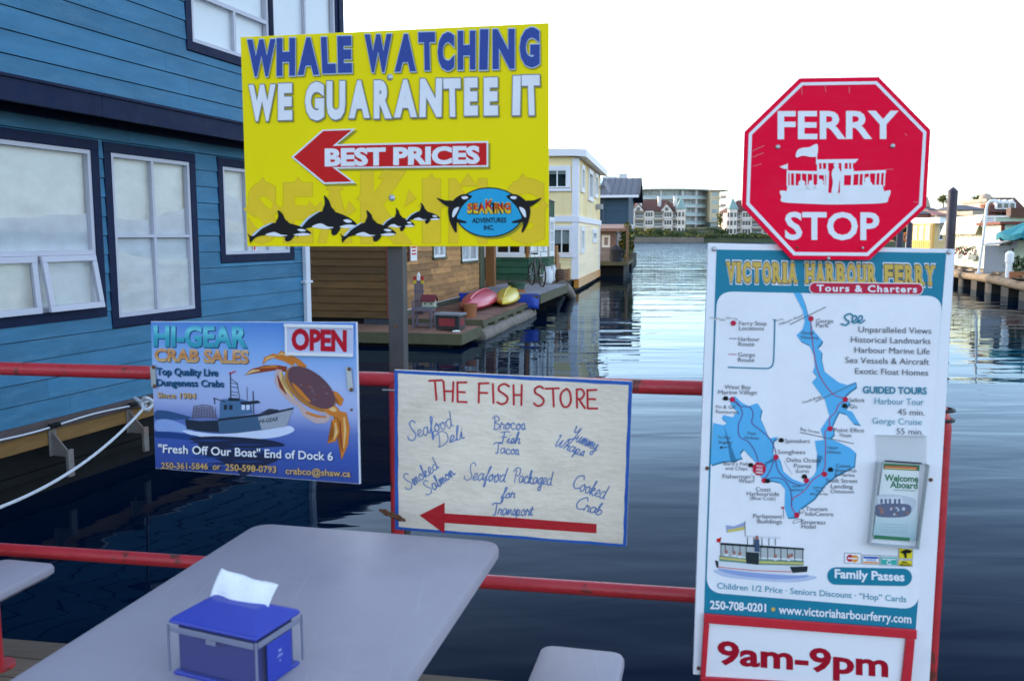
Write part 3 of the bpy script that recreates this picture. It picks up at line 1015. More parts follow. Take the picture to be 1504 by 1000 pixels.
# ---- crab sales sign ---------------------------------------------------------------
def crab_sign():
    S = Sign('crab_sales_sign', 'blue crab sales sign picturing a fishing boat and a large crab', 'sign', Vector((-0.881, 2.95, -0.545)) * 0.955, -20.2, 2.66, (372, 700))
    bgm = mat('printed_sky_and_sea', (0.2, 0.3, 0.6), 0.4, var=0.02, grad=(2, [(0.0, (0.03, 0.06, 0.26)), (0.2, (0.04, 0.09, 0.36)), (0.33, (0.10, 0.16, 0.44)), (0.45, (0.36, 0.42, 0.68)), (0.62, (0.40, 0.50, 0.76)), (0.8, (0.21, 0.40, 0.74)), (1.0, (0.05, 0.20, 0.58))]), spec=0.35)
    S.panel([(221, 472), (523, 473), (528, 711), (228, 688)], 0.01, mat('sign_edge_white', (0.6, 0.62, 0.7), 0.5), l=-1.2)
    mb = MB()
    S.poly(mb, [(221.6, 473), (522.3, 474), (527.2, 710), (228.6, 687.2)], bgm, 0)
    S.done(mb, 'printed_picture')
    S.zoom(200, 450, 3.571)
    tealg = mat('ink_teal_fade', (0.05, 0.4, 0.5), 0.45, var=0, grad=(2, [(0, (0.02, 0.28, 0.38)), (0.4, (0.03, 0.36, 0.46)), (0.75, (0.16, 0.62, 0.68)), (1, (0.03, 0.30, 0.48))]))
    orang = mat('ink_orange_fade', (0.6, 0.3, 0.1), 0.45, var=0, grad=(2, [(0, (0.62, 0.42, 0.18)), (0.5, (0.55, 0.21, 0.05)), (1, (0.66, 0.45, 0.25))]))
    navy = ink('navy', (0.01, 0.03, 0.12)); ltx = ink('teal_dark', (0.012, 0.10, 0.19)); white = ink('white', (0.8, 0.8, 0.82)); org = ink('sand_orange', (0.62, 0.38, 0.12))
    mb = MB(); S.text(mb, 'HI-GEAR', (96, 210), (590, 217), 100, navy, 1, bold=0.04, top=104); S.done(mb, 'headline_shadow')
    mb = MB(); S.text(mb, 'HI-GEAR', (92, 205), (586, 212), 100, tealg, 2, bold=0.04, top=104); S.done(mb, 'headline')
    mb = MB(); S.text(mb, 'CRAB SALES', (100, 289), (595, 301), 62, navy, 1, bold=0.045, top=64); S.done(mb, 'subhead_shadow')
    mb = MB(); S.text(mb, 'CRAB SALES', (97, 285), (592, 297), 62, orang, 2, bold=0.045, top=64); S.done(mb, 'subhead')
    # seascape
    mb = MB()
    land_ = ink('far_land', (0.03, 0.08, 0.2)); foam = ink('foam', (0.62, 0.68, 0.85)); wakeb = ink('wake', (0.25, 0.36, 0.66)); dk = ink('sea_dark', (0.012, 0.02, 0.055)); dk2 = ink('sea_dark_blue', (0.015, 0.05, 0.2))
    S.blob(mb, [(104, 548), (150, 545), (220, 560), (290, 582), (240, 592), (104, 590)], land_, 1)
    S.blob(mb, [(104, 600), (170, 592), (260, 625), (300, 660), (180, 655), (104, 650)], wakeb, 1.1)
    S.blob(mb, [(250, 648), (450, 668), (700, 640), (800, 625), (825, 655), (700, 690), (450, 690), (300, 675)], foam, 1.2)
    S.blob(mb, [(104, 655), (200, 662), (330, 680), (300, 700), (180, 690), (104, 685)], dk2, 1.3)
    S.blob(mb, [(280, 690), (450, 680), (700, 700), (780, 730), (640, 745), (760, 790), (640, 850), (560, 890), (520, 850), (420, 800), (300, 760), (330, 720)], dk, 1.4)
    for i in range(16):
        y = 690 + i * 11
        x = 300 + rng.uniform(-40, 250)
        S.blob(mb, [(x, y), (x + 90, y - 3), (x + 160 + rng.uniform(0, 60), y + 2), (x + 80, y + 5)], dk2 if i % 2 else dk, 1.6 + 0.05 * i)
    S.done(mb, 'sea_picture')
    # boat
    mb = MB()
    hull = ink('hull_blue', (0.05, 0.11, 0.2)); hull2 = ink('hull_pale', (0.33, 0.36, 0.42)); hdark = ink('hull_dark', (0.015, 0.025, 0.045)); cab = ink('cabin_blue', (0.07, 0.16, 0.3)); rig = ink('rigging', (0.03, 0.04, 0.06)); rust = ink('trap_brown', (0.12, 0.08, 0.06))
    S.poly(mb, [(258, 590), (330, 600), (430, 596), (440, 660), (350, 655), (266, 642)], hdark, 2.4)
    S.poly(mb, [(430, 590), (560, 575), (700, 560), (828, 530), (790, 628), (640, 650), (520, 664), (438, 662)], hull, 2.5)
    S.poly(mb, [(640, 580), (828, 530), (790, 628), (660, 644)], hull2, 2.7)
    S.poly(mb, [(430, 588), (700, 556), (828, 528), (826, 538), (700, 568), (432, 600)], hdark, 2.9)
    S.text(mb, 'HI-GEAR', (648, 612), (746, 598), 20, rig, 3.3, bold=0.02, shear=0.2)
    S.poly(mb, [(440, 500), (455, 484), (560, 486), (600, 500), (612, 560), (440, 590)], cab, 2.6)
    S.poly(mb, [(545, 500), (640, 492), (655, 504), (560, 520)], hdark, 3.0)
    for x in (462, 490, 555, 580): S.poly(mb, [(x, 515), (x + 18, 515), (x + 18, 540), (x, 542)], foam if x > 540 else hdark, 3.1)
    S.poly(mb, [(485, 478), (545, 480), (545, 496), (485, 495)], hdark, 2.95)
    S.poly(mb, [(650, 560), (700, 535), (745, 540), (760, 552)], rig, 2.8)
    S.line(mb, [(498, 480), (496, 345)], 5, rig, 3.2); S.line(mb, [(545, 480), (530, 400), (500, 380)], 3, rig, 3.2)
    S.line(mb, [(490, 352), (522, 340)], 6, ink('red', (0.6, 0.008, 0.01)), 3.4)
    for y in (400, 420, 445, 462): S.line(mb, [(496, y), (536, y + 6)], 3, rig, 3.2)
    S.line(mb, [(618, 560), (615, 445)], 5, rig, 3.2); S.line(mb, [(585, 490), (583, 420)], 2.5, rig, 3.2)
    S.line(mb, [(408, 480), (440, 490), (470, 500)], 5, rig, 3.2); S.line(mb, [(412, 480), (414, 510)], 5, rig, 3.2)
    for j in range(6):
        y = 522 + j * 12
        S.curve(mb, [(292 + abs(j - 5) * 3, y + 2), (360, y - 6), (430 - abs(j - 5) * 6, y + 4)], 4, rust, 3.2)
    for i in range(9): S.line(mb, [(305 + i * 14, 520 + (i % 3) * 4), (298 + i * 15, 588)], 3, rust, 3.3)
    S.done(mb, 'boat_picture')
    # crab
    mb = MB()
    sh = ink('crab_shell', (0.13, 0.06, 0.075)); sh2 = ink('crab_edge', (0.42, 0.17, 0.04)); leg = ink('crab_orange', (0.62, 0.2, 0.03)); leg2 = ink('crab_light', (0.78, 0.5, 0.2)); dleg = ink('crab_red', (0.28, 0.05, 0.02)); pale = ink('crab_pale', (0.55, 0.4, 0.38))
    def limb(pts, ws, m, l):
        L_, Rr = [], []
        P = [Vector(p) for p in pts]
        for i, p in enumerate(P):
            d = (P[min(i + 1, len(P) - 1)] - P[max(i - 1, 0)]).normalized()
            s = Vector((-d.y, d.x)) * ws[i] / 2
            L_.append(tuple(p + s)); Rr.append(tuple(p - s))
        S.poly(mb, L_ + Rr[::-1], m, l)
    limb([(570, 360), (610, 340), (680, 325), (745, 320), (790, 330)], [2, 26, 34, 26, 30], dleg, 2.0); limb([(575, 358), (612, 338), (650, 334)], [2, 14, 6], leg2, 2.3); limb([(650, 322), (720, 314), (745, 316)], [4, 12, 6], leg, 2.3)
    limb([(665, 305), (680, 275), (720, 258), (780, 275), (830, 300)], [3, 22, 24, 26, 30], leg, 2.1); limb([(672, 292), (690, 270), (730, 262)], [2, 10, 5], leg2, 2.4)
    limb([(735, 262), (760, 244), (800, 260), (850, 290), (885, 325)], [4, 24, 26, 30, 34], leg, 2.2); limb([(745, 254), (765, 246), (800, 262)], [3, 10, 5], leg2, 2.5)
    limb([(750, 330), (745, 390), (775, 440), (820, 490), (860, 520), (890, 560), (950, 590), (1000, 600)], [30, 40, 42, 34, 22, 38, 48, 20], pale, 2.3)
    limb([(760, 340), (762, 400), (790, 440), (830, 485)], [10, 12, 10, 5], leg2, 2.55); limb([(742, 360), (756, 420), (790, 462)], [6, 8, 4], dleg, 2.6); limb([(890, 555), (950, 575), (1000, 580)], [10, 14, 6], leg, 2.6)
    limb([(1000, 600), (1012, 570), (990, 545), (960, 560)], [18, 30, 28, 10], pale, 2.4)
    limb([(1010, 445), (1050, 460), (1078, 490), (1070, 520)], [20, 26, 26, 14], leg, 2.2)
    limb([(1040, 560), (1085, 570), (1100, 640), (1095, 720), (1078, 800)], [36, 48, 44, 36, 3], leg, 2.3); limb([(1092, 580), (1098, 650), (1090, 740)], [8, 12, 4], leg2, 2.6); limb([(1072, 600), (1075, 680), (1085, 760)], [6, 10, 4], dleg, 2.65)
    limb([(1040, 590), (1055, 650), (1040, 700), (1005, 715)], [26, 26, 20, 3], leg, 2.35); limb([(1046, 610), (1055, 660), (1040, 695)], [6, 10, 4], leg2, 2.62)
    S.disc(mb, 915, 432, 158, 84, sh2, 3.0, 32, R(40)); S.disc(mb, 922, 424, 150, 74, sh, 3.5, 32, R(40))
    S.blob(mb, [(820, 400), (850, 420), (900, 475), (920, 500), (890, 490), (840, 440)], leg, 3.8)
    S.blob(mb, [(985, 530), (1030, 515), (1065, 540), (1050, 575), (1010, 565)], leg, 3.2); S.blob(mb, [(1010, 530), (1040, 528), (1055, 545), (1030, 550)], leg2, 3.4)
    for i in range(22):
        a, r_ = rng.uniform(0, 6.28), rng.uniform(0, 1)
        x, y = r_ * 130 * math.cos(a), r_ * 60 * math.sin(a)
        S.disc(mb, 922 + x * .766 - y * .643, 424 + x * .643 + y * .766, rng.uniform(3, 8), rng.uniform(2, 5), dleg if i % 2 else ink('crab_violet', (0.2, 0.12, 0.15)), 3.9 + i * 0.02, 8)
    S.done(mb, 'crab_picture')
    # lettering
    mb = MB()
    for body, a, b, h, m in (('Top Quality Live', (110, 357), (432, 364), 36, ltx), ('Dungeness Crabs', (110, 414), (462, 421), 34, ltx), ('Since 1984', (115, 478), (317, 483), 28, org),
                             ('"Fresh Off Our Boat" End of Dock 6', (120, 764), (1035, 806), 42, white), ('250-361-5846', (135, 848), (380, 852), 31, org), ('or', (405, 853), (445, 854), 31, org),
                             ('250-598-0793', (471, 858), (738, 870), 33, org), ('crabco@shaw.ca', (787, 876), (1127, 892), 33, org)):
        S.text(mb, body, (a[0] + 3, a[1] + 3), (b[0] + 3, b[1] + 3), h, navy, 4.2, bold=0.016)
        S.text(mb, body, a, b, h, m, 5, bold=0.016)
    S.done(mb, 'lettering')
    # OPEN plate in its white holder
    pl = S.panel([(785, 90), (1142, 97), (1142, 263), (787, 254)], 0.004, mat('pale_lilac_plate', (0.5, 0.53, 0.7), 0.4, var=0.04), name='open_plate', l=7.5)
    mb = MB()
    for q in ([(786, 90), (1141, 97), (1141, 113), (786, 107)], [(797, 240), (1141, 247), (1141, 263), (797, 255)]):
        v = [S.at(*p, 8) for p in q]
        mb.prism(v, S.n * 0.006, M_white)
    v = [S.at(*p, 8) for p in ((786, 108), (797, 108), (797, 254), (788, 254))]
    mb.prism(v, S.n * 0.002, M_white)
    S.done(mb, 'holder_strip', pl)
    mb = MB(); S.text(mb, 'OPEN', (820, 222), (1110, 231), 100, ink('dark_red', (0.46, 0.004, 0.02)), 8.6, bold=0.05); S.done(mb, 'lettering', pl)
    # metal straps
    for pts in ([(1104, 318), (1132, 318), (1144, 440), (1116, 440)], [(80, 312), (106, 318), (112, 425), (88, 420)]):
        v = [S.at(*p, 7) for p in pts]
        MB().prism(v, S.n * 0.003, M_steel).build('strap', S.root, off=S.o, bevel=0.001)
    for x, y in ((1118, 328), (1130, 436), (93, 318), (98, 418)):
        S.p += S.n * 0.008; S.screw(x, y, 9, m=M_rust); S.p -= S.n * 0.008
    S.screw(1131, 541, 6, m=M_rust)
crab_sign()

# ---- hand painted fish sign --------------------------------------------------------
GLY = {  # one-stroke handwriting, x-height 1
 'a': ([[(.75, .85), (.4, 1), (.06, .5), (.3, 0), (.65, .4), (.78, .95), (.78, .2), (1, .1)]], .98),
 'b': ([[(0, .3), (.35, 1.9), (.12, 1.8), (.06, .1), (.4, 0), (.7, .5), (.4, .9), (.15, .5)]], .85),
 'c': ([[(.7, .8), (.4, 1), (.06, .5), (.35, 0), (.85, .2)]], .85),
 'd': ([[(.75, .85), (.4, 1), (.06, .5), (.3, 0), (.68, .4), (.9, 2.0), (.76, .25), (1, .1)]], 1.0),
 'e': ([[(0, .2), (.6, .6), (.42, 1), (.1, .6), (.25, 0), (.8, .2)]], .78),
 'f': ([[(0, .1), (.5, 1.2), (.72, 1.9), (.5, 1.9), (.32, .5), (.15, -.7), (.35, -.6), (.4, .1), (.7, .2)]], .66),
 'g': ([[(.75, .85), (.4, 1), (.06, .5), (.3, 0), (.7, .5), (.78, .95), (.65, -.7), (.3, -.85), (.25, -.5), (.95, .1)]], .95),
 'h': ([[(0, .1), (.4, 1.8), (.22, 1.85), (.1, 0), (.4, .9), (.66, .75), (.62, .1), (.88, .1)]], .88),
 'i': ([[(0, .1), (.25, .95), (.22, .1), (.48, .1)], [(.3, 1.4), (.34, 1.45)]], .48),
 'k': ([[(0, .1), (.4, 1.8), (.22, 1.85), (.1, 0), (.45, .95), (.6, .7), (.2, .5), (.6, 0), (.85, .1)]], .85),
 'l': ([[(0, .1), (.45, 1.8), (.25, 1.9), (.16, .1), (.5, .1)]], .5),
 'm': ([[(0, .1), (.15, .95), (.15, 0), (.4, .95), (.5, .7), (.5, 0), (.75, .95), (.88, .7), (.88, .1), (1.1, .1)]], 1.1),
 'n': ([[(0, .1), (.15, .95), (.15, 0), (.45, .95), (.62, .7), (.62, .1), (.88, .1)]], .88),
 'o': ([[(.5, 1), (.08, .6), (.3, 0), (.7, .4), (.45, 1), (.55, .75), (.95, .85)]], .86),
 'p': ([[(0, .2), (.2, 1), (.12, -.8), (.2, .7), (.55, .95), (.65, .4), (.25, 0), (.9, .1)]], .9),
 'r': ([[(0, .1), (.2, 1.05), (.3, .8), (.6, .85), (.55, .1), (.8, .1)]], .78),
 's': ([[(0, .1), (.35, 1), (.55, .4), (.3, 0), (.08, .2), (.7, .1)]], .66),
 't': ([[(.05, .1), (.3, 1.5), (.2, .2), (.55, .1)], [(.02, 1.05), (.55, 1.12)]], .52),
 'u': ([[(0, .5), (.12, .95), (.12, .2), (.4, 0), (.65, .95), (.66, .1), (.9, .1)]], .9),
 'v': ([[(0, .8), (.15, .9), (.3, 0), (.6, .95), (.8, .85)]], .75),
 'y': ([[(0, .5), (.12, .95), (.15, .3), (.45, .2), (.65, .95), (.6, -.6), (.3, -.8), (.25, -.4), (.95, .1)]], .92),
 'S': ([[(1.3, 1.9), (1.0, 2.3), (.5, 2.0), (.7, 1.2), (1.05, .5), (.6, -.1), (0, .1), (-.1, .5)]], 1.25),
 'D': ([[(.4, 1.9), (.35, .1), (.15, .1), (.5, .05), (1.3, .5), (1.3, 1.5), (.6, 2.1), (-.1, 1.7)]], 1.5),
 'B': ([[(.3, 1.9), (.25, 0)], [(-.1, 1.7), (.5, 2.1), (1.0, 1.6), (.35, 1.05), (1.05, .7), (.7, 0), (.1, .1)]], 1.15),
 'F': ([[(.4, 1.9), (.35, .05), (0, 0)], [(-.1, 1.8), (.5, 2.05), (1.15, 1.9)], [(.1, 1.0), (.85, 1.1)]], 1.0),
 'T': ([[(.6, 1.9), (.55, .1), (.2, 0)], [(-.2, 1.6), (.2, 1.95), (1.3, 1.9)]], 1.0),
 'Y': ([[(0, 1.9), (.15, 2.0), (.3, 1.1), (.7, 1.2), (1.0, 2.0), (.7, -.5), (.3, -.6), (.3, -.2), (1.2, .4)]], 1.2),
 'W': ([[(-.1, 1.9), (.15, 2.0), (.2, .2), (.5, .1), (.8, 1.5), (.85, .2), (1.2, .2), (1.5, 2.0), (1.7, 1.9)]], 1.6),
 'P': ([[(.4, 1.9), (.35, 0)], [(-.1, 1.6), (.4, 2.2), (1.15, 1.9), (1.0, 1.1), (.45, 1.0)]], 1.1),
 'C': ([[(1.3, 1.7), (1.0, 2.2), (.2, 1.6), (.05, .6), (.5, 0), (1.3, .4)]], 1.25),
}
def handwrite(S, mb, word, a, b, xh, w, m, l, slant=0.25):
    total = sum(GLY[c][1] if c != ' ' else 0.7 for c in word)
    a, b = Vector(a), Vector(b)
    d = (b - a) / total
    up = Vector((d.y, -d.x)).normalized() * xh
    x = 0.0
    k = 0
    for c in word:
        if c == ' ':
            x += 0.7
            continue
        strokes, adv = GLY[c]
        for st in strokes:
            pts = [a + d * (x + px + slant * py * 0.6) + up * (py + rng.uniform(-.08, .08)) for px, py in st]
            S.curve(mb, [(p.x, p.y) for p in pts], w * rng.uniform(0.85, 1.15), m, l + 0.03 * k, 5)
            k += 1
        x += adv
def fish_sign():
    S = Sign('painted_board', 'hand painted white board with blue border and long red arrow on the railing', 'sign', Vector((-0.008, 2.70, -0.682)) * 1.035, -9.7, -0.96, (752, 800))
    cream = mat('old_white_paint', (0.84, 0.72, 0.57), 0.6, var=0.06, scale=7, dirt=(0.46, 0.36, 0.25), dirt_amt=0.45, dirt_scale=4.5, bump=0.2, bscale=30, stretch=(1, 1, 2.2))
    S.panel([(579, 543), (929, 560), (920, 803), (580, 777)], 0.012, cream)
    blue = mat('brushed_blue_paint', (0.015, 0.10, 0.42), 0.5, var=0.15, scale=14, bump=0.15, bscale=50)
    red = mat('brushed_red_paint', (0.5, 0.012, 0.02), 0.5, var=0.12, scale=14, bump=0.15, bscale=50)
    pen = mat('blue_brush_lettering', (0.13, 0.21, 0.44), 0.6, var=0.25, scale=40)
    S.zoom(550, 530, 3.4475)
    O = [(101, 46), (1306, 104), (1275, 940), (104, 851)]
    I = [(118, 62), (1287, 122), (1258, 926), (123, 838)]
    mb = MB()
    for i in range(4):
        j = (i + 1) % 4
        n = 14
        o = [(O[i][0] + (O[j][0] - O[i][0]) * t / n, O[i][1] + (O[j][1] - O[i][1]) * t / n) for t in range(n + 1)]
        q = [(I[i][0] + (I[j][0] - I[i][0]) * t / n + (rng.uniform(-2, 2) if 0 < t < n else 0), I[i][1] + (I[j][1] - I[i][1]) * t / n + (rng.uniform(-2, 2) if 0 < t < n else 0)) for t in range(n + 1)]
        for t in range(n):
            mb.add([S.at(*p, 1) for p in (o[t], o[t + 1], q[t + 1], q[t])], [(0, 1, 2, 3)], blue)
    S.done(mb, 'border')
    mb = MB()
    S.poly(mb, [(228, 780), (356, 716), (356, 770), (700, 792), (1125, 824), (1124, 871), (800, 848), (356, 818), (354, 872)], red, 2)
    S.done(mb, 'arrow')
    mb = MB()
    caps = [[(277, 100), (342, 97)], [(306, 99), (314, 196)], [(350, 103), (356, 200)], [(400, 106), (396, 204)], [(354, 152), (398, 154)], [(420, 107), (421, 206), (468, 208)], [(420, 109), (466, 108)], [(420, 156), (458, 158)],
            [(530, 113), (528, 210)], [(528, 114), (578, 112)], [(529, 160), (572, 162)], [(600, 116), (603, 212)], [(704, 122), (706, 220)], [(746, 122), (744, 222)], [(706, 172), (745, 172)],
            [(866, 140), (934, 138)], [(904, 140), (908, 230)], [(1024, 142), (1026, 236)], [(1078, 146), (1080, 240), (1128, 240)], [(1078, 148), (1124, 146)], [(1080, 192), (1118, 193)]]
    k = 0
    for c in caps:
        S.line(mb, c, 10.5, red, 1.5 + 0.02 * k); k += 1
    for c in ([(682, 128), (660, 116), (634, 126), (630, 148), (655, 166), (674, 185), (668, 208), (645, 218), (622, 208)],
              [(854, 138), (838, 128), (816, 138), (814, 160), (842, 178), (858, 200), (846, 222), (824, 226), (808, 214)],
              [(974, 140), (948, 160), (942, 194), (956, 228), (978, 230), (994, 204), (990, 160), (974, 140)],
              [(1024, 144), (1050, 144), (1062, 164), (1050, 188), (1028, 192)], [(1036, 192), (1050, 215), (1066, 238)]):
        S.curve(mb, c, 10.5, red, 2.1 + 0.02 * k, 6); k += 1
    S.done(mb, 'headline')
    mb = MB()
    for wd_, a, b, xh, sl in (('Seafood', (178, 402), (402, 330), 40, .15), ('Deli', (318, 440), (455, 388), 34, .3), ('Brocos', (600, 345), (765, 347), 32, 0), ('Fish', (635, 412), (738, 418), 28, .2), ('Tacos', (608, 466), (732, 474), 27, 0),
                              ('Yummy', (985, 388), (1122, 455), 34, .2), ('Wraps', (910, 425), (1055, 482), 28, .3), ('Smoked', (168, 652), (330, 540), 32, .1), ('Salmon', (270, 680), (410, 572), 30, .1),
                              ('Seafood', (455, 600), (662, 614), 38, .3), ('Packaged', (700, 612), (898, 628), 34, .15), ('for', (640, 694), (712, 692), 26, .3), ('Transport', (596, 776), (800, 782), 30, .2),
                              ('Cooked', (1000, 640), (1165, 700), 36, .1), ('Crab', (1015, 745), (1150, 780), 30, .2)):
        handwrite(S, mb, wd_, a, b, xh, 5.6, pen, 1.2, sl)
    S.done(mb, 'lettering')
    mb = MB()
    for p in ((115, 70), (1290, 130), (1262, 925), (118, 835)):
        pass
    c0, c1 = S.at(40, 146), S.at(104, 148)
    MB().tube([c0, c1], 0.003, M_steel, 8).build('wire_tie', S.root, off=S.o)
fish_sign()

# ---- ferry board, hours plate, leaflet holder, octagon ---------------------------------
BC, BYAW, BTILT = Vector((0.871, 2.45, -0.645)), -3.0, 2.17
def ferry_board():
    S = Sign('ferry_information_board', 'tall white and teal ferry tours board with a harbour map', 'sign', BC, BYAW, BTILT, (1192, 990))
    wht = mat('board_white', (0.78, 0.78, 0.82), 0.42, var=0.03, scale=4, dirt=(0.5, 0.5, 0.52), dirt_amt=0.25, dirt_scale=5)
    S.panel([(1040, 357), (1403, 366), (1365, 1005), (1018, 990)], 0.012, wht)
    teal = ink('board_teal', (0.012, 0.20, 0.30)); white = ink('board_print_white', (0.80, 0.80, 0.83)); gold = ink('slab_gold', (0.62, 0.42, 0.09)); brown = ink('slab_brown', (0.07, 0.045, 0.02))
    red = ink('pill_red', (0.52, 0.012, 0.05)); mapb = ink('map_blue', (0.10, 0.42, 0.72)); mapd = ink('map_blue_shadow', (0.04, 0.2, 0.33)); txt = ink('text_grey', (0.09, 0.09, 0.105)); road = ink('road_grey', (0.12, 0.12, 0.14))
    purple = ink('route_purple', (0.12, 0.08, 0.26)); rline = ink('route_red', (0.38, 0.06, 0.16)); black = ink('black', (0.012, 0.01, 0.012)); ltteal = ink('light_teal', (0.10, 0.30, 0.40)); haze_ = ink('board_grime', (0.5, 0.5, 0.5))
    def z5(): S.zoom(1020, 350, 3.03)
    def z6(): S.zoom(1010, 660, 2.941)
    def c6(x, y): return ((1010 + x / 2.941 - 1020) * 3.03, (660 + y / 2.941 - 350) * 3.03)     # lower crop to upper crop
    z5()
    bl, br = c6(70, 706), c6(985, 775)
    mb = MB()
    S.poly(mb, [(98, 50), (1121, 65), br, bl], teal, 0.8)
    def rr(q, rad):
        pts = []
        for i in range(4):
            a, b, c = Vector(q[i - 1]), Vector(q[i]), Vector(q[(i + 1) % 4])
            d1, d2 = (a - b).normalized() * rad, (c - b).normalized() * rad
            for s in range(7):
                t = s / 6
                p = b + d1 * (1 - t) ** 2 + d2 * t ** 2
                pts.append((p.x, p.y))
        return pts
    S.poly(mb, rr([(100, 236), (1104, 257), c6(994, 690), c6(80, 615)], 72), white, 1.6)
    S.done(mb, 'teal_frame')
    # title
    mb = MB()
    for wd_, x0, x1, ya, yb in (('VICTORIA', 140, 458, 190, 195), ('HARBOUR', 490, 812, 196, 202), ('FERRY', 840, 1070, 202, 206)):
        n = len(wd_)
        iw = 0.55
        us = [iw if c == 'I' else 1.0 for c in wd_]
        tot = sum(us)
        x = x0
        for c, u in zip(wd_, us):
            w = (x1 - x0) * u / tot
            f = (x - x0) / (x1 - x0)
            y = ya + (yb - ya) * f
            a, b = (x + 4, y), (x + w - 4, y + 1)
            S.text(mb, c, a, b, 80, white, 1.7, bold=0.13, grow=0.08)
            S.text(mb, c, a, b, 80, brown, 2.5, bold=0.085, grow=0.035)
            S.text(mb, c, a, b, 80, gold, 3.3, bold=0.05)
            for yy in (y - 80, y - 9):       # slab serifs
                if c in 'VCOAHRIFYE' or True:
                    legs = {'V': (x + w * .22, x + w * .78) if yy < y - 40 else (), 'Y': (x + w * .2, x + w * .8) if yy < y - 40 else (x + w * .5,), 'I': (x + w / 2,), 'T': (x + w / 2,) if yy > y - 40 else (), 'O': (), 'C': (), 'U': (x + w * .2, x + w * .8) if yy < y - 40 else (),
                            'A': (x + w * .18, x + w * .82) if yy > y - 40 else (x + w * .5,), 'H': (x + w * .2, x + w * .8), 'R': (x + w * .2, x + w * .8) if yy > y - 40 else (x + w * .2,), 'B': (x + w * .2,), 'F': (x + w * .2,), 'E': (x + w * .2,)}[c]
                    for lx in legs:
                        S.poly(mb, [(lx - 13, yy - 1), (lx + 13, yy - 1), (lx + 13, yy + 10), (lx - 13, yy + 10)], brown, 2.8)
                        S.poly(mb, [(lx - 11, yy + 1), (lx + 11, yy + 1), (lx + 11, yy + 8), (lx - 11, yy + 8)], gold, 3.7)
            x += w
    S.done(mb, 'title')
    mb = MB()
    def pill(x0, y0, x1, y1, h, m, l):
        pts = [(x0 - h * math.sin(t), y0 - h * math.cos(t)) for t in [math.pi * i / 10 for i in range(11)]]
        pts += [(x1 + h * math.sin(t), y1 + h * math.cos(t)) for t in [math.pi * i / 10 for i in range(11)]]
        S.poly(mb, pts, m, l)
    pill(535, 221, 990, 226, 27, white, 4.4)
    pill(535, 221, 990, 226, 23, red, 5.2)
    S.text(mb, 'Tours & Charters', (542, 235), (988, 241), 28, white, 6, bold=0.03, spacing=1.2)
    S.done(mb, 'subtitle')
    # map
    mb = MB()
    gorge = [(440, 242), (472, 243), (490, 290), (500, 330), (515, 370), (520, 400), (548, 430), (568, 455), (560, 470), (545, 485), (565, 505), (562, 535), (575, 590), (640, 640), (680, 652), (716, 638), (718, 660), (690, 680), (668, 700), (690, 730), (668, 760),
             (700, 770), (735, 828), (705, 822), (672, 780), (640, 770), (625, 800), (612, 830), (620, 870), (600, 890), (640, 905), (690, 930), (715, 950)]
    gorge += [c6(718, 70), c6(680, 90), c6(640, 110), c6(590, 150), c6(545, 210), c6(490, 250), c6(470, 290), c6(430, 292), c6(418, 250), c6(420, 170), c6(395, 140), c6(360, 132), c6(330, 138), c6(310, 110)]
    inner = [c6(328, 60), c6(362, 40), c6(372, 18), c6(396, 40), c6(410, 90), c6(450, 125), c6(500, 145), c6(545, 110), c6(555, 90), c6(580, 30)]
    gorge2 = [(575, 990), (545, 960), (535, 900), (575, 895), (560, 850), (600, 790), (580, 720), (540, 665), (522, 640), (545, 615), (525, 595), (535, 570), (530, 520), (510, 475), (470, 455), (453, 430), (480, 405), (490, 370), (480, 320), (460, 280)]
    up = gorge + inner + gorge2
    west = [(152, 712), (180, 702), (210, 730), (240, 745), (280, 732), (298, 760), (290, 795), (310, 840), (330, 890), (372, 880), (350, 900), (345, 950), (360, 990)]
    west += [c6(345, 60), c6(325, 110), c6(300, 60), c6(270, 30), c6(245, 5)]
    west += [(250, 970), (215, 935), (200, 955), (210, 975), (160, 990)]
    west += [c6(210, 45), c6(150, 50), c6(100, 65)]
    west += [(72, 995), (82, 820), (130, 830), (145, 820), (120, 800), (130, 785), (170, 795), (190, 770), (165, 745)]
    for dx, m, l in ((7, mapd, 2), (0, mapb, 2.8)):
        S.poly(mb, [(x + dx * .7, y + dx) for x, y in up], m, l)
        S.poly(mb, [(x + dx * .7, y + dx) for x, y in west], m, l)
    for q in ([(425, 383), (582, 306)], [(538, 726), (718, 642)], [(470, 862), (706, 912)]):
        S.line(mb, q, 3.5, road, 3.5)
    def cv(pts, m, l): S.curve(mb, pts, 4, m, l, 6)
    cv([(517, 357), (520, 420), (530, 500), (548, 590), (580, 650), (620, 695), (670, 715), (640, 740), (625, 775), (600, 800), (600, 845), (580, 860), (583, 920), (580, 990), c6(595, 60), c6(580, 100), c6(540, 130), c6(500, 180), c6(455, 210), c6(448, 245), c6(468, 280)], rline, 3.7)
    cv([(168, 716), (195, 735), (212, 780), (195, 830), (200, 880), (240, 905), (270, 950), (285, 1000), c6(310, 70)], purple, 3.9)
    cv([(168, 716), (200, 745), (245, 750), (260, 780), (255, 820), (290, 850), (335, 890), (358, 940), (362, 970)], purple, 4.1)
    cv([c6(330, 130), c6(355, 90), c6(375, 35)], purple, 4.1); cv([c6(330, 130), c6(380, 120), c6(420, 135), c6(445, 180), c6(448, 240)], purple, 4.3)
    cv([c6(378, 35), c6(390, 90), c6(430, 130), c6(480, 152), c6(508, 150), c6(512, 130)], purple, 4.5)
    for x, y in ((517, 357), (168, 716), (670, 716), (602, 845), (362, 972), c6(330, 132), c6(512, 132), c6(590, 105), c6(470, 281), (172, 377)):
        S.disc(mb, x, y, 12, 12, red, 5, 20)
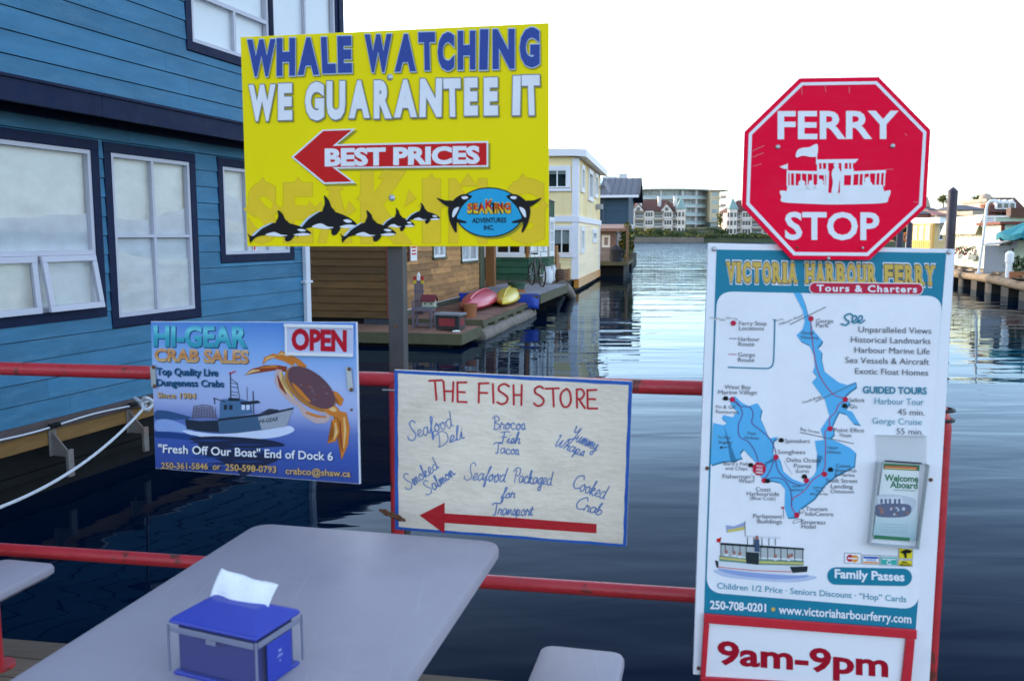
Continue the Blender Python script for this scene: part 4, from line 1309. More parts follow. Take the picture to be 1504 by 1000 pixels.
    for x, y in ((138, 713), (667, 746), (385, 899), c6(272, 68), c6(343, 136), c6(503, 117), c6(616, 87)):
        S.disc(mb, x, y, 13, 8, black, 5.1, 12); S.poly(mb, [(x - 8, y - 12), (x + 8, y - 12), (x + 10, y), (x - 10, y)], black, 5.3)
    x, y = c6(308, 82)
    S.disc(mb, x, y, 31, 31, red, 5.2, 8, R(22.5))
    for i, wd_ in enumerate(('YOU', 'ARE', 'HERE')): S.text(mb, wd_, (x - 15, y - 8 + i * 14), (x + 15, y - 7 + i * 14), 9, white, 6, bold=0.02)
    S.line(mb, [c6(414, 295), c6(412, 250)], 2.5, txt, 3); S.poly(mb, [c6(404, 246), c6(416, 246), c6(416, 254), c6(404, 254)], red, 3.6)
    S.line(mb, [(112, 929), (142, 928)], 3, black, 5); S.poly(mb, [(110, 929), (122, 922), (122, 936)], black, 5.4)
    S.disc(mb, *c6(492, 264), 11, 11, txt, 4.6, 16); S.disc(mb, *c6(492, 264), 8.5, 8.5, white, 5.2, 16); S.text(mb, 'i', (c6(492, 264)[0] - 2, c6(492, 264)[1] + 6), (c6(492, 264)[0] + 2, c6(492, 264)[1] + 6), 11, txt, 5.8)
    S.line(mb, [c6(452, 312), c6(462, 302), c6(492, 298), c6(490, 306), c6(456, 318)], 2, txt, 4, closed=True)
    # legend
    S.line(mb, [(155, 445), (187, 446)], 3.5, purple, 3); S.line(mb, [(150, 515), (185, 516)], 3.5, rline, 3)
    S.curve(mb, [(357, 362), (354, 470), (350, 550), (335, 575), (300, 578), (150, 573)], 6, teal, 3)
    for i in range(9): S.disc(mb, 75 + i * 14 + rng.uniform(-5, 5), 358 + rng.uniform(-5, 5), rng.uniform(6, 14), rng.uniform(3, 6), haze_, 2 + i * 0.02, 10)
    for i in range(4): S.disc(mb, 350 + i * 12 + rng.uniform(-4, 4), 362 + rng.uniform(-5, 5), rng.uniform(6, 12), rng.uniform(3, 6), haze_, 2 + i * 0.02, 10)
    S.done(mb, 'map')
    # lettering
    mb = MB()
    def t(body, x0, y0, x1, y1, h, m=txt, bold=0.0, **k): S.text(mb, body, (x0, y0), (x1, y1), h, m, k.pop('l', 5.6), bold=bold, **k)
    t('Unparalleled Views', 728, 417, 1052, 424, 26); t('Historical Landmarks', 695, 462, 1048, 469, 26); t('Harbour Marine Life', 711, 508, 1045, 515, 26)
    t('Sea Vessels & Aircraft', 670, 553, 1042, 562, 26); t('Exotic Float Homes', 713, 602, 1038, 610, 26)
    t('GUIDED TOURS', 747, 687, 1032, 692, 29, teal, 0.03); t('Harbour Tour', 800, 736, 1018, 741, 28, ltteal); t('45 min.', 903, 783, 1022, 787, 26); t('Gorge Cruise', 790, 823, 1010, 829, 27, ltteal); t('55 min.', 897, 869, 1016, 873, 26)
    S.curve(mb, [(706, 346), (690, 335), (668, 345), (672, 360), (686, 372), (672, 386), (652, 380)], 7, teal, 5.6)
    for x in (702, 728): S.curve(mb, [(x - 4, 372), (x + 14, 362), (x + 16, 346), (x + 4, 346), (x - 2, 364), (x + 8, 377), (x + 28, 364)], 6, teal, 5.9 + (x > 710) * 0.1)
    for i, (bd, x0, y0, x1) in enumerate((('Ferry Stop', 197, 386, 320), ('Locations', 197, 408, 308), ('Harbour', 195, 456, 290), ('Route', 195, 478, 266), ('Gorge', 193, 525, 268), ('Route', 193, 548, 265), ('West Bay', 133, 669, 250), ('Marine Village', 105, 692, 277),
                                          ('Gorge', 540, 375, 616), ('Park', 540, 395, 596), ('Selkirk', 687, 727, 756), ('Glo', 690, 755, 723), ('Point Ellice', 619, 860, 753), ('House', 645, 882, 697), ('Spinnakers', 401, 908, 512), ('Songhees', 370, 957, 492))):
        t(bd, x0, y0, x1, y0 + 1, 18)
    for bd, x0, y0, x1, y1, h in (('Fin & Gill', 95, 755, 180, 757, 15), ('Restaurant', 95, 776, 198, 780, 15), ('Tillicum Road', 374, 390, 478, 348, 12), ('Trestle Bridge', 478, 736, 566, 706, 11), ('Bay Street', 470, 852, 556, 868, 13), ('Gorge', 476, 425, 530, 426, 13), ('Waterway', 470, 444, 552, 448, 12),
                                 ('Outer', 234, 870, 276, 874, 13), ('Harbour', 222, 890, 288, 894, 13), ('To Port', 104, 890, 160, 891, 13), ('Angeles', 104, 911, 166, 912, 13), ('Upper', 592, 934, 638, 936, 13), ('Harbour', 590, 954, 652, 957, 13)):
        t(bd, x0, y0, x1, y1, h)
    z6()
    for bd, x0, y0, x1, h in (("Bard's Fish", 154, 66, 262, 15), ('and Chips', 162, 86, 258, 15), ("Fisherman's", 150, 122, 288, 18), ('Wharf', 218, 142, 288, 18), ('Coast', 293, 178, 358, 18), ('Harbourside', 254, 197, 394, 18), ('(Blue Crab)', 268, 215, 378, 15), ('Delta Ocean', 426, 52, 574, 18),
                              ('Pointe', 458, 77, 532, 18), ('(Lure)', 466, 97, 522, 16), ('Canoe', 640, 75, 702, 15), ('Brew Pub', 637, 95, 728, 15), ('& Marina', 633, 114, 720, 15), ('Swift Street', 597, 141, 732, 18), ('Landing', 617, 165, 712, 18), ('Chinatown', 616, 186, 717, 16),
                              ('Tourism', 508, 262, 602, 18), ('InfoCentre', 507, 284, 628, 18), ('Empress', 490, 319, 594, 18), ('Hotel', 490, 338, 551, 18), ('Parliament', 282, 294, 407, 18), ('Buildings', 300, 316, 406, 18)):
        t(bd, x0, y0, x1, y0 + 2, h)
    for bd, x0, y0, x1, y1, h in (('Inner', 452, 162, 490, 160, 11), ('Harbour', 440, 178, 500, 176, 11), ('Johnson', 542, 166, 594, 166, 9), ('Street', 552, 180, 588, 180, 9), ('(Blue) Bridge', 528, 194, 606, 194, 9), ('Westsong Way', 414, 52, 450, 108, 8)):
        t(bd, x0, y0, x1, y1, h)
    t('Children 1/2 Price \u00b7 Seniors Discount \u00b7 \u201cHop\u201d Cards', 127, 598, 943, 657, 25, ltteal, 0.012, l=3)
    t('250-708-0201', 96, 685, 338, 699, 34, white, 0.03, l=3); t('www.victoriaharbourferry.com', 392, 706, 965, 748, 36, white, 0.02, l=3)
    S.disc(mb, 369, 688, 9, 9, gold, 3, 14)
    S.done(mb, 'lettering')
    mb = MB()
    pill(640, 544, 930, 550, 38, teal, 3)
    S.text(mb, 'Family Passes', (634, 551), (935, 566), 36, white, 4, bold=0.03)
    S.done(mb, 'passes_button')
    # payment cards
    mb = MB()
    cb = ink('card_blue', (0.03, 0.10, 0.42)); co = ink('card_orange', (0.75, 0.3, 0.03)); cg = ink('card_green', (0.05, 0.4, 0.35)); cy = ink('card_yellow', (0.75, 0.6, 0.02)); grey = ink('text_grey', (0.09, 0.09, 0.105))
    for x0, x1, y0, y1 in ((677, 747, 446, 490), (755, 825, 454, 494), (831, 904, 458, 500), (911, 970, 420, 470), (909, 968, 475, 502)):
        S.poly(mb, [(x0 - 2, y0 - 2), (x1 + 2, y0), (x1 + 2, y1 + 2), (x0 - 2, y1)], grey, 2.6); S.poly(mb, [(x0, y0), (x1, y0 + 2), (x1, y1), (x0, y1 - 2)], white, 3.3)
    S.disc(mb, 700, 467, 15, 16, red, 4, 16); S.disc(mb, 721, 469, 15, 16, co, 4.4, 16); S.poly(mb, [(690, 464), (731, 466), (731, 472), (690, 470)], white, 5)
    S.poly(mb, [(758, 459), (822, 461), (822, 470), (758, 468)], cb, 4); S.poly(mb, [(758, 482), (822, 484), (822, 491), (758, 489)], co, 4); S.text(mb, 'VISA', (770, 480), (812, 481), 10, cb, 4.2, shear=.2)
    S.poly(mb, [(833, 462), (902, 464), (902, 497), (833, 495)], cg, 4); S.curve(mb, [(876, 478), (864, 478), (860, 488), (868, 494), (876, 490)], 4, white, 5); S.poly(mb, [(838, 468), (898, 470), (898, 474), (838, 472)], white, 5)
    S.poly(mb, [(912, 421), (969, 423), (969, 469), (912, 467)], cy, 4); S.poly(mb, [(914, 440), (945, 428), (968, 436), (960, 445), (930, 448)], black, 5); S.poly(mb, [(930, 445), (944, 447), (944, 467), (936, 466)], black, 5.2)
    S.poly(mb, [(911, 477), (967, 478), (967, 501), (911, 500)], cy, 4); S.text(mb, 'BILL', (925, 488), (950, 489), 8, black, 5, bold=0.03); S.text(mb, 'MILLION', (915, 499), (963, 500), 8, black, 5, bold=0.03)
    S.done(mb, 'payment_logos')
    # little ferry
    mb = MB()
    hull = ink('ferry_white', (0.66, 0.68, 0.72)); grn = ink('ferry_green', (0.16, 0.28, 0.2)); ylw = ink('ferry_yellow', (0.6, 0.5, 0.15)); sea1 = ink('ferry_sea', (0.28, 0.36, 0.62)); sea2 = ink('ferry_sea_pale', (0.48, 0.54, 0.7)); dkc = ink('ferry_dark', (0.02, 0.03, 0.035)); skin = ink('ferry_people', (0.35, 0.15, 0.12)); teal2 = ink('ferry_teal', (0.05, 0.3, 0.3))
    S.blob(mb, [(110, 520), (180, 520), (300, 530), (450, 540), (550, 545), (540, 560), (440, 572), (280, 562), (160, 548)], sea2, 2.2)
    S.blob(mb, [(130, 512), (200, 520), (330, 535), (450, 542), (520, 540), (500, 552), (400, 558), (260, 548), (170, 532)], sea1, 2.6)
    S.poly(mb, [(118, 478), (250, 488), (400, 500), (518, 500), (515, 528), (440, 534), (320, 530), (200, 518), (124, 508)], hull, 3.1)
    S.poly(mb, [(118, 476), (132, 480), (132, 510), (124, 506)], dkc, 3.6); S.poly(mb, [(440, 504), (518, 502), (515, 526), (452, 531)], dkc, 3.6)
    S.line(mb, [(132, 505), (280, 520), (450, 526)], 3, ink('red', (0.6, 0.008, 0.01)), 3.7)
    S.poly(mb, [(136, 456), (254, 468), (254, 490), (136, 480)], grn, 3.3); S.poly(mb, [(136, 462), (254, 474), (254, 482), (136, 470)], ylw, 3.9)
    S.poly(mb, [(308, 470), (500, 478), (500, 500), (308, 496)], grn, 3.3); S.poly(mb, [(308, 480), (500, 486), (500, 494), (308, 488)], ylw, 3.9)
    S.poly(mb, [(140, 400), (320, 412), (502, 424), (502, 432), (320, 422), (140, 410)], dkc, 3.6); S.poly(mb, [(142, 410), (500, 432), (500, 470), (142, 458)], ink('ferry_inside', (0.42, 0.45, 0.45)), 2.8)
    for x in (143, 162, 195, 225, 252, 315, 345, 375, 402, 430, 462, 496): S.line(mb, [(x, 408 + (x - 140) * .066), (x, 462 + (x - 140) * .05)], 3, dkc, 3.8, caps=False)
    S.poly(mb, [(252, 368), (400, 376), (400, 384), (252, 376)], hull, 3.8)
    for x in (258, 285, 320, 350, 378): S.line(mb, [(x, 374), (x, 412)], 3, dkc, 3.5, caps=False)
    S.poly(mb, [(250, 440), (308, 444), (306, 496), (252, 490)], dkc, 4.1); S.poly(mb, [(288, 385), (308, 385), (310, 440), (288, 438)], ink('ferry_person', (0.05, 0.08, 0.15)), 4.2); S.disc(mb, 298, 378, 8, 9, skin, 4.4, 10)
    for x, y in ((166, 440), (200, 444), (225, 448), (378, 458), (436, 460), (448, 455)): S.disc(mb, x, y, 7, 9, skin, 4.2, 10); S.disc(mb, x, y + 12, 10, 8, hull, 4.0, 10)
    S.poly(mb, [(164, 325), (200, 330), (246, 312), (246, 345), (205, 352), (168, 358)], ink('flag_blue', (0.3, 0.35, 0.55)), 2.8); S.poly(mb, [(170, 345), (246, 330), (246, 345), (172, 357)], ylw, 3.5); S.line(mb, [(247, 308), (248, 372)], 2.5, dkc, 3.4)
    S.poly(mb, [(124, 385), (144, 378), (142, 396), (126, 400)], ink('red', (0.6, 0.008, 0.01)), 3); S.line(mb, [(145, 378), (136, 402)], 2, dkc, 3)
    S.done(mb, 'boat_picture')
    z5()
    for x, y in ((87, 48), (1132, 62)): S.screw(x, y, 11)
    for x, y in (c6(84, 80), c6(1050, 130), c6(47, 943)): S.screw(x, y, 9, m=M_rust)
    # red uprights that carry the board
    for px in (1100, 1300):
        c = DY(px, 700, 2.53)
        MB().tube([Vector((c.x, c.y, DOCK_Z)), Vector((c.x, c.y + 0.03, 1.85))], 0.021, M_red, 12).build('upright', S.root, True, S.o)

    # hours plate
    H = Sign('hours_plate', 'white opening hours plate reading 9am-9pm in a red frame', 'sign', BC, BYAW, BTILT, (1180, 998), lift=0.006)
    H.zoom(1010, 660, 2.941)
    H.panel([(75, 722), (978, 786), (955, 1042), (55, 992)], 0.004, mat('hours_white', (0.80, 0.80, 0.83), 0.4, var=0.03), bev=0)
    hm = mat('red_frame_paint', (0.55, 0.015, 0.03), 0.4, var=0.1, scale=20)
    mb = MB()
    for q in ([(70, 704), (986, 774), (985, 814), (68, 744)], [(68, 745), (92, 747), (76, 975), (54, 974)], [(940, 811), (978, 814), (958, 1030), (916, 1026)], [(54, 975), (916, 1027), (914, 1045), (54, 995)]):
        v = [H.at(*p, 0.5) for p in q]
        mb.prism(v, H.n * 0.009, hm)
    mb.build('frame', H.root, off=H.o, bevel=0.002)
    mb = MB()
    H.text(mb, '9am-9pm', (128, 921), (866, 978), 94, ink('hours_dark_red', (0.36, 0.004, 0.02)), 1.5, bold=0.03, top=96)
    H.done(mb, 'lettering')
    H.screw(975, 804, 8)

    # clear leaflet holder with its leaflet
    L = Sign('leaflet', 'white and green folded leaflet inside the clear holder on the ferry board', 'leaflet', BC, BYAW, BTILT, (1310, 796), lift=0.012)
    L.zoom(1010, 660, 2.941)
    L.panel([(846, 58), (1002, 66), (986, 396), (800, 374)], 0.004, mat('leaflet_paper', (0.62, 0.68, 0.68), 0.5, var=0.02, grad=(2, [(0, (0.30, 0.46, 0.5)), (0.25, (0.48, 0.6, 0.62)), (0.5, (0.68, 0.72, 0.72)), (1, (0.7, 0.73, 0.7))])), bev=0)
    mb = MB()
    gr = ink('leaflet_green', (0.015, 0.16, 0.06)); ro = ink('leaflet_red', (0.5, 0.1, 0.05)); yo = ink('leaflet_orange', (0.65, 0.4, 0.08)); bo = ink('leaflet_boat', (0.1, 0.12, 0.2)); bo2 = ink('leaflet_boat_pale', (0.5, 0.55, 0.6)); bo3 = ink('leaflet_boat_rust', (0.3, 0.14, 0.1))
    L.poly(mb, [(846, 59), (1002, 67), (1000, 92), (846, 84)], gr, 1); L.poly(mb, [(850, 68), (990, 74), (990, 88), (850, 82)], ro, 1.8); L.poly(mb, [(852, 76), (985, 82), (985, 87), (852, 81)], yo, 2.4)
    L.poly(mb, [(806, 368), (960, 380), (958, 396), (804, 384)], gr, 1.2)
    L.done(mb, 'printed_band')
    mb = MB()
    L.text(mb, 'Welcome', (850, 134), (996, 140), 27, gr, 1, bold=0.03); L.text(mb, 'Aboard', (874, 163), (993, 169), 27, gr, 1, bold=0.03)
    tg = ink('text_grey', (0.09, 0.09, 0.105))
    for y in (320, 332, 344, 354): L.line(mb, [(832, y), (950, y + 6)], 2, ink('leaflet_text', (0.25, 0.35, 0.4)), 1, caps=False)
    L.line(mb, [(890, 174), (985, 178)], 2.4, tg, 1, caps=False)
    L.done(mb, 'lettering')
    mb = MB()
    L.blob(mb, [(815, 200), (900, 195), (975, 210), (985, 240), (950, 285), (860, 290), (812, 275)], bo2, 1)
    L.blob(mb, [(812, 240), (880, 232), (960, 240), (950, 285), (860, 292), (814, 282)], bo, 1.8); L.poly(mb, [(820, 205), (925, 202), (935, 240), (822, 238)], ink('ferry_white', (0.66, 0.68, 0.72)), 1.6)
    for x in (832, 850, 868, 890, 908): L.poly(mb, [(x, 212), (x + 10, 212), (x + 10, 232), (x, 232)], bo, 2.4)
    for i in range(16): L.disc(mb, rng.uniform(825, 955), rng.uniform(246, 282), rng.uniform(4, 10), rng.uniform(4, 8), (bo3, bo2, bo)[i % 3], 2.5 + i * 0.05, 9)
    L.done(mb, 'boat_picture')
    h = Sign('leaflet_holder', 'clear plastic leaflet holder screwed to the right side of the ferry board', 'leaflet holder', BC, BYAW, BTILT, (1312, 803), lift=0.004)
    h.zoom(1010, 660, 2.941)
    clear = MATS['clear']
    edge = mat('plastic_edge', (0.42, 0.46, 0.46), 0.3, var=0.05)
    front = MB()
    D_ = h.n
    front.prism([h.at(*p) + D_ * 0.022 for p in ((815, 62), (1030, 70), (985, 420), (778, 402))], -D_ * 0.002, clear)
    cloudy = bpy.data.materials.new('cloudy_acrylic')
    cloudy.use_nodes = True
    q_ = cloudy.node_tree.nodes['Principled BSDF']
    q_.inputs['Base Color'].default_value = (0.5, 0.54, 0.53, 1)
    q_.inputs['Roughness'].default_value = 0.2
    q_.inputs['Alpha'].default_value = 0.16
    front.prism([h.at(*p) for p in ((812, -62), (1030, -58), (1032, 60), (815, 50))], D_ * 0.003, cloudy)
    front.build('front_sheet', h.root, off=h.o)
    mb = MB()
    for a, b in (((815, 52), (778, 402)), ((778, 402), (985, 420)), ((985, 420), (1030, 60))):
        pa, pb = h.at(*a) + D_ * 0.011, h.at(*b) + D_ * 0.011
        mb.beam(pa, pb, 0.0024, 0.024, edge, up=tuple(D_))
    mb.beam(h.at(812, -62) + D_ * .002, h.at(1030, -58) + D_ * .002, 0.002, 0.004, edge, up=tuple(D_))
    mb.beam(h.at(815, 52) + D_ * .004, h.at(1030, 62) + D_ * .004, 0.003, 0.004, edge, up=tuple(D_))
    mb.beam(h.at(845, 45) + D_ * .012, h.at(1003, 56) + D_ * .012, 0.004, 0.003, ink('painted_shadow', (0.04, 0.04, 0.04)), up=tuple(D_))  # solid dark bar painted as the shadow above the leaflet
    mb.build('side_strip', h.root, off=h.o)
ferry_board()

def octagon():
    S = Sign('ferry_stop_sign', 'red octagonal ferry stop sign with white boat, above the teal board', 'sign', BC, BYAW, BTILT, (1220, 382), lift=0.02)
    S.zoom(1070, 100, 3.333)
    red = mat('sign_red', (0.86, 0.003, 0.04), 0.45, var=0.03, scale=4, spec=0.06, dirt=(0.6, 0.05, 0.10), dirt_amt=0.2, dirt_scale=16, stretch=(1, 1, 3))
    white = ink('white', (0.8, 0.8, 0.82))
    O = [(348, 50), (736, 44), (990, 303), (968, 682), (690, 940), (308, 937), (65, 676), (78, 312)]
    C = Vector((528, 494))
    def sc_(k): return [tuple(C + (Vector(p) - C) * k) for p in O]
    v = [S.at(*p) for p in O]
    MB().prism(v, -S.n * 0.004, red).build('panel', S.root, off=S.o, bevel=0.001)
    mb = MB()
    A, B = sc_(0.953), sc_(0.918)
    A = [(x, y + 1) for x, y in A]
    for i in range(8):
        j = (i + 1) % 8
        mb.add([S.at(*p, 1) for p in (A[i], A[j], B[j], B[i])], [(0, 1, 2, 3)], white)
    S.done(mb, 'border')
    mb = MB()
    S.text(mb, 'FERRY', (240, 345), (832, 343), 128, white, 1, bold=0.026)
    S.text(mb, 'STOP', (276, 836), (738, 838), 126, white, 1, bold=0.026)
    S.done(mb, 'lettering')
    # white ferry silhouette
    mb = MB()
    P = lambda pts, l=1: S.poly(mb, pts, white, l)
    S.blob(mb, [(252, 602), (300, 604), (400, 610), (520, 612), (640, 612), (750, 606), (792, 600), (782, 640), (765, 660), (640, 666), (500, 668), (380, 664), (264, 656), (258, 630)], white, 1, 4)
    P([(252, 601), (284, 605), (290, 575), (480, 575), (484, 640), (262, 650)], 1.2)
    P([(550, 575), (752, 572), (762, 604), (792, 598), (776, 655), (545, 655)], 1.3)
    P([(285, 503), (480, 506), (480, 522), (285, 515)], 1.4); P([(550, 508), (770, 500), (770, 514), (552, 524)], 1.4)
    P([(430, 449), (636, 446), (618, 466), (432, 466)], 1.5)
    for x, w in ((288, 8), (302, 7), (324, 8), (356, 6), (384, 6), (412, 6), (438, 8), (470, 7)): P([(x - w / 2, 512), (x + w / 2, 512), (x + w / 2, 580), (x - w / 2, 580)], 1.6)
    for x, w in ((607, 12), (640, 6), (662, 8), (690, 5), (722, 7), (744, 8), (764, 7)): P([(x - w / 2, 510), (x + w / 2, 510), (x + w / 2 - 4, 580), (x - w / 2 - 4, 580)], 1.6)
    for x, w in ((438, 10), (458, 7), (482, 10), (560, 16), (586, 7), (604, 8)): P([(x - w / 2, 462), (x + w / 2, 462), (x + w / 2, 515), (x - w / 2, 515)], 1.7)
    P([(440, 495), (486, 495), (486, 525), (440, 525)], 1.8); P([(556, 495), (612, 495), (612, 525), (556, 525)], 1.8)
    P([(478, 505), (492, 505), (486, 640), (474, 640)], 1.9); P([(546, 505), (566, 505), (562, 640), (544, 640)], 1.9)
    S.disc(mb, 527, 478, 13, 14, white, 2, 14); S.blob(mb, [(514, 492), (540, 490), (546, 530), (540, 570), (532, 615), (504, 615), (510, 560), (504, 520)], white, 2.1, 4)
    for x, y, r in ((358, 566, 17), (404, 562, 12), (448, 560, 16), (680, 548, 14)): S.disc(mb, x, y, r, r, white, 2, 14); S.blob(mb, [(x - r * 2, 592), (x - r, y + r * .6), (x + r, y + r * .6), (x + r * 2, 592)], white, 2.2, 3)
    S.line(mb, [(432, 376), (430, 470)], 5, white, 1.8)
    S.blob(mb, [(330, 438), (336, 405), (360, 392), (395, 388), (434, 374), (432, 430), (400, 436), (365, 430)], white, 2.3, 4)
    S.line(mb, [(287, 470), (288, 505)], 4, white, 1.8); P([(248, 484), (286, 472), (286, 494), (270, 494)], 2)
    S.done(mb, 'boat_emblem')
    S.screw(241, 387, 12); S.screw(803, 382, 12); S.screw(336, 878, 6, m=M_rust); S.screw(656, 880, 7); S.screw(489, 932, 9)
    # scratches in the paint
    mb = MB()
    scr = ink('scratch', (0.62, 0.25, 0.3))
    for a, b in (((115, 408), (175, 380)), ((118, 438), (172, 415)), ((120, 482), (160, 470)), ((358, 85), (360, 130)), ((470, 80), (478, 120)), ((590, 92), (592, 125)), ((862, 322), (875, 332)), ((760, 498), (805, 496)), ((905, 655), (940, 660))):
        S.line(mb, [a, b], 2.2, scr, 0.7, caps=False)
    S.done(mb, 'scratch')
    c = S.at(520, 600)
octagon()

# ------------------------------------------------------------------ BLUE FLOAT HOUSE on the left
M_bsid = mat('blue_siding_paint', (0.030, 0.148, 0.26), 0.62, var=0.22, scale=1.6, stretch=(1, 1, 5), island=0.13, bump=0.2, bscale=35, dirt=(0.08, 0.22, 0.33), dirt_amt=0.6, dirt_scale=2.5)
M_groove = mat('siding_backing', (0.004, 0.012, 0.02), 0.9)
M_sheet_fold = mat('fold_shade_sheet', (0.58, 0.61, 0.65), 0.9, var=0.16, scale=3, bump=0.8, bdist=0.07, bdetail=1, bscale=2.4, stretch=(1, 1, 1.7))  # greyer copy of the sheet, fold shading put into its tone
M_navy = mat('navy_trim_paint', (0.004, 0.011, 0.042), 0.6, spec=.2, var=0.15, scale=6, bump=0.1, bscale=40)
M_sash = mat('white_vinyl_sash', (0.50, 0.50, 0.57), 0.4, var=0.04)
M_sheet = mat('white_sheet_curtain', (0.68, 0.69, 0.67), 0.9, var=0.16, scale=2.5, bump=0.8, bdist=0.07, bdetail=1, bscale=2.4, stretch=(1, 1, 1.7))
M_blind = mat('white_blind', (0.80, 0.82, 0.84), 0.7, var=0.03, stretch=(1, 1, 30), scale=3)
M_beam = mat('yellowed_beam_wood', (0.20, 0.105, 0.03), 0.8, var=0.25, scale=3, stretch=(1, 1, 6), bump=0.3)
M_skirt = mat('brown_skirt_board', (0.075, 0.055, 0.055), 0.8, var=0.25, scale=10)
M_hull = mat('black_float', (0.005, 0.0055, 0.006), 0.7, spec=0.2, var=0.3, scale=5)
M_rope = mat('white_rope', (0.66, 0.68, 0.72), 0.8, var=0.08, scale=60, bump=0.6, bscale=160)
B0 = G(0, 632, 0.60)
BTH = R(17.2)
BD = Vector((math.sin(BTH), math.cos(BTH), 0))
BN = Vector((math.cos(BTH), -math.sin(BTH), 0))
B_ORG = Vector((B0.x, B0.y, 0))
def bpx(x, y, off=0.0):                      # picture point to (s, z) on the blue house's wall plane
    p = hit(x, y, B_ORG + BN * off, BN)
    return (p - B_ORG).dot(BD), p.z
BS1 = bpx(447, 420)[0]                       # the lower corner with the downspout
def blue_house():
    s_l = -6.0
    root = thing('float_house', 'blue two-storey float house with navy trim filling the left side', 'house', B_ORG + BD * 0.0)
    o = Vector(root.location)
    W = Wall((0, 0, 0), BD, BN)
    zf = 0.60
    OV = 0.34
    z_soff = bpx(200, 178, OV)[1]                                 # the upper storey hangs over
    up_s1 = bpx(500, 25, OV)[0]
    # windows measured on the wall
    def rect(xl, xr, yt, yb, xm, off=0.0):    # left x, right x at height of their middles, y at xm
        ym = (yt + yb) / 2
        return bpx(xl, ym, off)[0], bpx(xr, ym, off)[0], bpx(xm, yb, off)[1], bpx(xm, yt, off)[1]
    w1 = rect(-150, 147, 190, 473, 80)
    w2 = rect(155, 288, 218, 474, 221)
    w3 = rect(319, 428, 236, 384, 372)
    w1 = (w1[0], w1[1], w1[2], w2[3]); w3 = (w3[0], w3[1], w3[2], w2[3])
    u1 = rect(269, 398, -60, 92, 333, OV)
    u2 = rect(393.5, 494, -60, 99, 440, OV)
    u1 = (u1[0], u1[1], u1[2], u1[2] + 1.3)
    u2 = (bpx(399.5, 30, OV)[0] - 0.1, u2[1], u1[2] - 0.25, u1[2] + 1.3)
    mb = MB()
    siding(mb, W, s_l, BS1, zf, z_soff + 0.12, 0.162, M_bsid, [w1, w2, w3])
    W.box(mb, s_l, BS1, zf, z_soff, -0.008, 0.0, M_room)
    # openings are cut by a wall core that stops at each window
    mb2 = MB()
    siding(mb2, W2(W, OV), s_l, up_s1, z_soff + 0.33, 6.4, 0.165, M_bsid, [u1, u2])
    wall = None
    # core walls behind the boards, in strips round the windows
    def core(mbx, Wc, s0, s1, z0, z1, ops):
        cur = s0
        for a, b, c, d in sorted(ops):
            if a > cur: Wc.box(mbx, cur, a + .02, z0, z1, -0.12, 0.001, M_groove)
            Wc.box(mbx, a + .02, b - .02, z0, c + .02, -0.12, 0.001, M_groove)
            if d < z1: Wc.box(mbx, a + .02, b - .02, d - .02, z1, -0.12, 0.001, M_groove)
            cur = b - .02
        if cur < s1: Wc.box(mbx, cur, s1, z0, z1, -0.12, 0.001, M_groove)
    mb = MB()
    siding(mb, W, s_l, BS1, zf, z_soff + 0.02, 0.162, M_bsid, [w1, w2, w3], lap=.018, groove=.006)
    core(mb, W, s_l, BS1 - 0.01, zf + .01, z_soff + .02, [w1, w2, w3])
    # end wall facing up the channel, and back
    We = Wall(W(BS1, 0, 0), -BN, BD)
    siding(mb, We, 0.012, 5.5, zf, z_soff + 0.02, 0.162, M_bsid)
    We.box(mb, 0.013, 5.5, zf + .01, z_soff + .02, -0.12, 0.001, M_bsid)
    Wn = Wall(W(s_l, 0, 0), -BN, -BD)
    Wn.box(mb, 0.14, 5.5, zf, z_soff + .02, -0.12, 0.0, M_bsid)
    mb.build('lower_wall', root)
    U = W2(W, OV)
    mb = MB()
    zu0 = bpx(200, 153, OV)[1]
    siding(mb, U, s_l, up_s1, zu0, 5.9, 0.165, M_bsid, [u1, u2], lap=.018, groove=.006)
    core(mb, U, s_l, up_s1 - 0.01, zu0 + .01, 5.9, [u1, u2])
    Ue = Wall(U(up_s1, 0, 0), -BN, BD)
    siding(mb, Ue, 0.012, 5.9, zu0, 5.9, 0.165, M_bsid)
    Ue.box(mb, 0.013, 5.9, zu0 + .01, 5.9, -0.12, 0.001, M_bsid)
    mb.build('upper_wall', root)
    # fascia band and soffit between the storeys
    mb = MB()
    zc = z_soff
    p = s_l
    while p < up_s1 - 0.01:
        q = min(p + 3.4, up_s1 + 0.03)
        W.box(mb, p, q - 0.004, zc - 0.02, zu0 - 0.002, OV + 0.0, OV + 0.045, M_navy)
        p = q
    W.box(mb, s_l, up_s1 + 0.03, zu0 + 0.0, zu0 + 0.022, OV + 0.0175, OV + 0.062, M_navy)
    Ue.box(mb, 0.0, 5.9, zc - 0.02, zu0 - 0.002, 0.0, 0.03, M_navy)
    W.box(mb, s_l, up_s1 - 0.005, zc + 0.022, zc + 0.05, -0.13, OV - 0.002, M_navy)  # soffit in navy: the shade under the overhang is put into its colour
    W.box(mb, s_l, BS1 + 0.1, zc - 0.04, zc + 0.018, 0.0185, 0.05, M_navy)
    mb.build('fascia', root)
    mb = MB()
    Ue.box(mb, -0.025, 0.09, zu0 + .024, 5.9, 0.002, 0.03, M_navy)
    U.box(mb, up_s1 - 0.11, up_s1 + 0.0, zu0 + .024, 5.9, 0.019, 0.045, M_navy)
    mb.build('corner_board', root)
    # shallow roof
    mb = MB()
    roofm = mat('dark_shingle_roof', (0.04, 0.042, 0.05), 0.85, var=0.25, scale=8)
    U.box(mb, s_l - 0.3, up_s1 + 0.4, 5.9, 6.02, -6.2, 0.45, M_navy)
    mid = -2.9
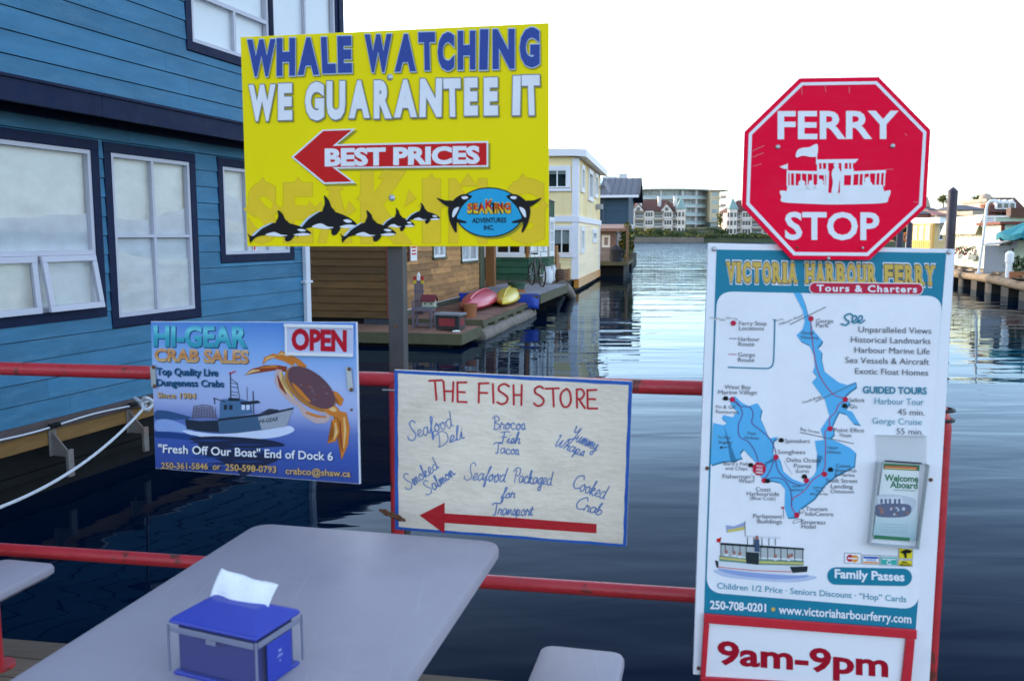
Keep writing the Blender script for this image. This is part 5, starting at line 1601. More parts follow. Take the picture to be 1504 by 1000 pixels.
    mb.prism([U(s_l - 0.3, 6.022, 0.45), U(s_l - 0.3, 6.022, -6.2), U(s_l - 0.3, 7.1, mid)], BD * (up_s1 + 0.7 - s_l), roofm)
    mb.build('roof', root)
    # windows
    window(root, W, *w2, M_navy, 0.085, M_sash, 2, 2, (M_sheet, 0.0, 1.0))
    window(root, W, *w3, M_navy, 0.085, M_sash, 3, 1, (M_sheet, 0.0, 1.0))
    window(root, U, *u2, M_navy, 0.075, M_sash, 2, 1, (M_blind, 0.0, 1.0))
    wn = window(root, U, *u1, M_navy, 0.085, M_sash, 1, 1, (M_blind, 0.0, 1.0))
    mb = MB()
    a, b, c, d = u1[0] + .085, u1[1] - .085, u1[2] + .085, u1[3] - .085
    U.box(mb, a + .035, b - .035, c + 0.42, c + 0.46, -0.028, 0.016, M_sash); U.box(mb, a + (b - a) * .52, a + (b - a) * .52 + .035, c + .035, c + .42, -0.028, 0.014, M_sash)
    mb.build('transom', wn)
    # the big window with two awning lights below, the right one pushed open
    a, b, c, d = w1[0] + .085, w1[1] - .085, w1[2] + .085, w1[3] - .085
    wb = window(root, W, *w1, M_navy, 0.085, M_sash, 1, 1, (M_sheet, 0.0, 1.0))
    zt = bpx(60, 372)[1]
    mb = MB()
    W.box(mb, a + .035, b - .035, zt - .02, zt + .02, -0.028, 0.019, M_sash)
    sm = bpx(53, 420)[0]
    W.box(mb, sm - .02, sm + .02, c + .035, zt - .02, -0.028, 0.017, M_sash)
    mb.build('transom', wb)
    for s0, s1, ang in ((a + .04, sm - .024, 4), (sm + .024, b - .03, 9)):
        h = zt - .022 - c - .0
        ca, sa = math.cos(R(ang)), math.sin(R(ang))
        T = lambda s, z, n: W(s, zt - .022 - (h - z) * ca + n * sa * 0, 0.018 + (h - z) * sa + n)
        mb = MB()
        fw = 0.05
        for q in ((s0, s1, 0, fw), (s0, s1, h - fw, h), (s0, s0 + fw, fw, h - fw), (s1 - fw, s1, fw, h - fw)):
            mb.box(q[0], q[1], 0, 0.03, q[2], q[3], M_sash, lambda s, n, z: T(s, z, n))
        op = mb.build('awning_sash', wb, bevel=0.004)
        g = MB()
        g.add([T(s0 + fw, fw, .012), T(s1 - fw, fw, .012), T(s1 - fw, h - fw, .012), T(s0 + fw, h - fw, .012)], [(0, 1, 2, 3)], M_glass)
        g.build('pane', op, recalc=False)
    # small notice stuck in the third window
    mb = MB()
    n0 = bpx(374, 363)
    W.box(mb, n0[0] - .02, n0[0] + .04, n0[1] - .05, n0[1] + .06, -0.006, -0.004, M_white)
    W.box(mb, n0[0] - .008, n0[0] + .02, n0[1] - .03, n0[1] + .03, -0.0035, -0.002, ink('red', (0.6, 0.008, 0.01)))
    mb.build('notice', root)
    # white downspout on the corner
    mb = MB()
    dp = mat('white_downspout', (0.62, 0.64, 0.70), 0.4, var=0.05)
    W.box(mb, BS1 - 0.07, BS1 + 0.03, zf - 0.15, zc - 0.05, 0.0205, 0.075, dp)
    mb.build('downspout', root, bevel=0.008)
    mb = MB(); zz = bpx(448, 415)[1]; W.box(mb, BS1 - 0.11, BS1 + 0.07, zz, zz + 0.025, 0.019, 0.08, dp); mb.build('downspout_clip', root)
    # skirt board, beam, float
    mb = MB()
    W.box(mb, s_l, BS1 + 0.04, zf - 0.085, zf - 0.001, -0.2, 0.05, M_skirt)
    mb.build('skirt_board', root, bevel=0.004)
    mb = MB()
    W.box(mb, s_l, BS1 - 0.4, zf - 0.21, zf - 0.087, -0.3, 0.02, M_beam)
    mb.build('base_beam', root, bevel=0.006)
    mb = MB()
    W.box(mb, s_l, BS1 - 0.1, -0.5, zf - 0.212, -5.4, -0.06, M_hull)
    W.box(mb, s_l, BS1 - 0.3, 0.14, 0.2, -0.059, -0.02, M_hull)
    mb.build('float', root)
    # white rusty brackets along the base
    wrust = mat('white_rusted_bracket', (0.16, 0.145, 0.135), 0.75, var=0.25, scale=12, dirt=(0.22, 0.08, 0.03), dirt_amt=0.9, dirt_scale=8)
    for x, y in ((88, 640), (200, 606), (-120, 700)):
        s = bpx(x, y, 0.1)[0]
        mb = MB()
        for ds in (-0.012,):
            mb.prism([W(s + ds, zf - 0.10, 0.022), W(s + ds, zf - 0.12, 0.05), W(s + ds, zf - 0.24, 0.17), W(s + ds, zf - 0.3, 0.17), W(s + ds, zf - 0.3, 0.022)], BD * 0.014, wrust)
        W.box(mb, s - .03, s + .03, zf - 0.46, zf - 0.24, 0.172, 0.20, wrust)
        W.box(mb, s - .04, s + .04, zf - 0.3, zf - 0.085, 0.0215, 0.03, wrust)
        mb.build('bracket', root, bevel=0.003)
    return W, zf
def W2(W, n): return Wall(W.o + W.n * n, W.d, W.n)
BW, BZF = blue_house()

def ropes():
    wl = lambda s, z, n: B_ORG + BD * s + BN * n + Vector((0, 0, z))
    root = thing('rope', 'taut white rope running straight along the base of the blue house', 'rope', wl(0, 0.5, 0.09))
    mb = MB()
    a, b = bpx(0, 646, 0.085), bpx(232, 584, 0.085)
    d = (b[0] - a[0], b[1] - a[1])
    mb.tube([wl(a[0] + d[0] * t, a[1] + d[1] * t - 0.01 * math.sin(t * 9), 0.085) for t in [i / 12 - 0.8 for i in range(34)]], 0.0075, M_rope, 8)
    mb.build('line', root, True, root.location)
    mb = MB()
    for x, y in ((80, 624), (196, 596)):
        s, z = bpx(x, y + 2, 0.085)
        t = (s - a[0]) / d[0]
        z = a[1] + d[1] * t
        mb = MB(); mb.tube([wl(s - .05, z - d[1] / d[0] * .05, 0.085), wl(s + .05, z + d[1] / d[0] * .05, 0.085)], 0.02, M_hull, 8)
        mb.build('sleeve', root, True, root.location)
    root = thing('rope', 'slack white mooring rope knotted at one end and drooping across the dark water', 'rope', DY(215, 595, 5.9))
    o = root.location
    top = Vector(o)
    end = DY(-60, 764, 3.9)
    pts = []
    n = 26
    for i in range(n + 1):
        t = i / n
        p = top.lerp(end, t)
        pts.append(p - Vector((0, 0, 0.11 * 4 * t * (1 - t))))
    mb = MB(); mb.tube(pts, 0.0088, M_rope, 8)
    for k in range(3):
        c = top + Vector((0.01 * k, -0.02 * k, 0.012 * k))
        mb.tube([c + Vector((0.035 * math.cos(t), 0.02 * math.sin(t * 2 + k), 0.04 * math.sin(t))) for t in [i * math.pi / 7 for i in range(15)]], 0.010, M_rope, 8)
    mb.tube([top, top + Vector((-0.12, 0.1, 0.03)), wl(bpx(214, 590, 0.09)[0], 0.5, 0.05)], 0.012, M_rope, 8)
    mb.build('line', root, True, o)
ropes()

# ------------------------------------------------------------------ BROWN SHINGLED FLOAT HOUSE with its deck
CTH = R(12.0)
CD = Vector((math.sin(CTH), math.cos(CTH), 0))
CN = Vector((math.cos(CTH), -math.sin(CTH), 0))
def chan(s, z, n):                            # channel frame: s away from the viewer, n towards the water
    return C_ORG + CD * s + CN * n + Vector((0, 0, z))
C_REF = G(598, 470.6, 0.28); C_REF.z = 0
_k = (575 - 752) / F_PX                       # slide back along the wall to the corner seen at x = 575
_s = (C_REF.x - _k * C_REF.y) / (CD.x - _k * CD.y)
C_ORG = C_REF - CD * _s
def cpx(x, y, n=0.0):
    p = hit(x, y, C_ORG + CN * n, CN)
    return (p - C_ORG).dot(CD), p.z
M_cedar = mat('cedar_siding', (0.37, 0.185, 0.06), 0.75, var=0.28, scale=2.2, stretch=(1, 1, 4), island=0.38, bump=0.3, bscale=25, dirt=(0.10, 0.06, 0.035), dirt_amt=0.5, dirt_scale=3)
M_cedar_shaded = mat('shaded_cedar_siding', (0.10, 0.048, 0.010), 0.75, var=0.25, scale=2.2, stretch=(1, 1, 4), island=0.25, bump=0.3, bscale=25)  # darker copy of the cedar, the front wall's shade put into the colour
M_olive = mat('olive_trim', (0.075, 0.08, 0.045), 0.7, var=0.2, scale=6)
M_redtrim = mat('red_brown_trim', (0.18, 0.035, 0.018), 0.65, var=0.15)
M_slate = mat('slate_base_board', (0.03, 0.036, 0.05), 0.7, var=0.2, scale=6)
M_dplank = mat('red_brown_deck', (0.20, 0.10, 0.065), 0.8, var=0.2, scale=3, island=0.25, stretch=(2, 2, 1))
M_oliveb = mat('olive_deck_board', (0.085, 0.08, 0.04), 0.75, var=0.2, scale=5)
M_log = mat('weathered_log', (0.20, 0.17, 0.14), 0.9, var=0.35, scale=3, stretch=(1, 1, 3), bump=0.6, bscale=12)
def brown_house():
    root = thing('float_house', 'brown cedar shingle float house behind the post of the yellow sign', 'house', C_ORG)
    o = Vector(root.location)
    W = Wall((0, 0, 0), CD, CN)
    F = Wall((0, 0, 0), -CN, -CD)
    s1, zb = cpx(704, 428)
    zb = cpx(598, 455)[1]
    H = 3.1
    def rect(xl, xr, yb, h): return cpx(xl, yb)[0], cpx(xr, yb)[0], cpx((xl + xr) / 2, yb)[1], cpx((xl + xr) / 2, yb)[1] + h
    wa = rect(634, 653, 381, 0.75); wb = rect(676, 701, 386, 0.85)
    mb = MB()
    siding(mb, W, 0.02, s1, zb, H, 0.135, M_cedar, [wa, wb], lap=0.02, butt=(0.5, 1.7))
    cur = 0.0
    for a, b, c, d in (wa, wb):
        W.box(mb, cur, a + .02, zb, H, -0.15, 0.0, M_cedar); W.box(mb, a + .02, b - .02, zb, c + .02, -0.15, 0.0, M_cedar); W.box(mb, a + .02, b - .02, d - .02, H, -0.15, 0.0, M_cedar)
        cur = b - .02
    W.box(mb, cur, s1, zb, H, -0.15, 0.0, M_cedar)
    mb.build('side_wall', root)
    mb = MB()
    siding(mb, F, 0.05, 5.2, zb - 0.1, H, 0.15, M_cedar_shaded, lap=0.022, butt=(1.2, 3.0))
    F.box(mb, 0.151, 5.2, zb - 0.1, H, -0.15, 0.0, M_cedar_shaded)
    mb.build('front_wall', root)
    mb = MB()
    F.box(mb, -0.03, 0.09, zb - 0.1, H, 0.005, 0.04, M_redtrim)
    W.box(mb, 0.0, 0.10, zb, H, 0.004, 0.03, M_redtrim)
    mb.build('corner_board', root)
    mb = MB()
    W.box(mb, s1 - 0.06, s1 + 0.03, zb, H, 0.023, 0.05, M_olive)
    W.box(mb, 0.1, s1 + 0.02, zb - 0.11, zb - 0.002, -0.1, 0.045, M_olive)
    W.box(mb, 0.1, s1 + 0.02, zb - 0.0, zb + 0.018, 0.026, 0.05, mat('pale_edge_strip', (0.55, 0.55, 0.52), 0.6))
    mb.build('trim_board', root)
    mb = MB()
    W.box(mb, 0, s1 + 1.2, 0.05, zb - 0.112, -0.6, 0.0, M_slate)
    F.box(mb, -0.0, 5.2, -0.4, zb - 0.102, -5.2, -0.06, M_hull)
    mb.build('float', root)
    for w in (wa, wb):
        window(root, W, *w, M_olive, 0.05, M_white, 2, 1, (mat('lace_curtain', (0.6, 0.62, 0.66), 0.9, var=0.15, scale=14), 0.0, 1.0), sill=True, proud=0.05, sw=0.06)
    # gable roof and gable ends
    mb = MB()
    rf = mat('brown_shake_roof', (0.07, 0.05, 0.04), 0.9, var=0.3, scale=6)
    for sgn in (0, 1):
        a = (0.35, -2.6) if sgn == 0 else (-5.5, -2.6)
        za = H - 0.02
        p = [W(-0.4, za, a[0]), W(s1 + 0.4, za, a[0]), W(s1 + 0.4, za + 1.35, a[1]), W(-0.4, za + 1.35, a[1])]
        mb.prism(p, Vector((0, 0, 0.09)), rf)
    mb.build('roof', root)
    mb = MB()
    mb.prism([F(0.0, H, 0), F(5.2, H, 0), F(2.6, H + 1.28, 0)], CD * 0.12, M_cedar_shaded)
    mb.prism([F(0.0, H, -s1 + .0), F(5.2, H, -s1), F(2.6, H + 1.28, -s1)], -CD * 0.12, M_cedar_shaded)
    W.box(mb, s1 - 0.12, s1, zb, H, -5.2, -0.16, M_cedar_shaded); W.box(mb, 0.16, s1 - .12, zb, H, -5.2, -5.08, M_cedar_shaded)
    mb.build('gable', root)
    # porch post at the back corner, with a narrow door panel beside it
    mb = MB()
    W.box(mb, s1 + 0.75, s1 + 1.0, 0.3, H - 0.02, 0.0, 0.25, mat('porch_post_wood', (0.22, 0.09, 0.025), 0.7, var=0.25, stretch=(1, 1, .3)))
    mb.build('porch_post', root)
    mb = MB()
    for i in range(4): W.box(mb, s1 + 0.08 + i * 0.13, s1 + 0.19 + i * 0.13, zb - 0.1, 2.05, -0.04, 0.01, M_olive)
    mb.build('shutter', root)
    # cloth bunting and a printed notice on the wall near the post
    c = cpx(607, 366, 0.03)
    n = thing('wall_notice', 'small white and red printed sign hanging on the brown shingle wall', 'sign', chan(c[0], c[1], 0.03))
    mb = MB()
    mb.box(-.22, .22, 0, 0.012, -.25, .25, M_white, lambda s, q, z: CD * s + CN * q + Vector((0, 0, z)))
    mb.build('panel', n)
    mb = MB()
    rr_ = ink('red', (0.6, 0.008, 0.01))
    for z0, w_ in ((-.12, .16), (-.05, .13), (.02, .16)):
        mb.box(-w_, w_, .0125, .014, z0, z0 + .035, rr_, lambda s, q, z: CD * s + CN * q + Vector((0, 0, z)))
    mb.box(-.36, -.24, 0, 0.02, -.25, .3, mat('brown_cloth', (0.13, 0.05, 0.03), 0.9), lambda s, q, z: CD * s + CN * q + Vector((0, 0, z)))
    mb.build('print', n)
    return zb, s1
BRZ, BRS = brown_house()

def chan_deck():
    pc = G(676, 490, 0.28)
    n1 = (pc - C_ORG).dot(CN)                  # outer edge
    s0 = (pc - C_ORG).dot(CD)                  # near end
    pe = G(703, 478, 0.40)
    s1 = (G(795, 441, 0.40) - C_ORG).dot(CD)
    sm = s0 + 1.55
    root = thing('float_deck', 'low wooden float deck with red brown planks and weathered log edge beside the brown house', 'deck', chan(s0, 0, 0.3))
    o = root.location
    mb = MB()
    y = -1.7
    while y < n1 - 0.01:                       # front, lower part
        w = min(0.145, n1 - y)
        mb.box(s0, sm - 0.005, y, y + w - 0.008, 0.24, 0.28, M_dplank, lambda s, n, z: chan(s, z, n))
        y += 0.145
    mb.build('lower_planks', root, off=o)
    mb = MB()
    s = sm
    while s < s1 - 0.01:
        mb.box(s, s + 0.135, 0.02, n1, 0.355, 0.39, M_dplank, lambda s_, n, z: chan(s_, z, n))
        s += 0.145
    mb.build('upper_planks', root, off=o)
    mb = MB()
    f = lambda s_, n, z: chan(s_, z, n)
    mb.box(s0 - 0.045, s0 - 0.002, -1.7, n1 + 0.04, 0.07, 0.275, M_oliveb, f)
    mb.box(s0 - 0.002, sm - 0.05, n1 + 0.002, n1 + 0.04, 0.07, 0.275, M_oliveb, f)
    mb.box(sm - 0.05, sm - 0.006, 0.03, n1 + 0.06, 0.2805, 0.395, M_oliveb, f)
    mb.box(sm, s1, n1 + 0.002, n1 + 0.045, 0.27, 0.352, M_oliveb, f)
    k = sm + 0.1
    while k < s1:
        mb.box(k, k + 0.35, n1 - 0.2, n1 + 0.043, 0.17, 0.268, M_oliveb, f)
        k += 0.95
    mb.build('fascia', root, off=o, bevel=0.006)
    mb = MB()
    pts = [chan(sm - 0.1 + (s1 - sm + 0.2) * i / 10, 0.06 + 0.01 * math.sin(i * 1.7), n1 - 0.02 + 0.02 * math.sin(i)) for i in range(11)]
    mb.tube(pts, [0.15 + 0.012 * math.sin(i * 2.3) for i in range(11)], M_log, 12)
    mb.build('log_float', root, True, o)
    mb = MB()
    mb.box(s0 + 0.1, s1, -1.6, n1 - 0.25, -0.3, 0.17, M_hull, f)
    mb.build('hull', root, off=o)
    return s0, s1, sm, n1
DS0, DS1, DSM, DN1 = chan_deck()

def deckpt(x, y, z):                           # point seen at pixel (x, y) standing at height z
    return G(x, y, z)
def frame_at(p, rz=0.0):
    c, s = math.cos(rz), math.sin(rz)
    return lambda x, y, z: Vector((c * x - s * y, s * x + c * y, z))
def deck_things():
    lav = mat('lavender_grey_paint', (0.13, 0.10, 0.13), 0.6, var=0.15)
    # tall painted chair
    p = deckpt(622, 480, 0.28)
    root = thing('deck_chair', 'tall narrow lavender painted chair with red and yellow tipped slats against the brown wall', 'chair', p, -CTH)
    root.scale = (.55, .55, .52)
    o = Vector()
    mb = MB()
    for i, x in enumerate((-.33, -.245, -.155, -.07)): mb.box(x - .035, x + .035, .12, .15, .45, 1.62 + (0.12 if i in (1, 2) else 0), lav)
    mb.box(-.4, 0, .151, .17, .7, .76, lav); mb.box(-.4, 0, .151, .17, 1.3, 1.36, lav)
    b = mb.build('backrest', root)
    mb = MB()
    for x in (-.34, -.06): mb.box(x - .05, x + .05, .105, .165, 1.622, 1.75, mat('yellow_paint', (0.6, 0.42, 0.02), 0.5)); mb.box(x - .055, x + .055, .1, .17, 1.7505, 1.9, mat('red_paint_small', (0.4, 0.02, 0.02), 0.5))
    mb.prism([(-.25, .1, 1.742), (-.15, .1, 1.742), (-.15, .1, 1.95), (-.2, .1, 2.05), (-.25, .1, 1.95)], (0, .07, 0), M_white)
    mb.build('slat_tip', b)
    mb = MB(); mb.box(-.3, .42, -.42, .1, .62, .76, lav); mb.build('seat', root, bevel=0.01)
    for x, y in ((-.26, -.38), (.38, -.38), (-.26, .06), (.38, .06)):
        MB().box(x - .035, x + .035, y - .035, y + .035, 0, .619, lav).build('leg', root)
    MB().box(-.26, .38, -.36, .04, .1, .14, lav).build('stretcher', root)
    MB().box(-.3, -.24, -.4, .1, .97, 1.0, lav).box(-.3, -.24, -.4, -.34, .761, .969, lav).build('armrest', root)
    # bird house on the seat
    q = p + frame_at(p, -CTH)(0.27 * .55, -.15 * .55, .76 * .52)
    bh = thing('bird_house', 'small bird house with dark red roof sitting on the lavender chair', 'bird house', q, -CTH)
    bh.scale = (.6, .6, .6)
    gb = mat('birdhouse_green', (0.10, 0.2, 0.16), 0.6)
    MB().box(-.2, .2, -.14, .14, .03, .2, mat('birdhouse_cream', (0.4, 0.38, 0.3), 0.6)).box(-.24, .24, -.18, .18, 0, .03, gb).prism([(-.2, -.14, .2), (-.2, .14, .2), (-.2, 0, .34)], (.4, 0, 0), mat('birdhouse_cream', (0.4, 0.38, 0.3), 0.6)).build('body', bh)
    rd = mat('dark_red_roof', (0.13, 0.012, 0.02), 0.6)
    mb = MB()
    for s in (-1, 1): mb.prism([(-.25, s * .19, .19), (.25, s * .19, .19), (.25, 0, .38), (-.25, 0, .38)], (0, 0, .03), rd)
    mb.build('roof', bh)
    mb = MB()
    for x in (-.1, .1): mb.tube([(x, -.1405, .12), (x, -.143, .12)], .03, M_room, 12)
    mb.build('entrance_hole', bh)
    # black and red box
    p = deckpt(663, 485, 0.28)
    bx = thing('deck_box', 'low black box with red panels and grey lid on the float deck corner', 'box', p, -CTH - 0.12)
    bx.scale = (.52, .62, .66)
    dk = mat('black_paint', (0.018, 0.018, 0.02), 0.5); rp = mat('faded_red_panel', (0.22, 0.02, 0.025), 0.6, var=0.2)
    MB().box(-.5, .42, -.25, .25, .04, .44, dk).build('body', bx, bevel=0.008)
    MB().box(-.55, .47, -.3, .3, .441, .5, mat('grey_lid', (0.20, 0.20, 0.22), 0.6)).build('lid', bx, bevel=0.008)
    MB().box(-.36, .26, -.262, -.2505, .14, .36, rp).box(.4205, .43, -.15, .15, .14, .36, rp).build('panel', bx)
    mb = MB(); mb.tube([(.25, -.38, 0.03), (.38, -.36, .05), (.5, -.32, .03)], 0.035, M_white, 8); c = thing('mooring_cleat', 'small white mooring cleat at the corner of the float deck', 'cleat', p, -CTH); c.scale = (.5, .9, .5); mb.tube([(.38, -.36, -.0), (.38, -.36, .05)], .03, M_white, 8); mb.build('horn', c, True)
    # pots
    terra = mat('terracotta', (0.33, 0.12, 0.045), 0.75, var=0.15, scale=10, stretch=(1, 1, 8))
    for (x, y, z, r, h, lab) in ((691, 466, 0.39, .145, .28, 'terracotta pot standing in front of the red kayak'), (763, 442, 0.39, .155, .29, 'terracotta pot standing behind the yellow kayak')):
        p = deckpt(x, y, z)
        t = thing('plant_pot', lab, 'pot', p, group='terracotta pots on the float deck')
        MB().lathe([(r * .78, 0), (r * .95, h * .75), (r * 1.0, h * .76), (r * 1.05, h), (r * .92, h), (r * .88, h * .85)], terra, n=20).build('body', t, True)
        MB().tube([(0, 0, h * .86), (0, 0, h * .87)], r * .87, mat('potting_soil', (0.03, 0.02, 0.015), 0.95), 16).build('soil', t)
    # kayaks, turned over
    def kayak(lab, a, b, w, h, color, zz):
        m = mat('kayak_' + color[0], color[1], 0.3, var=0.05, scale=3, spec=0.5)
        d = (b - a)
        L = d.length
        ang = math.atan2(d.y, d.x)
        t = thing('kayak', lab, 'kayak', ((a + b) / 2).to_tuple()[:2] + (zz,), ang, 'kayaks lying on the float deck')
        rings = 22
        vs = []
        n = 14
        for i in range(rings + 1):
            u = i / rings
            x = (u - .5) * L
            f = max(0.02, math.sin(math.pi * min(1, max(0, u))) ** 0.62)
            ww = w / 2 * f
            hh = h * (0.55 + 0.45 * f)
            zz0 = h * 0.30 * (1 - f) ** 1.3
            for k in range(n):
                q = 2 * math.pi * k / n
                cz = math.sin(q)
                prof = (0.34 * hh + (0.66 * hh * cz if cz > 0 else 0.34 * hh * cz)) * (1 if f > .1 else .6)
                keel = 0.05 * h * max(0, 1 - abs(math.cos(q)) * 4) * (1 if cz > 0 else 0)
                vs.append((x, ww * math.cos(q), zz0 + prof * f ** .35 + keel * f))
        fs = [(i * n + k, i * n + (k + 1) % n, (i + 1) * n + (k + 1) % n, (i + 1) * n + k) for i in range(rings) for k in range(n)]
        fs += [tuple(range(n - 1, -1, -1)), tuple(rings * n + k for k in range(n))]
        MB().add(vs, fs, m).build('hull', t, True)
        mb = MB()
        mb.tube([((i / 12 - .5) * L * .8, 0, h * (1.0 + 0.03) * (1 - .25 * abs(i / 6 - 1) ** 2.5)) for i in range(13)], .022, m, 8)
        mb.build('keel_strip', t, True)
    s = lambda x, y: deckpt(x, y, 0.39)
    kayak('overturned red kayak on the float deck', s(686, 461), s(722, 440), .78, .37, ('red', (0.55, 0.03, 0.07)), .39)
    kayak('overturned yellow kayak on the float deck', s(738, 453), s(754, 434), .66, .34, ('yellow', (0.68, 0.50, 0.02)), .39)
    # tarp and tub at the end
    tp_o = GBASE - CD * .09
    p = Vector((tp_o.x, tp_o.y, .39)) - CN * .7
    tp = thing('tarp', 'bright blue tarpaulin hung over the end of the float deck', 'tarpaulin', p, -CTH)
    mb = MB()
    vs = []
    for i in range(13):
        for j in range(6):
            x, zz = -1.5 + i * .185, j / 5
            vs.append((x, .02 * math.sin(i * 1.9 + j) + .06 * zz, -.16 + .36 * zz + .02 * math.sin(i * 1.3)))
    mb.add(vs, [(i * 6 + j, (i + 1) * 6 + j, (i + 1) * 6 + j + 1, i * 6 + j + 1) for i in range(12) for j in range(5)], mat('tarp_blue', (0.01, 0.045, 0.36), 0.45, var=0.1, bump=0.4, bscale=6))
    ob = mb.build('sheet', tp, True); md = ob.modifiers.new('thickness', 'SOLIDIFY'); md.thickness = 0.01
    p = deckpt(759, 424, 0.65)
    tb = thing('planter_tub', 'dark green planter tub behind the yellow kayak', 'tub', Vector((p.x, p.y, .39)), -CTH)
    tb.scale = (.5, .5, .75)
    MB().lathe([(.36, 0), (.44, .5), (.5, .52), (.5, .6), (.42, .6), (.4, .5)], mat('green_tub', (0.025, 0.07, 0.045), 0.6), n=20).build('body', tb, True)
_a, _b = G(794, 431, 0.62), G(831, 417, 0.62)
GBASE = Vector((_b.x, _b.y, 0)) - CD * (_b - _a).dot(CD)
deck_things()

# ------------------------------------------------------------------ GREEN FLOAT HOUSE further along
M_grsid = mat('green_shingle', (0.018, 0.075, 0.036), 0.75, var=0.2, scale=3, island=0.35, bump=0.3)
def green_house():
    Yf = 27.5
    a = DY(716, 400, Yf); b = DY(775, 400, Yf - 0.35)
    org = Vector((b.x, b.y, 0))
    root = thing('float_house', 'dark green float house with white grid windows and a bicycle on its deck', 'house', org)
    F = Wall((0, 0, 0), -CN, -CD)
    W = Wall((0, 0, 0), (CD + CN * 0.42).normalized(), (CN - CD * 0.42).normalized())
    z0 = 0.72
    zs = DY(760, 378, Yf).z
    L = 1.15
    mb = MB()
    siding(mb, F, 0, 4.2, z0, zs, 0.2, M_grsid, lap=0.03, butt=(.4, 1.1))
    F.box(mb, 0, 4.2, z0, zs, -0.1, 0, M_grsid)
    siding(mb, W, 0, L, z0, zs, 0.2, M_grsid, lap=0.03, butt=(.4, 1.1))
    W.box(mb, 0.02, L, z0, zs, -0.1, 0, M_grsid)
    e = W(L, 0, 0)
    W3 = Wall(e, CD, CN)
    siding(mb, W3, 0, 1.1, z0, zs, 0.2, M_grsid, lap=0.03, butt=(.4, 1.1))
    W3.box(mb, 0.02, 1.1, z0, zs, -0.1, 0, M_grsid)
    mb.build('wall', root)
    zt = zs + 1.25
    mb = MB()
    for w_, l in ((F, 4.2), (W, L), (W3, 1.1)):
        w_.box(mb, 0.0, l, zt, zt + .5, -0.1, 0.02, M_grsid)
        w_.box(mb, -0.03, 0.06, zs, zt, -0.06, 0.01, mat('orange_wood_post', (0.3, 0.13, 0.04), 0.6))
    mb.build('upper_wall', root)
    window(root, F, 0.1, 2.2, zs + .01, zt, M_white, 0.1, M_white, 5, 3, None, proud=0.05, sw=0.05)
    window(root, F, 2.3, 4.1, zs + .01, zt, M_white, 0.1, M_white, 4, 3, None, proud=0.05, sw=0.05)
    window(root, W, 0.1, L - .1, zs + .01, zt, M_white, 0.1, M_white, 2, 3, (M_sheet, 0, 1), proud=0.05, sw=0.05)
    window(root, W3, 0.1, 1.0, zs + .01, zt, M_white, 0.1, M_white, 2, 3, (M_sheet, 0, 1), proud=0.05, sw=0.05)
    mb = MB()
    rf = mat('brown_shake_roof', (0.07, 0.05, 0.04), 0.9)
    T = lambda s, z, n: CD * s + CN * n + Vector((0, 0, z))
    mb.prism([T(-.1, zt + .5, .5), T(-.1, zt + .5, -4.6), T(-.1, zt + 1.6, -1.8)], CD * 2.4, rf)
    mb.build('roof', root)
    mb = MB()
    mb.box(-0.3, 5.2, -4.3, 0.6, -0.4, 0.5, M_hull, lambda s, n, z: T(s, z, n))
    mb.build('float', root)
    # stepped trellis in reddish wood
    mb = MB()
    rw = mat('orange_wood_post', (0.3, 0.13, 0.04), 0.6)
    for i in range(3): W3.box(mb, 1.12 + i * .3, 1.4 + i * .3, z0 + .01, zs + .35 - i * .3, 0.03, 0.1, rw)
    mb.build('stepped_screen', root)
    # its own small deck
    p0, p1 = G(794, 431, 0.62), G(831, 417, 0.62)
    dk = thing('side_deck', 'grey plank deck with olive edge in front of the dark green house', 'deck', Vector((p0.x, p0.y, 0)))
    mb = MB()
    inw = -CN * 1.9
    d = (p1 - p0)
    edge = CD * d.dot(CD)
    base = Vector((p1.x, p1.y, 0)) - edge * 1.0
    o = Vector(dk.location)
    n_ = int(edge.length / .15)
    for i in range(n_):
        q = base + edge * (i / n_) + Vector((0, 0, .58))
        mb.prism([q, q + edge * (.96 / n_), q + edge * (.96 / n_) + inw, q + inw], (0, 0, .04), mat('grey_deck_planks', (0.20, 0.20, 0.22), 0.8, island=0.2))
    mb.build('planks', dk, off=o)
    mb = MB()
    mb.prism([base + Vector((0, 0, .36)) + CN * .002, base + edge + Vector((0, 0, .36)) + CN * .002, base + edge + Vector((0, 0, .36)) + CN * .05, base + Vector((0, 0, .36)) + CN * .05], (0, 0, .215), M_oliveb)
    mb.prism([base + Vector((0, 0, .36)) - CD * .05, base + Vector((0, 0, .36)), base + Vector((0, 0, .36)) + inw, base + Vector((0, 0, .36)) + inw - CD * .05], (0, 0, .215), M_oliveb)
    mb.build('fascia', dk, off=o)
    mb = MB()
    for t in (.1, .5, .9):
        mb = MB(); q = base + edge * t - CN * .4; mb.box(-.2, .2, -.2, .2, -.3, .36, M_hull, lambda x, y, z: q + Vector((x, y, z)))
        mb.build('pontoon', dk, off=o)
    return base, edge
GB, GE = green_house()
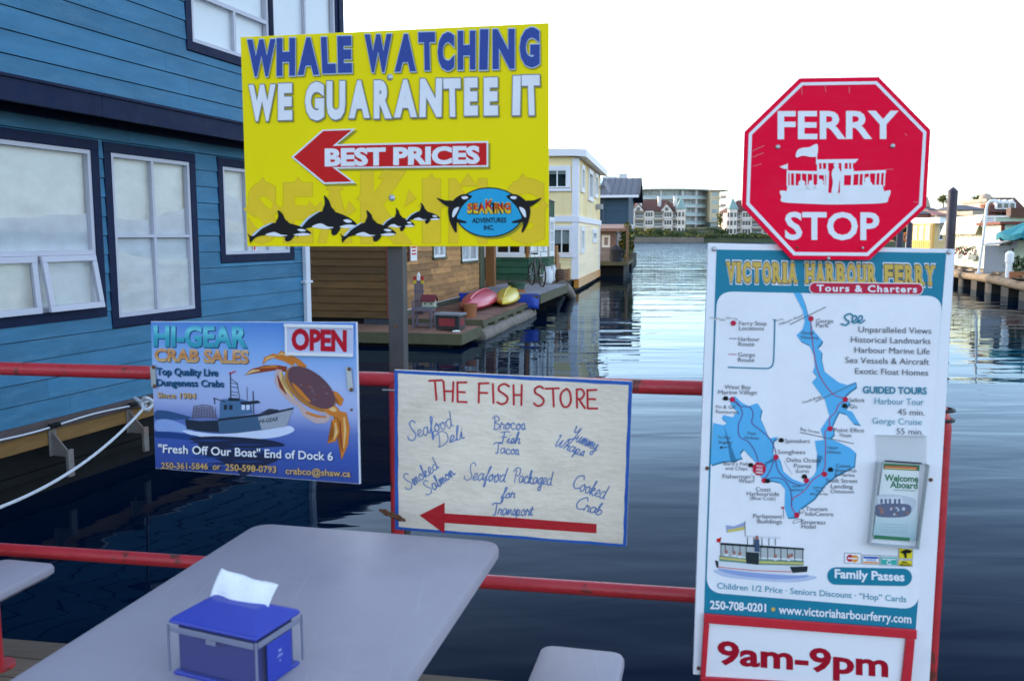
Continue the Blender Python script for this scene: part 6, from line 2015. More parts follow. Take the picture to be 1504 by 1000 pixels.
def bicycle():
    p = G(796, 421, 0.62)
    root = thing('bicycle', 'black bicycle with chrome handlebar leaning on the dark green house', 'bicycle', p, R(90) + R(28) - CTH)
    root.scale = (.95, .95, .95)
    k = mat('black_tyre', (0.012, 0.012, 0.013), 0.7); ch = M_steel; fr = mat('bicycle_dark_frame', (0.03, 0.035, 0.05), 0.35, 0.3)
    r = .33
    for x in (0, 1.05):
        mb = MB(); mb.tube([(x + r * math.cos(t), 0, r + r * math.sin(t)) for t in [i * math.pi / 14 for i in range(29)]], .026, k, 8, False)
        w = mb.build('wheel', root, True)
        mb = MB()
        for i in range(10): mb.tube([(x, 0, r), (x + r * .95 * math.cos(i * .628), 0, r + r * .95 * math.sin(i * .628))], .0035, ch, 4)
        mb.tube([(x, -.05, r), (x, .05, r)], .03, ch, 10); mb.build('spoke', w)
    mb = MB()
    H_, S_, B_ = (.16, 0, .85), (.72, 0, .85), (.5, 0, .3)
    for a, b in ((H_, S_), (H_, B_), (S_, B_), (B_, (1.05, 0, r)), (S_, (1.05, 0, r)), (H_, (0, 0, r))): mb.tube([a, b], .018, fr, 8)
    mb.build('frame', root)
    mb = MB(); mb.tube([(.16, 0, .85), (.13, 0, 1.03)], .016, ch, 8); mb.tube([(.28, -.3, 1.05), (.1, -.24, 1.06), (.12, 0, 1.03), (.1, .24, 1.06), (.28, .3, 1.05)], .014, ch, 8); mb.build('handlebar', root, True)
    mb = MB(); mb.tube([(.72, 0, .85), (.75, 0, .95)], .014, ch, 8); mb.box(.6, .9, -.07, .07, .95, 1.0, k); mb.build('saddle', root, bevel=0.02)
    wt = mat('white_tank', (0.66, 0.68, 0.70), 0.4, var=0.06)
    for i, (x, y, lb) in enumerate(((805, 417, 'white propane tank standing next to the bicycle'), (812, 414, 'white propane tank beside the dark barrel'))):
        p = G(x, y, 0.62)
        t = thing('propane_tank', lb, 'tank', p, group='propane tanks on the side deck')
        t.scale = (.58, .58, .6)
        MB().lathe([(.12, 0), (.16, .02), (.24, .1), (.25, .18), (.25, .58), (.22, .68), (.12, .75), (.05, .76)], wt, n=20).build('body', t, True)
        MB().lathe([(.14, .72), (.14, .88), (.125, .88), (.125, .72)], wt, n=16).build('collar', t, True)
        MB().tube([(0, 0, .75), (0, 0, .84)], .03, M_steel, 8).build('valve', t)
    p = G(821, 414, 0.62)
    t = thing('barrel', 'dark brown barrel standing beside the white propane tanks', 'barrel', p)
    t.scale = (.55, .55, .5)
    MB().lathe([(.27, 0), (.32, .2), (.34, .4), (.32, .6), (.27, .8), (.25, .8)], mat('barrel_wood', (0.06, 0.035, 0.02), 0.7, island=.2), n=20).build('body', t, True)
    mb = MB()
    for z, rr_ in ((.12, .31), (.3, .342), (.5, .342), (.68, .31)): mb.lathe([(rr_ - .02, z), (rr_, z), (rr_, z + .05), (rr_ - .02, z + .05)], M_rust, n=20)
    mb.build('hoop', t)
    p = G(829, 412, 0.62)
    t = thing('wooden_crate', 'pale orange wooden crate at the end of the side deck', 'crate', p, -CTH)
    t.scale = (.6, .6, .55)
    mb = MB(); cw = mat('crate_wood', (0.36, 0.19, 0.09), 0.8, var=0.2)
    for i in range(4): mb.box(-.25, .25, -.25, .25, .02 + i * .17, .16 + i * .17, cw)
    mb.build('slat_side', t)
    mb = MB()
    for sx in (-1, 1):
        for sy in (-1, 1): mb.box(sx * .25 - .03, sx * .25 + .03, sy * .25 - .03, sy * .25 + .03, 0, .7, cw)
    mb.build('corner_post', t)
    p = G(824, 436, 0.1)
    q = G(838, 424, 0.1)
    t = thing('drift_log', 'pale weathered log slanting from the side deck into the water', 'log', (q.x, q.y, 0))
    mb = MB(); a = G(826, 421, .5) - Vector(t.location); b = G(841, 436, -.05) - Vector(t.location)
    mb.tube([a.lerp(b, i / 5) + Vector((0, 0, .03 * math.sin(i))) for i in range(6)], [.2, .19, .2, .18, .17, .15], M_log, 12); mb.build('trunk', t, True)
bicycle()

# ------------------------------------------------------------------ YELLOW FLOAT HOUSE
M_ysid = mat('pale_yellow_siding', (0.90, 0.72, 0.38), 0.6, var=0.06, scale=2, island=0.08)
M_ysid_lit = mat('yellow_siding_lit', (0.93, 0.76, 0.50), 0.6, var=0.06, scale=2, island=0.06)  # side wall copy of the yellow, warm reflected light put into the colour
M_trimw = mat('white_trim_paint', (0.80, 0.79, 0.83), 0.5, var=0.04)
def yellow_house():
    c = G(847, 428, 0)
    Y0 = c.y
    th = R(10.2)
    D = Vector((math.sin(th), math.cos(th), 0)); Nn = Vector((math.cos(th), -math.sin(th), 0))
    root = thing('float_house', 'pale yellow two-storey float house with white trim beside the channel', 'house', c)
    F = Wall((0, 0, 0), -Nn, -D)
    W = Wall((0, 0, 0), D, Nn)
    o = Vector(c)
    def fpx(x, y):
        p = hit(x, y, o, D); return (p - o).dot(-Nn), p.z
    def wpx(x, y):
        p = hit(x, y, o, Nn); return (p - o).dot(D), p.z
    zb, zm, zm2, zt = fpx(840, 410)[1], fpx(840, 326)[1], fpx(840, 317)[1], fpx(850, 233)[1]
    L = wpx(881, 300)[0]
    wl = 7.0
    def fr(x0, x1, y0, y1): a = fpx(x1, y1); b = fpx(x0, y0); return a[0], b[0], a[1], b[1]
    f1 = fr(807, 838, 244, 281); f2 = fr(807, 843, 331, 378)
    f1 = (f1[0], f1[0] + 1.0, f1[2], f1[3])
    def wr(x0, x1, y0, y1): a = wpx(x0, y1); b = wpx(x1, y0); return a[0], b[0], wpx((x0 + x1) / 2, y1)[1], wpx((x0 + x1) / 2, y0)[1]
    ws = [wr(852.2, 857, 243, 283), wr(863, 870, 250, 296), wr(872.5, 877, 255, 291), wr(851.5, 856.5, 333, 372), wr(869, 875, 337, 356)]
    def core(mb, Wc, s0, s1, z0, z1, ops, m, n0=-.12, n1=0.0):
        cur = s0
        for a, b, c_, d in sorted(ops):
            if a > cur: Wc.box(mb, cur, a + .02, z0, z1, n0, n1, m)
            Wc.box(mb, a + .02, b - .02, z0, c_ + .02, n0, n1, m); Wc.box(mb, a + .02, b - .02, d - .02, z1, n0, n1, m)
            cur = b - .02
        if cur < s1: Wc.box(mb, cur, s1, z0, z1, n0, n1, m)
    mb = MB()
    siding(mb, F, 0.05, wl, zb, zm, 0.18, M_ysid, [f2], lap=.02, butt=(3, 5))
    core(mb, F, 0.121, wl, zb, zm, [f2], M_ysid)
    siding(mb, W, 0.05, L, zb, zm, 0.18, M_ysid_lit, ws[3:], lap=.02, butt=(3, 5))
    core(mb, W, 0, L, zb, zm, ws[3:], M_ysid_lit)
    mb.build('lower_wall', root)
    mb = MB()
    core(mb, F, 0.121, wl, zm2, zt + .3, [f1], M_ysid)
    core(mb, W, 0, L, zm2, zt + .05, ws[:3], M_ysid)
    x = 0.5
    while x < wl:                               # battens over the upper boards
        if not (f1[0] - .05 < x < f1[1] + .05): F.box(mb, x, x + .05, zm2, zt + .2, 0.001, .02, M_ysid)
        else: F.box(mb, x, x + .05, zm2, f1[2], 0.001, .02, M_ysid)
        x += .5
    x = 0.6
    while x < L:
        if not any(w[0] - .1 < x < w[1] + .1 for w in ws[:3]): W.box(mb, x, x + .05, zm2, zt, 0.001, .02, M_ysid)
        x += .6
    Wb = Wall(W(L, 0, 0), -Nn, D); Wb.box(mb, 0.001, wl, zb, zt, -.12, 0, M_ysid)
    mb.build('upper_wall', root)
    mb = MB()
    F.box(mb, -0.08, wl, zm, zm2, 0.001, .07, M_trimw); W.box(mb, 0.0, L + .1, zm, zm2, 0.0, .08, M_trimw)
    F.box(mb, -.025, .2, zb, zm, .025, .045, M_trimw); W.box(mb, 0.0, .25, zb, zm, .024, .04, M_trimw)
    F.box(mb, -.025, .2, zm2, zt, .0012, .045, M_trimw); W.box(mb, 0.0, .25, zm2, zt, .0012, .04, M_trimw)
    W.box(mb, L - .3, L, zb, zm, .024, .04, M_trimw)
    mb.build('trim_board', root)
    for w in (f1, f2): window(root, F, *w, M_trimw, .13, M_white, 2, 1, (mat('green_grey_blind', (0.3, 0.36, 0.36), 0.8), .4 if w is f2 else .75, 1.0), sill=True, proud=.06, sw=.05)
    for w in ws: window(root, W, *w, M_trimw, .12, M_white, 1, 1, (M_sheet, 0, 1), proud=.08, sw=.06)
    # curved white roof edge: rises with a shallow barrel over the long side
    mb = MB()
    rw = mat('white_roof_edge', (0.80, 0.78, 0.80), 0.5, var=.05)
    zr = zt + .04
    prof = [(-.34, .0), (.15, .04), (2, .06), (5, .05), (wl + .3, .0)]
    for i in range(len(prof) - 1):
        (a, za), (b, zb_) = prof[i], prof[i + 1]
        p = [F(a, zr + za, .28), F(b, zr + zb_, .28), F(b, zr + zb_, -L - .3), F(a, zr + za, -L - .3)]
        mb.prism(p, Vector((0, 0, .26)), rw)
    mb.build('roof', root)
    mb = MB()
    W.box(mb, .2, L - .3, -.4, zb - .06, -6.5, -.12, M_hull)
    mb.build('float', root)
    mb = MB()
    W.box(mb, .15, L, .12, zb - .005, -.119, .06, mat('sunlit_orange_base', (0.62, 0.25, 0.04), 0.35, var=.25, scale=1.5, stretch=(1, 1, 6)))  # orange sun reflection near the water put into the board's colour
    mb.build('base_board', root)
    # satellite dish and air conditioner on the side
    s, z = wpx(879, 275)
    mb = MB(); mb.lathe([(.03, 0), (.3, .06), (.45, .14), (.46, .15), (.3, .09), (.03, .03)], mat('dish_grey', (.22, .22, .25), .5), n=18)
    t = mb.build('satellite_dish', root, True); t.scale = (.6, .6, .6); t.location = W(s, z, .35); t.rotation_euler = (R(70), 0, R(60))
    MB().tube([W(s, z, .01), W(s, z, .2), W(s, z, .33)], .03, M_steel, 8).build('dish_arm', root)
    s, z = wpx(876, 304)
    mb = MB(); W.box(mb, s - .4, s + .1, z - .12, z + .12, .02, .3, mat('unit_grey', (.35, .36, .37), .6)); mb.build('air_conditioner', root, bevel=.02)
yellow_house()

# ------------------------------------------------------------------ small cabin and slate blue house beyond
def cabin():
    c = DY(904, 395, 48); c.z = 0
    th = R(9.8)
    D = Vector((math.sin(th), math.cos(th), 0)); Nn = Vector((math.cos(th), -math.sin(th), 0))
    root = thing('float_cabin', 'small low pinkish grey cabin between the yellow and slate blue houses', 'cabin', c)
    F = Wall((0, 0, 0), -Nn, -D)
    W = Wall((0, 0, 0), D, Nn)
    o = Vector(c)
    z0 = .75
    zt = DY(890, 340, 48).z
    pk = mat('pinkish_grey_siding', (.26, .21, .20), .7, var=.1, island=.1)
    mb = MB()
    siding(mb, F, .02, 4.5, z0, zt, .16, pk, lap=.02); F.box(mb, .121, 4.5, z0, zt, -.12, 0, pk)
    siding(mb, W, .02, 5.5, z0, zt, .16, pk, lap=.02); W.box(mb, 0, 5.5, z0, zt, -.12, 0, pk)
    mb.build('wall', root)
    mb = MB()
    mb.prism([F(-.6, zt, .7), F(4.8, zt, .7), F(4.8, zt + .3, -5.6), F(-.6, zt + .3, -5.6)], (0, 0, .16), mat('cabin_roof', (.22, .13, .10), .8, var=.2))
    mb.build('roof', root)
    window(root, F, .3, .75, z0 + .7, zt - .2, M_trimw, .09, M_white, 1, 1, None, proud=.05)
    window(root, F, .95, 1.6, z0 + .7, zt - .3, M_trimw, .09, M_white, 2, 1, None, proud=.05)
    mb = MB(); F.box(mb, -.0, .3, z0, zt - .2, .03, .06, mat('cabin_door', (.2, .12, .11), .6)); mb.build('door', root)
    mb = MB()
    W.box(mb, -2.2, 6, .55, .72, -4, .75, M_oliveb)
    mb.build('deck', root)
    mb = MB(); W.box(mb, -1.5, 5.6, -.4, .54, -4, .5, M_hull); mb.build('float', root)
    for i in range(7):
        mb = MB(); W.box(mb, -2.1 + i * 1.2, -2.0 + i * 1.2, .721, 1.75 if i > 1 else 2.6, .63, .73, mat('rail_post_wood', (.16, .10, .06), .8)); mb.build('rail_post', root)
    mb = MB(); W.box(mb, -2.1, 5.3, 1.751, 1.8, .62, .74, mat('rail_post_wood', (.16, .10, .06), .8)); mb.build('handrail', root)
    t = thing('climbing_plant', 'green climbing plant hanging from the roof corner of the small cabin', 'plant', o + W(.3, .72, .5))
    MB().tube([(0, 0, 0), (.05, 0, .8), (0, .05, 1.7)], .04, M_bark, 6).build('stem', t)
    MB().leaves((.1, .1, 1.1), (.42, .5, 1.05), 620, .14, [M_green, M_dkgreen, M_yelgreen], .1, 11).build('foliage', t)
    p = G(885, 408, .5)
    t = thing('covered_barbecue', 'dark covered barbecue standing at the near end of the cabin deck', 'barbecue', Vector((p.x, p.y, .55)))
    cv = mat('dark_cover_cloth', (.02, .022, .026), .8, bump=.5, bscale=5)
    o2 = Vector(t.location); b = o + W(-1.7, .72, .1); t.location = b
    t.scale = (.75, .75, .75)
    MB().lathe([(.42, 0), (.45, .3), (.4, .75), (.44, .82), (.3, 1.0), (.12, 1.12), (.05, 1.2)], cv, n=14).build('cover', t, True)
    MB().tube([(.3, -.2, .7), (.5, -.3, .8), (.55, -.32, .5)], .09, cv, 8).build('side_shelf', t, True)
cabin()
def slate_house():
    c = DY(921.5, 390, 60); c.z = 0
    th = R(9.5)
    D = Vector((math.sin(th), math.cos(th), 0)); Nn = Vector((math.cos(th), -math.sin(th), 0))
    root = thing('float_house', 'slate blue float house with ribbed dark metal roof at the far end of the row', 'house', c)
    F = Wall((0, 0, 0), -Nn, -D); W = Wall((0, 0, 0), D, Nn)
    o = Vector(c)
    ze = DY(900, 286, 60).z
    zr = DY(900, 266, 65.5).z
    sl = mat('slate_blue_siding', (.035, .075, .115), .7, var=.1, island=.12)
    mb = MB()
    siding(mb, F, .03, 5.5, .8, ze, .2, sl, lap=.02); F.box(mb, .121, 5.5, .8, ze, -.12, 0, sl)
    siding(mb, W, .03, 11, .8, ze, .2, sl, lap=.02); W.box(mb, 0, 11, .8, ze, -.12, 0, sl)
    mb.prism([W(0, ze, 0), W(11, ze, 0), W(5.5, zr, 0)], -Nn * .12, sl)
    mb.build('wall', root)
    mb = MB()
    rf = mat('dark_metal_roof', (.035, .043, .062), .5, .2, var=.1)
    for s in (0, 1):
        a = (-.7, 5.5) if s == 0 else (11.7, 5.5)
        mb.prism([W(a[0], ze - .15, .7), W(a[0], ze - .15, -6), W(a[1], zr + .1, -6), W(a[1], zr + .1, .7)], (0, 0, .1), rf)
    k = -5.8
    while k < .7:
        a, b = W(-.7, ze - .03, k), W(5.5, zr + .22, k)
        mb.beam(a, b, .07, .06, rf)
        k += .42
    roof = mb.build('roof', root)
    mb = MB()
    n0 = Vector((0, 0, .13))
    mb.prism([W(1.5, ze + .62, -1.9) + n0, W(1.5, ze + .62, -3.0) + n0, W(3.2, ze + 1.0, -3.0) + n0, W(3.2, ze + 1.0, -1.9) + n0], (0, 0, .12), mat('skylight_glass', (.4, .6, .75), .1))
    mb.build('skylight', roof)
    mb = MB(); F.box(mb, -.7, 5.9, ze - .22, ze - .05, .68, .76, M_trimw); mb.build('gutter', root)
    mb = MB(); W.box(mb, -.7, 5.5, -.0, .0, 0, 0, M_trimw) if False else None
    mb.beam(W(-.72, ze - .1, .72), W(5.5, zr + .14, .72), .06, .28, mat('black_barge_board', (.012, .013, .016), .6)); mb.beam(W(5.5, zr + .14, .72), W(11.7, ze - .1, .72), .06, .28, MATS['black_barge_board']); mb.build('barge_board', root)
    mb = MB(); F.box(mb, 1.6, 1.7, 1, ze - .1, .03, .1, mat('dark_downpipe', (.06, .10, .14), .5)); mb.build('downpipe', root)
    for s in (.5, 3.5, 7.0):
        window(root, W, s, s + 1.3, .95, 2.9, M_trimw, .16, M_white, 1, 1, (M_sheet, 0, 1), proud=.08, sw=.08)
    mb = MB(); W.box(mb, -.5, 11.5, -.4, .78, -6, .3, M_hull); mb.build('float', root)
slate_house()

# ------------------------------------------------------------------ FAR SHORE
FY = 297.0
def seawall():
    m = mat('seawall_concrete', (.22, .18, .14), .9, var=.3, scale=.35, bump=.5, bscale=2, dirt=(.10, .085, .065), dirt_amt=.7, dirt_scale=.3)
    root = thing('seawall', 'long stained concrete seawall along the far shore', 'seawall', (48, FY, 0))
    mb = MB()
    x = -260
    while x < 62:
        mb.box(x - 48, x + 11.94 - 48, 0, .9 + rng.uniform(0, .05), -.6, 1.75 + rng.uniform(-.05, .05), m)
        x += 12
    mb.build('wall', root)
    mb = MB()
    for i in range(120):
        px = rng.uniform(62, 260) - 48
        r = rng.uniform(.4, 1.0)
        vs = []
        c = Vector((px, rng.uniform(-.4, .6), rng.uniform(-.1, .5)))
        for k in range(2):
            pass
        mb.add([c + Vector(v) * r for v in ((1, 0, -.5), (.3, 1, -.6), (-1, .2, -.5), (-.2, -1, -.5), (.3, .1, .8), (-.4, -.2, .7))], [(0, 1, 4), (1, 2, 5, 4), (2, 3, 5), (3, 0, 4, 5), (3, 2, 1, 0)], m)
    tag(mb.build('shore_rocks'), kind='stuff', label='grey rocks at the water line of the far shore', cat='rocks')
seawall()

M_apt = mat('apartment_stucco', (.84, .73, .62), .75, var=.08, scale=.4)
M_aptp = mat('apartment_pink', (.50, .40, .40), .75, var=.08, scale=.4)
M_tile = mat('red_brown_roof', (.11, .045, .035), .8, var=.2, scale=.8, stretch=(1, 1, 4))
M_dglass = mat('dark_window_glass', (.05, .065, .08), .08, var=.2, scale=.4, spec=.8)
M_chim = mat('white_chimney', (.75, .7, .65), .7, var=.05)
M_copper = mat('pale_green_copper', (.24, .36, .33), .6, var=.1)
def glazing(mb, W, s0, s1, z0, z1, m=M_dglass, n=.03): W.box(mb, s0, s1, z0, z1, -.05, n, m)
def apartments(name, label, x0, x1, Y, base, seed, turret_at, gables, nfl=3):
    """white balconied apartment block with hipped red brown roof; picture x range at distance Y"""
    a, b = DY(x0, 340, Y), DY(x1, 340, Y)
    Wd = b.x - a.x
    fh = 2.75
    root = thing(name, label, 'apartment block', (a.x, Y, base))
    W = Wall((0, 0, 0), (1, 0, 0), (0, -1, 0))
    g = random.Random(seed)
    H = fh * nfl
    dep = 13
    mb = MB(); mb.box(0, Wd, .0, dep, -1.5, H, M_apt)
    mb.build('wall', root)
    bays = []
    nb = max(3, int(Wd / 3.2))
    for i in range(nb):
        s0 = Wd * i / nb
        s1 = Wd * (i + 1) / nb
        bays.append((s0, s1, i % 2 == (0 if seed % 2 else 1)))
    for s0, s1, proj in bays:
        if proj:
            mb = MB(); W.box(mb, s0 + .15, s1 - .15, -1.5, H - .1, .0, .9, M_apt)
            for f in range(nfl): W.box(mb, s0 + .1, s1 - .1, f * fh - .12, f * fh + .12, .88, .98, M_aptp)
            mb.build('bay', root)
            for f in range(nfl):
                mb = MB()
                for q in range(3):
                    u = s0 + .35 + q * (s1 - s0 - .7) / 3
                    W.box(mb, u, u + (s1 - s0 - .7) / 3 - .15, f * fh + .7, f * fh + 2.2, .9, .93, M_dglass)
                mb.build('window', root)
        else:
            for f in range(nfl):
                mb = MB()
                W.box(mb, s0 + .2, s1 - .2, f * fh + .2, f * fh + 2.2, .0, .03, M_dglass)
                mb.build('window', root)
                mb = MB()
                W.box(mb, s0 + .0, s1 - .0, f * fh - .14, f * fh + .06, .01, 1.3, M_apt)
                for k in range(9): W.box(mb, s0 + .05 + k * (s1 - s0 - .15) / 8, s0 + .1 + k * (s1 - s0 - .15) / 8, f * fh + .06, f * fh + 1.0, 1.22, 1.27, M_white)
                W.box(mb, s0, s1, f * fh + 1.0, f * fh + 1.1, 1.2, 1.3, M_white)
                mb.build('balcony', root)
    # hipped roof
    mb = MB()
    e = .8
    zr = H + 3.9
    vs = [(-e, -e, H), (Wd + e, -e, H), (Wd + e, dep + e, H), (-e, dep + e, H), (4, dep / 2, zr), (Wd - 4, dep / 2, zr), (-e, -e, H - .25), (Wd + e, -e, H - .25), (Wd + e, dep + e, H - .25), (-e, dep + e, H - .25)]
    mb.add(vs, [(0, 1, 5, 4), (1, 2, 5), (2, 3, 4, 5), (3, 0, 4), (0, 6, 7, 1), (1, 7, 8, 2), (2, 8, 9, 3), (3, 9, 6, 0), (6, 9, 8, 7)], M_tile)
    roof = mb.build('roof', root)
    for gx in gables:                         # front gables
        s = Wd * gx
        mb = MB()
        mb.prism([W(s - 2.1, H - .1, 1.0), W(s + 2.1, H - .1, 1.0), W(s, H + 2.4, 1.0)], (0, 4, 0), M_apt)
        for sg in (-1, 1): mb.prism([W(s + sg * 2.5, H - .35, 1.3), W(s, H + 2.5, 1.3), W(s, H + 2.5, -4), W(s + sg * 2.5, H - .35, -4)], (0, 0, .25), M_tile)
        W.box(mb, s - .6, s + .6, H - .0, H + 1.1, 1.0, 1.04, M_dglass)
        mb.build('gable', root)
    for cx in (.28, .62, .9):
        mb = MB(); s = Wd * cx
        W.box(mb, s - .55, s + .55, H + .3, zr + .9, -3.2, -2.0, M_chim); W.box(mb, s - .65, s + .65, zr + .9, zr + 1.2, -3.3, -1.9, M_chim)
        mb.build('chimney', roof)
    if turret_at is not None:
        s = Wd * turret_at
        c = (s, -.6, 0)
        mb = MB(); mb.lathe([(1.75, -1.5), (1.75, H + .6), (1.2, H + .6)], M_apt, c, 8); t = mb.build('turret', root)
        mb = MB(); mb.lathe([(2.1, H + .6), (1.5, H + 1.8), (.8, H + 3.2), (.12, H + 4.4), (.05, H + 5.1)], M_copper, c, 8); mb.build('turret_roof', t)
        mb = MB()
        for f in range(nfl):
            for k in range(8):
                an = math.pi * (k + .5) / 4
                q = Vector(c) + Vector((math.cos(an) * 1.62, math.sin(an) * 1.62, 0))
                tx = Vector((-math.sin(an), math.cos(an), 0)); nx = Vector((math.cos(an), math.sin(an), 0))
                mb.box(-.4, .4, -.05, .06, f * fh + .7, f * fh + 2.2, M_dglass, lambda x, y, z: q + tx * x + nx * y + Vector((0, 0, z)))
        mb.build('turret_window', t)
apartments('apartment_block', 'pale apartment block with red brown roofs and chimneys below the curved glass building', 918, 1001, 312, 2.6, 1, .97, (.22, .72))
apartments('apartment_block', 'pale apartment block with green turret partly hidden behind the red octagonal sign', 1072, 1150, 305, 2.3, 2, .03, (.45, .8))

def condo():
    Y = 352.0
    P = [(c[0], c[1]) for c in (DY(924, 300, Y + 6), DY(960, 300, Y), DY(1000, 300, Y), DY(1024, 300, Y + 3), DY(1043, 300, Y + 10))]
    P = [(DY(880, 300, Y + 16).x, Y + 16)] + P
    pts = smooth_pts(P, 4)
    base = 3.5
    root = thing('glass_building', 'long curved glass apartment building with stacked balconies on the far shore', 'apartment block', (pts[0][0], pts[0][1], base))
    o = Vector(root.location)
    fh = 3.3
    n = len(pts)
    cg = mat('blue_green_glass', (.30, .38, .39), .12, var=.3, scale=.25, spec=.7); slab_ = mat('pale_concrete_slab', (.58, .59, .57), .7, var=.08, scale=.5); rail = mat('frosted_balcony_glass', (.36, .47, .48), .25, var=.1, scale=.4); col_ = mat('pale_column', (.58, .58, .56), .7)
    def band(z0, z1, off0, off1, m, mb, i0=0, i1=None):
        i1 = n - 1 if i1 is None else i1
        for i in range(i0, i1):
            a, b = Vector((*pts[i], 0)), Vector((*pts[i + 1], 0))
            d0 = Vector((*pts[min(i + 1, n - 1)], 0)) - Vector((*pts[max(i - 1, 0)], 0)); d1 = Vector((*pts[min(i + 2, n - 1)], 0)) - Vector((*pts[i], 0))
            na, nb = Vector((d0.y, -d0.x, 0)).normalized(), Vector((d1.y, -d1.x, 0)).normalized()
            q = [a + na * off0, b + nb * off0, b + nb * off1, a + na * off1]
            mb.prism([p + Vector((0, 0, base + z0)) for p in q], (0, 0, z1 - z0), m)
    nf = 5
    mb = MB(); band(-2, nf * fh, -12, 0, cg, mb); mb.build('glass_wall', root, off=o)
    for f in range(nf + 1):
        if f < nf:
            mb = MB(); band(f * fh - .22, f * fh + .12, .002, 2.0, slab_, mb); mb.build('floor_slab', root, off=o)
            mb = MB(); band(f * fh + .13, f * fh + 1.1, 1.85, 1.93, rail, mb); mb.build('balcony_rail', root, off=o)
    mb = MB(); band(nf * fh, nf * fh + .5, -13, 2.9, mat('roof_edge_grey', (.36, .40, .38), .6), mb); mb.build('roof', root, off=o)
    for i in range(1, n, 1):
        mb = MB()
        a = Vector((*pts[i], 0)); d0 = Vector((*pts[min(i + 1, n - 1)], 0)) - Vector((*pts[i - 1], 0)); na = Vector((d0.y, -d0.x, 0)).normalized(); tt = d0.normalized()
        mb.box(-.4 if i % 3 == 0 else -.14, .4 if i % 3 == 0 else .14, .02, 1.6 if i % 3 == 0 else .3, base - 1, base + nf * fh - .01, col_, lambda x, y, z: a + tt * x + na * y + Vector((0, 0, z)))
        mb.build('column', root, off=o)
    # mullions: thin uprights across each storey
    mb = MB()
    for i in range(n - 1):
        for k in range(5):
            a = Vector((*pts[i], 0)).lerp(Vector((*pts[i + 1], 0)), k / 5); d0 = Vector((*pts[i + 1], 0)) - Vector((*pts[i], 0)); na = Vector((d0.y, -d0.x, 0)).normalized(); tt = d0.normalized()
            mb.box(-.05, .05, .001, .12, base, base + nf * fh - .02, col_, lambda x, y, z: a + tt * x + na * y + Vector((0, 0, z)))
    mb.build('mullion', root, off=o)
    # penthouse and plant seen over the slate roof
    mb = MB()
    c = DY(908, 275, Y + 28)
    for dx, w, h in ((-4, 6, 23.4), (1.5, 3.4, 24.6), (6, 5, 20)): mb.box(c.x + dx - w / 2, c.x + dx + w / 2, c.y - 4, c.y + 4, base, base + h, slab_)
    mb.box(c.x - 9, c.x + 10, c.y - 5, c.y + 6, base + 18.6, base + 19.2, slab_)
    mb.build('penthouse', root, off=o)
    # end tower; the warm light on its balconies is put into their colour
    a, b = DY(1043, 300, Y - 2), DY(1062, 300, Y + 2)
    tw = thing('balcony_tower', 'slim cream tower with balconies at the right end of the curved building', 'apartment block', (a.x, a.y, base))
    cr = mat('cream_tower_wall', (.62, .52, .34), .7, var=.08, scale=.4)
    H = nf * fh - .4
    w = b.x - a.x
    MB().box(0, w * .62, 0, 9, fh * 1.2, H, cr).box(w * .1, w * .6, .8, 8, -2, fh * 1.2, cg).build('wall', tw)
    MB().box(-.4, w * 1.2, -1.2, 9.4, H, H + .45, mat('tower_roof', (.42, .36, .3), .6)).build('roof', tw)
    for f in range(1, nf):
        MB().box(w * .62, w * 1.0, -1.0, 5, f * fh, f * fh + .25, slab_).box(w * .98, w * 1.0, -1, 5, f * fh + .26, f * fh + 1.1, mat('balcony_warm_light', (.55, .36, .25), .6)).box(w * .62, w * .97, -1.0, -.9, f * fh + .26, f * fh + 1.1, MATS['balcony_warm_light']).build('balcony', tw)
        MB().box(w * .12, w * .5, -.03, .0, f * fh + 1, f * fh + 2.4, cg).build('window', tw)
condo()

G1 = 'shrubs along the far seawall'
def bush(name, label, x, y0, Y, rad, n, size, mats, group, trunk=False, zlift=None):
    p = DY(x, y0, Y)
    base = 1.6 + min(max(Y - 300, 0), 60) * .05
    t = thing(name, label, 'tree' if trunk else 'shrub', (p.x, Y, base if zlift is None else zlift), group=group)
    if group == G1: rad = (rad[0] * 1.25, rad[1] * 1.2, rad[2] * 1.3)
    b0 = Vector(t.location)
    cz = p.z - b0.z
    MB().tube([(0, 0, -.6), (.1, 0, cz * .5), (0, .1, cz)], [.3 if trunk else .12, .2 if trunk else .08, .06], M_bark, 7).build('trunk' if trunk else 'stem', t)
    mb = MB()
    mb.leaves((0, 0, cz), rad, n, size, mats, .2, int(x * 7 + y0))
    for k in range(4):
        mb.leaves((rng.uniform(-.6, .6) * rad[0], rng.uniform(-.5, .5) * rad[1], cz + rng.uniform(-.3, .5) * rad[2]), [r * .5 for r in rad], n // 5, size, mats, .3, int(x * 3 + k))
    mb.build('crown' if trunk else 'foliage', t)
G1 = 'shrubs along the far seawall'
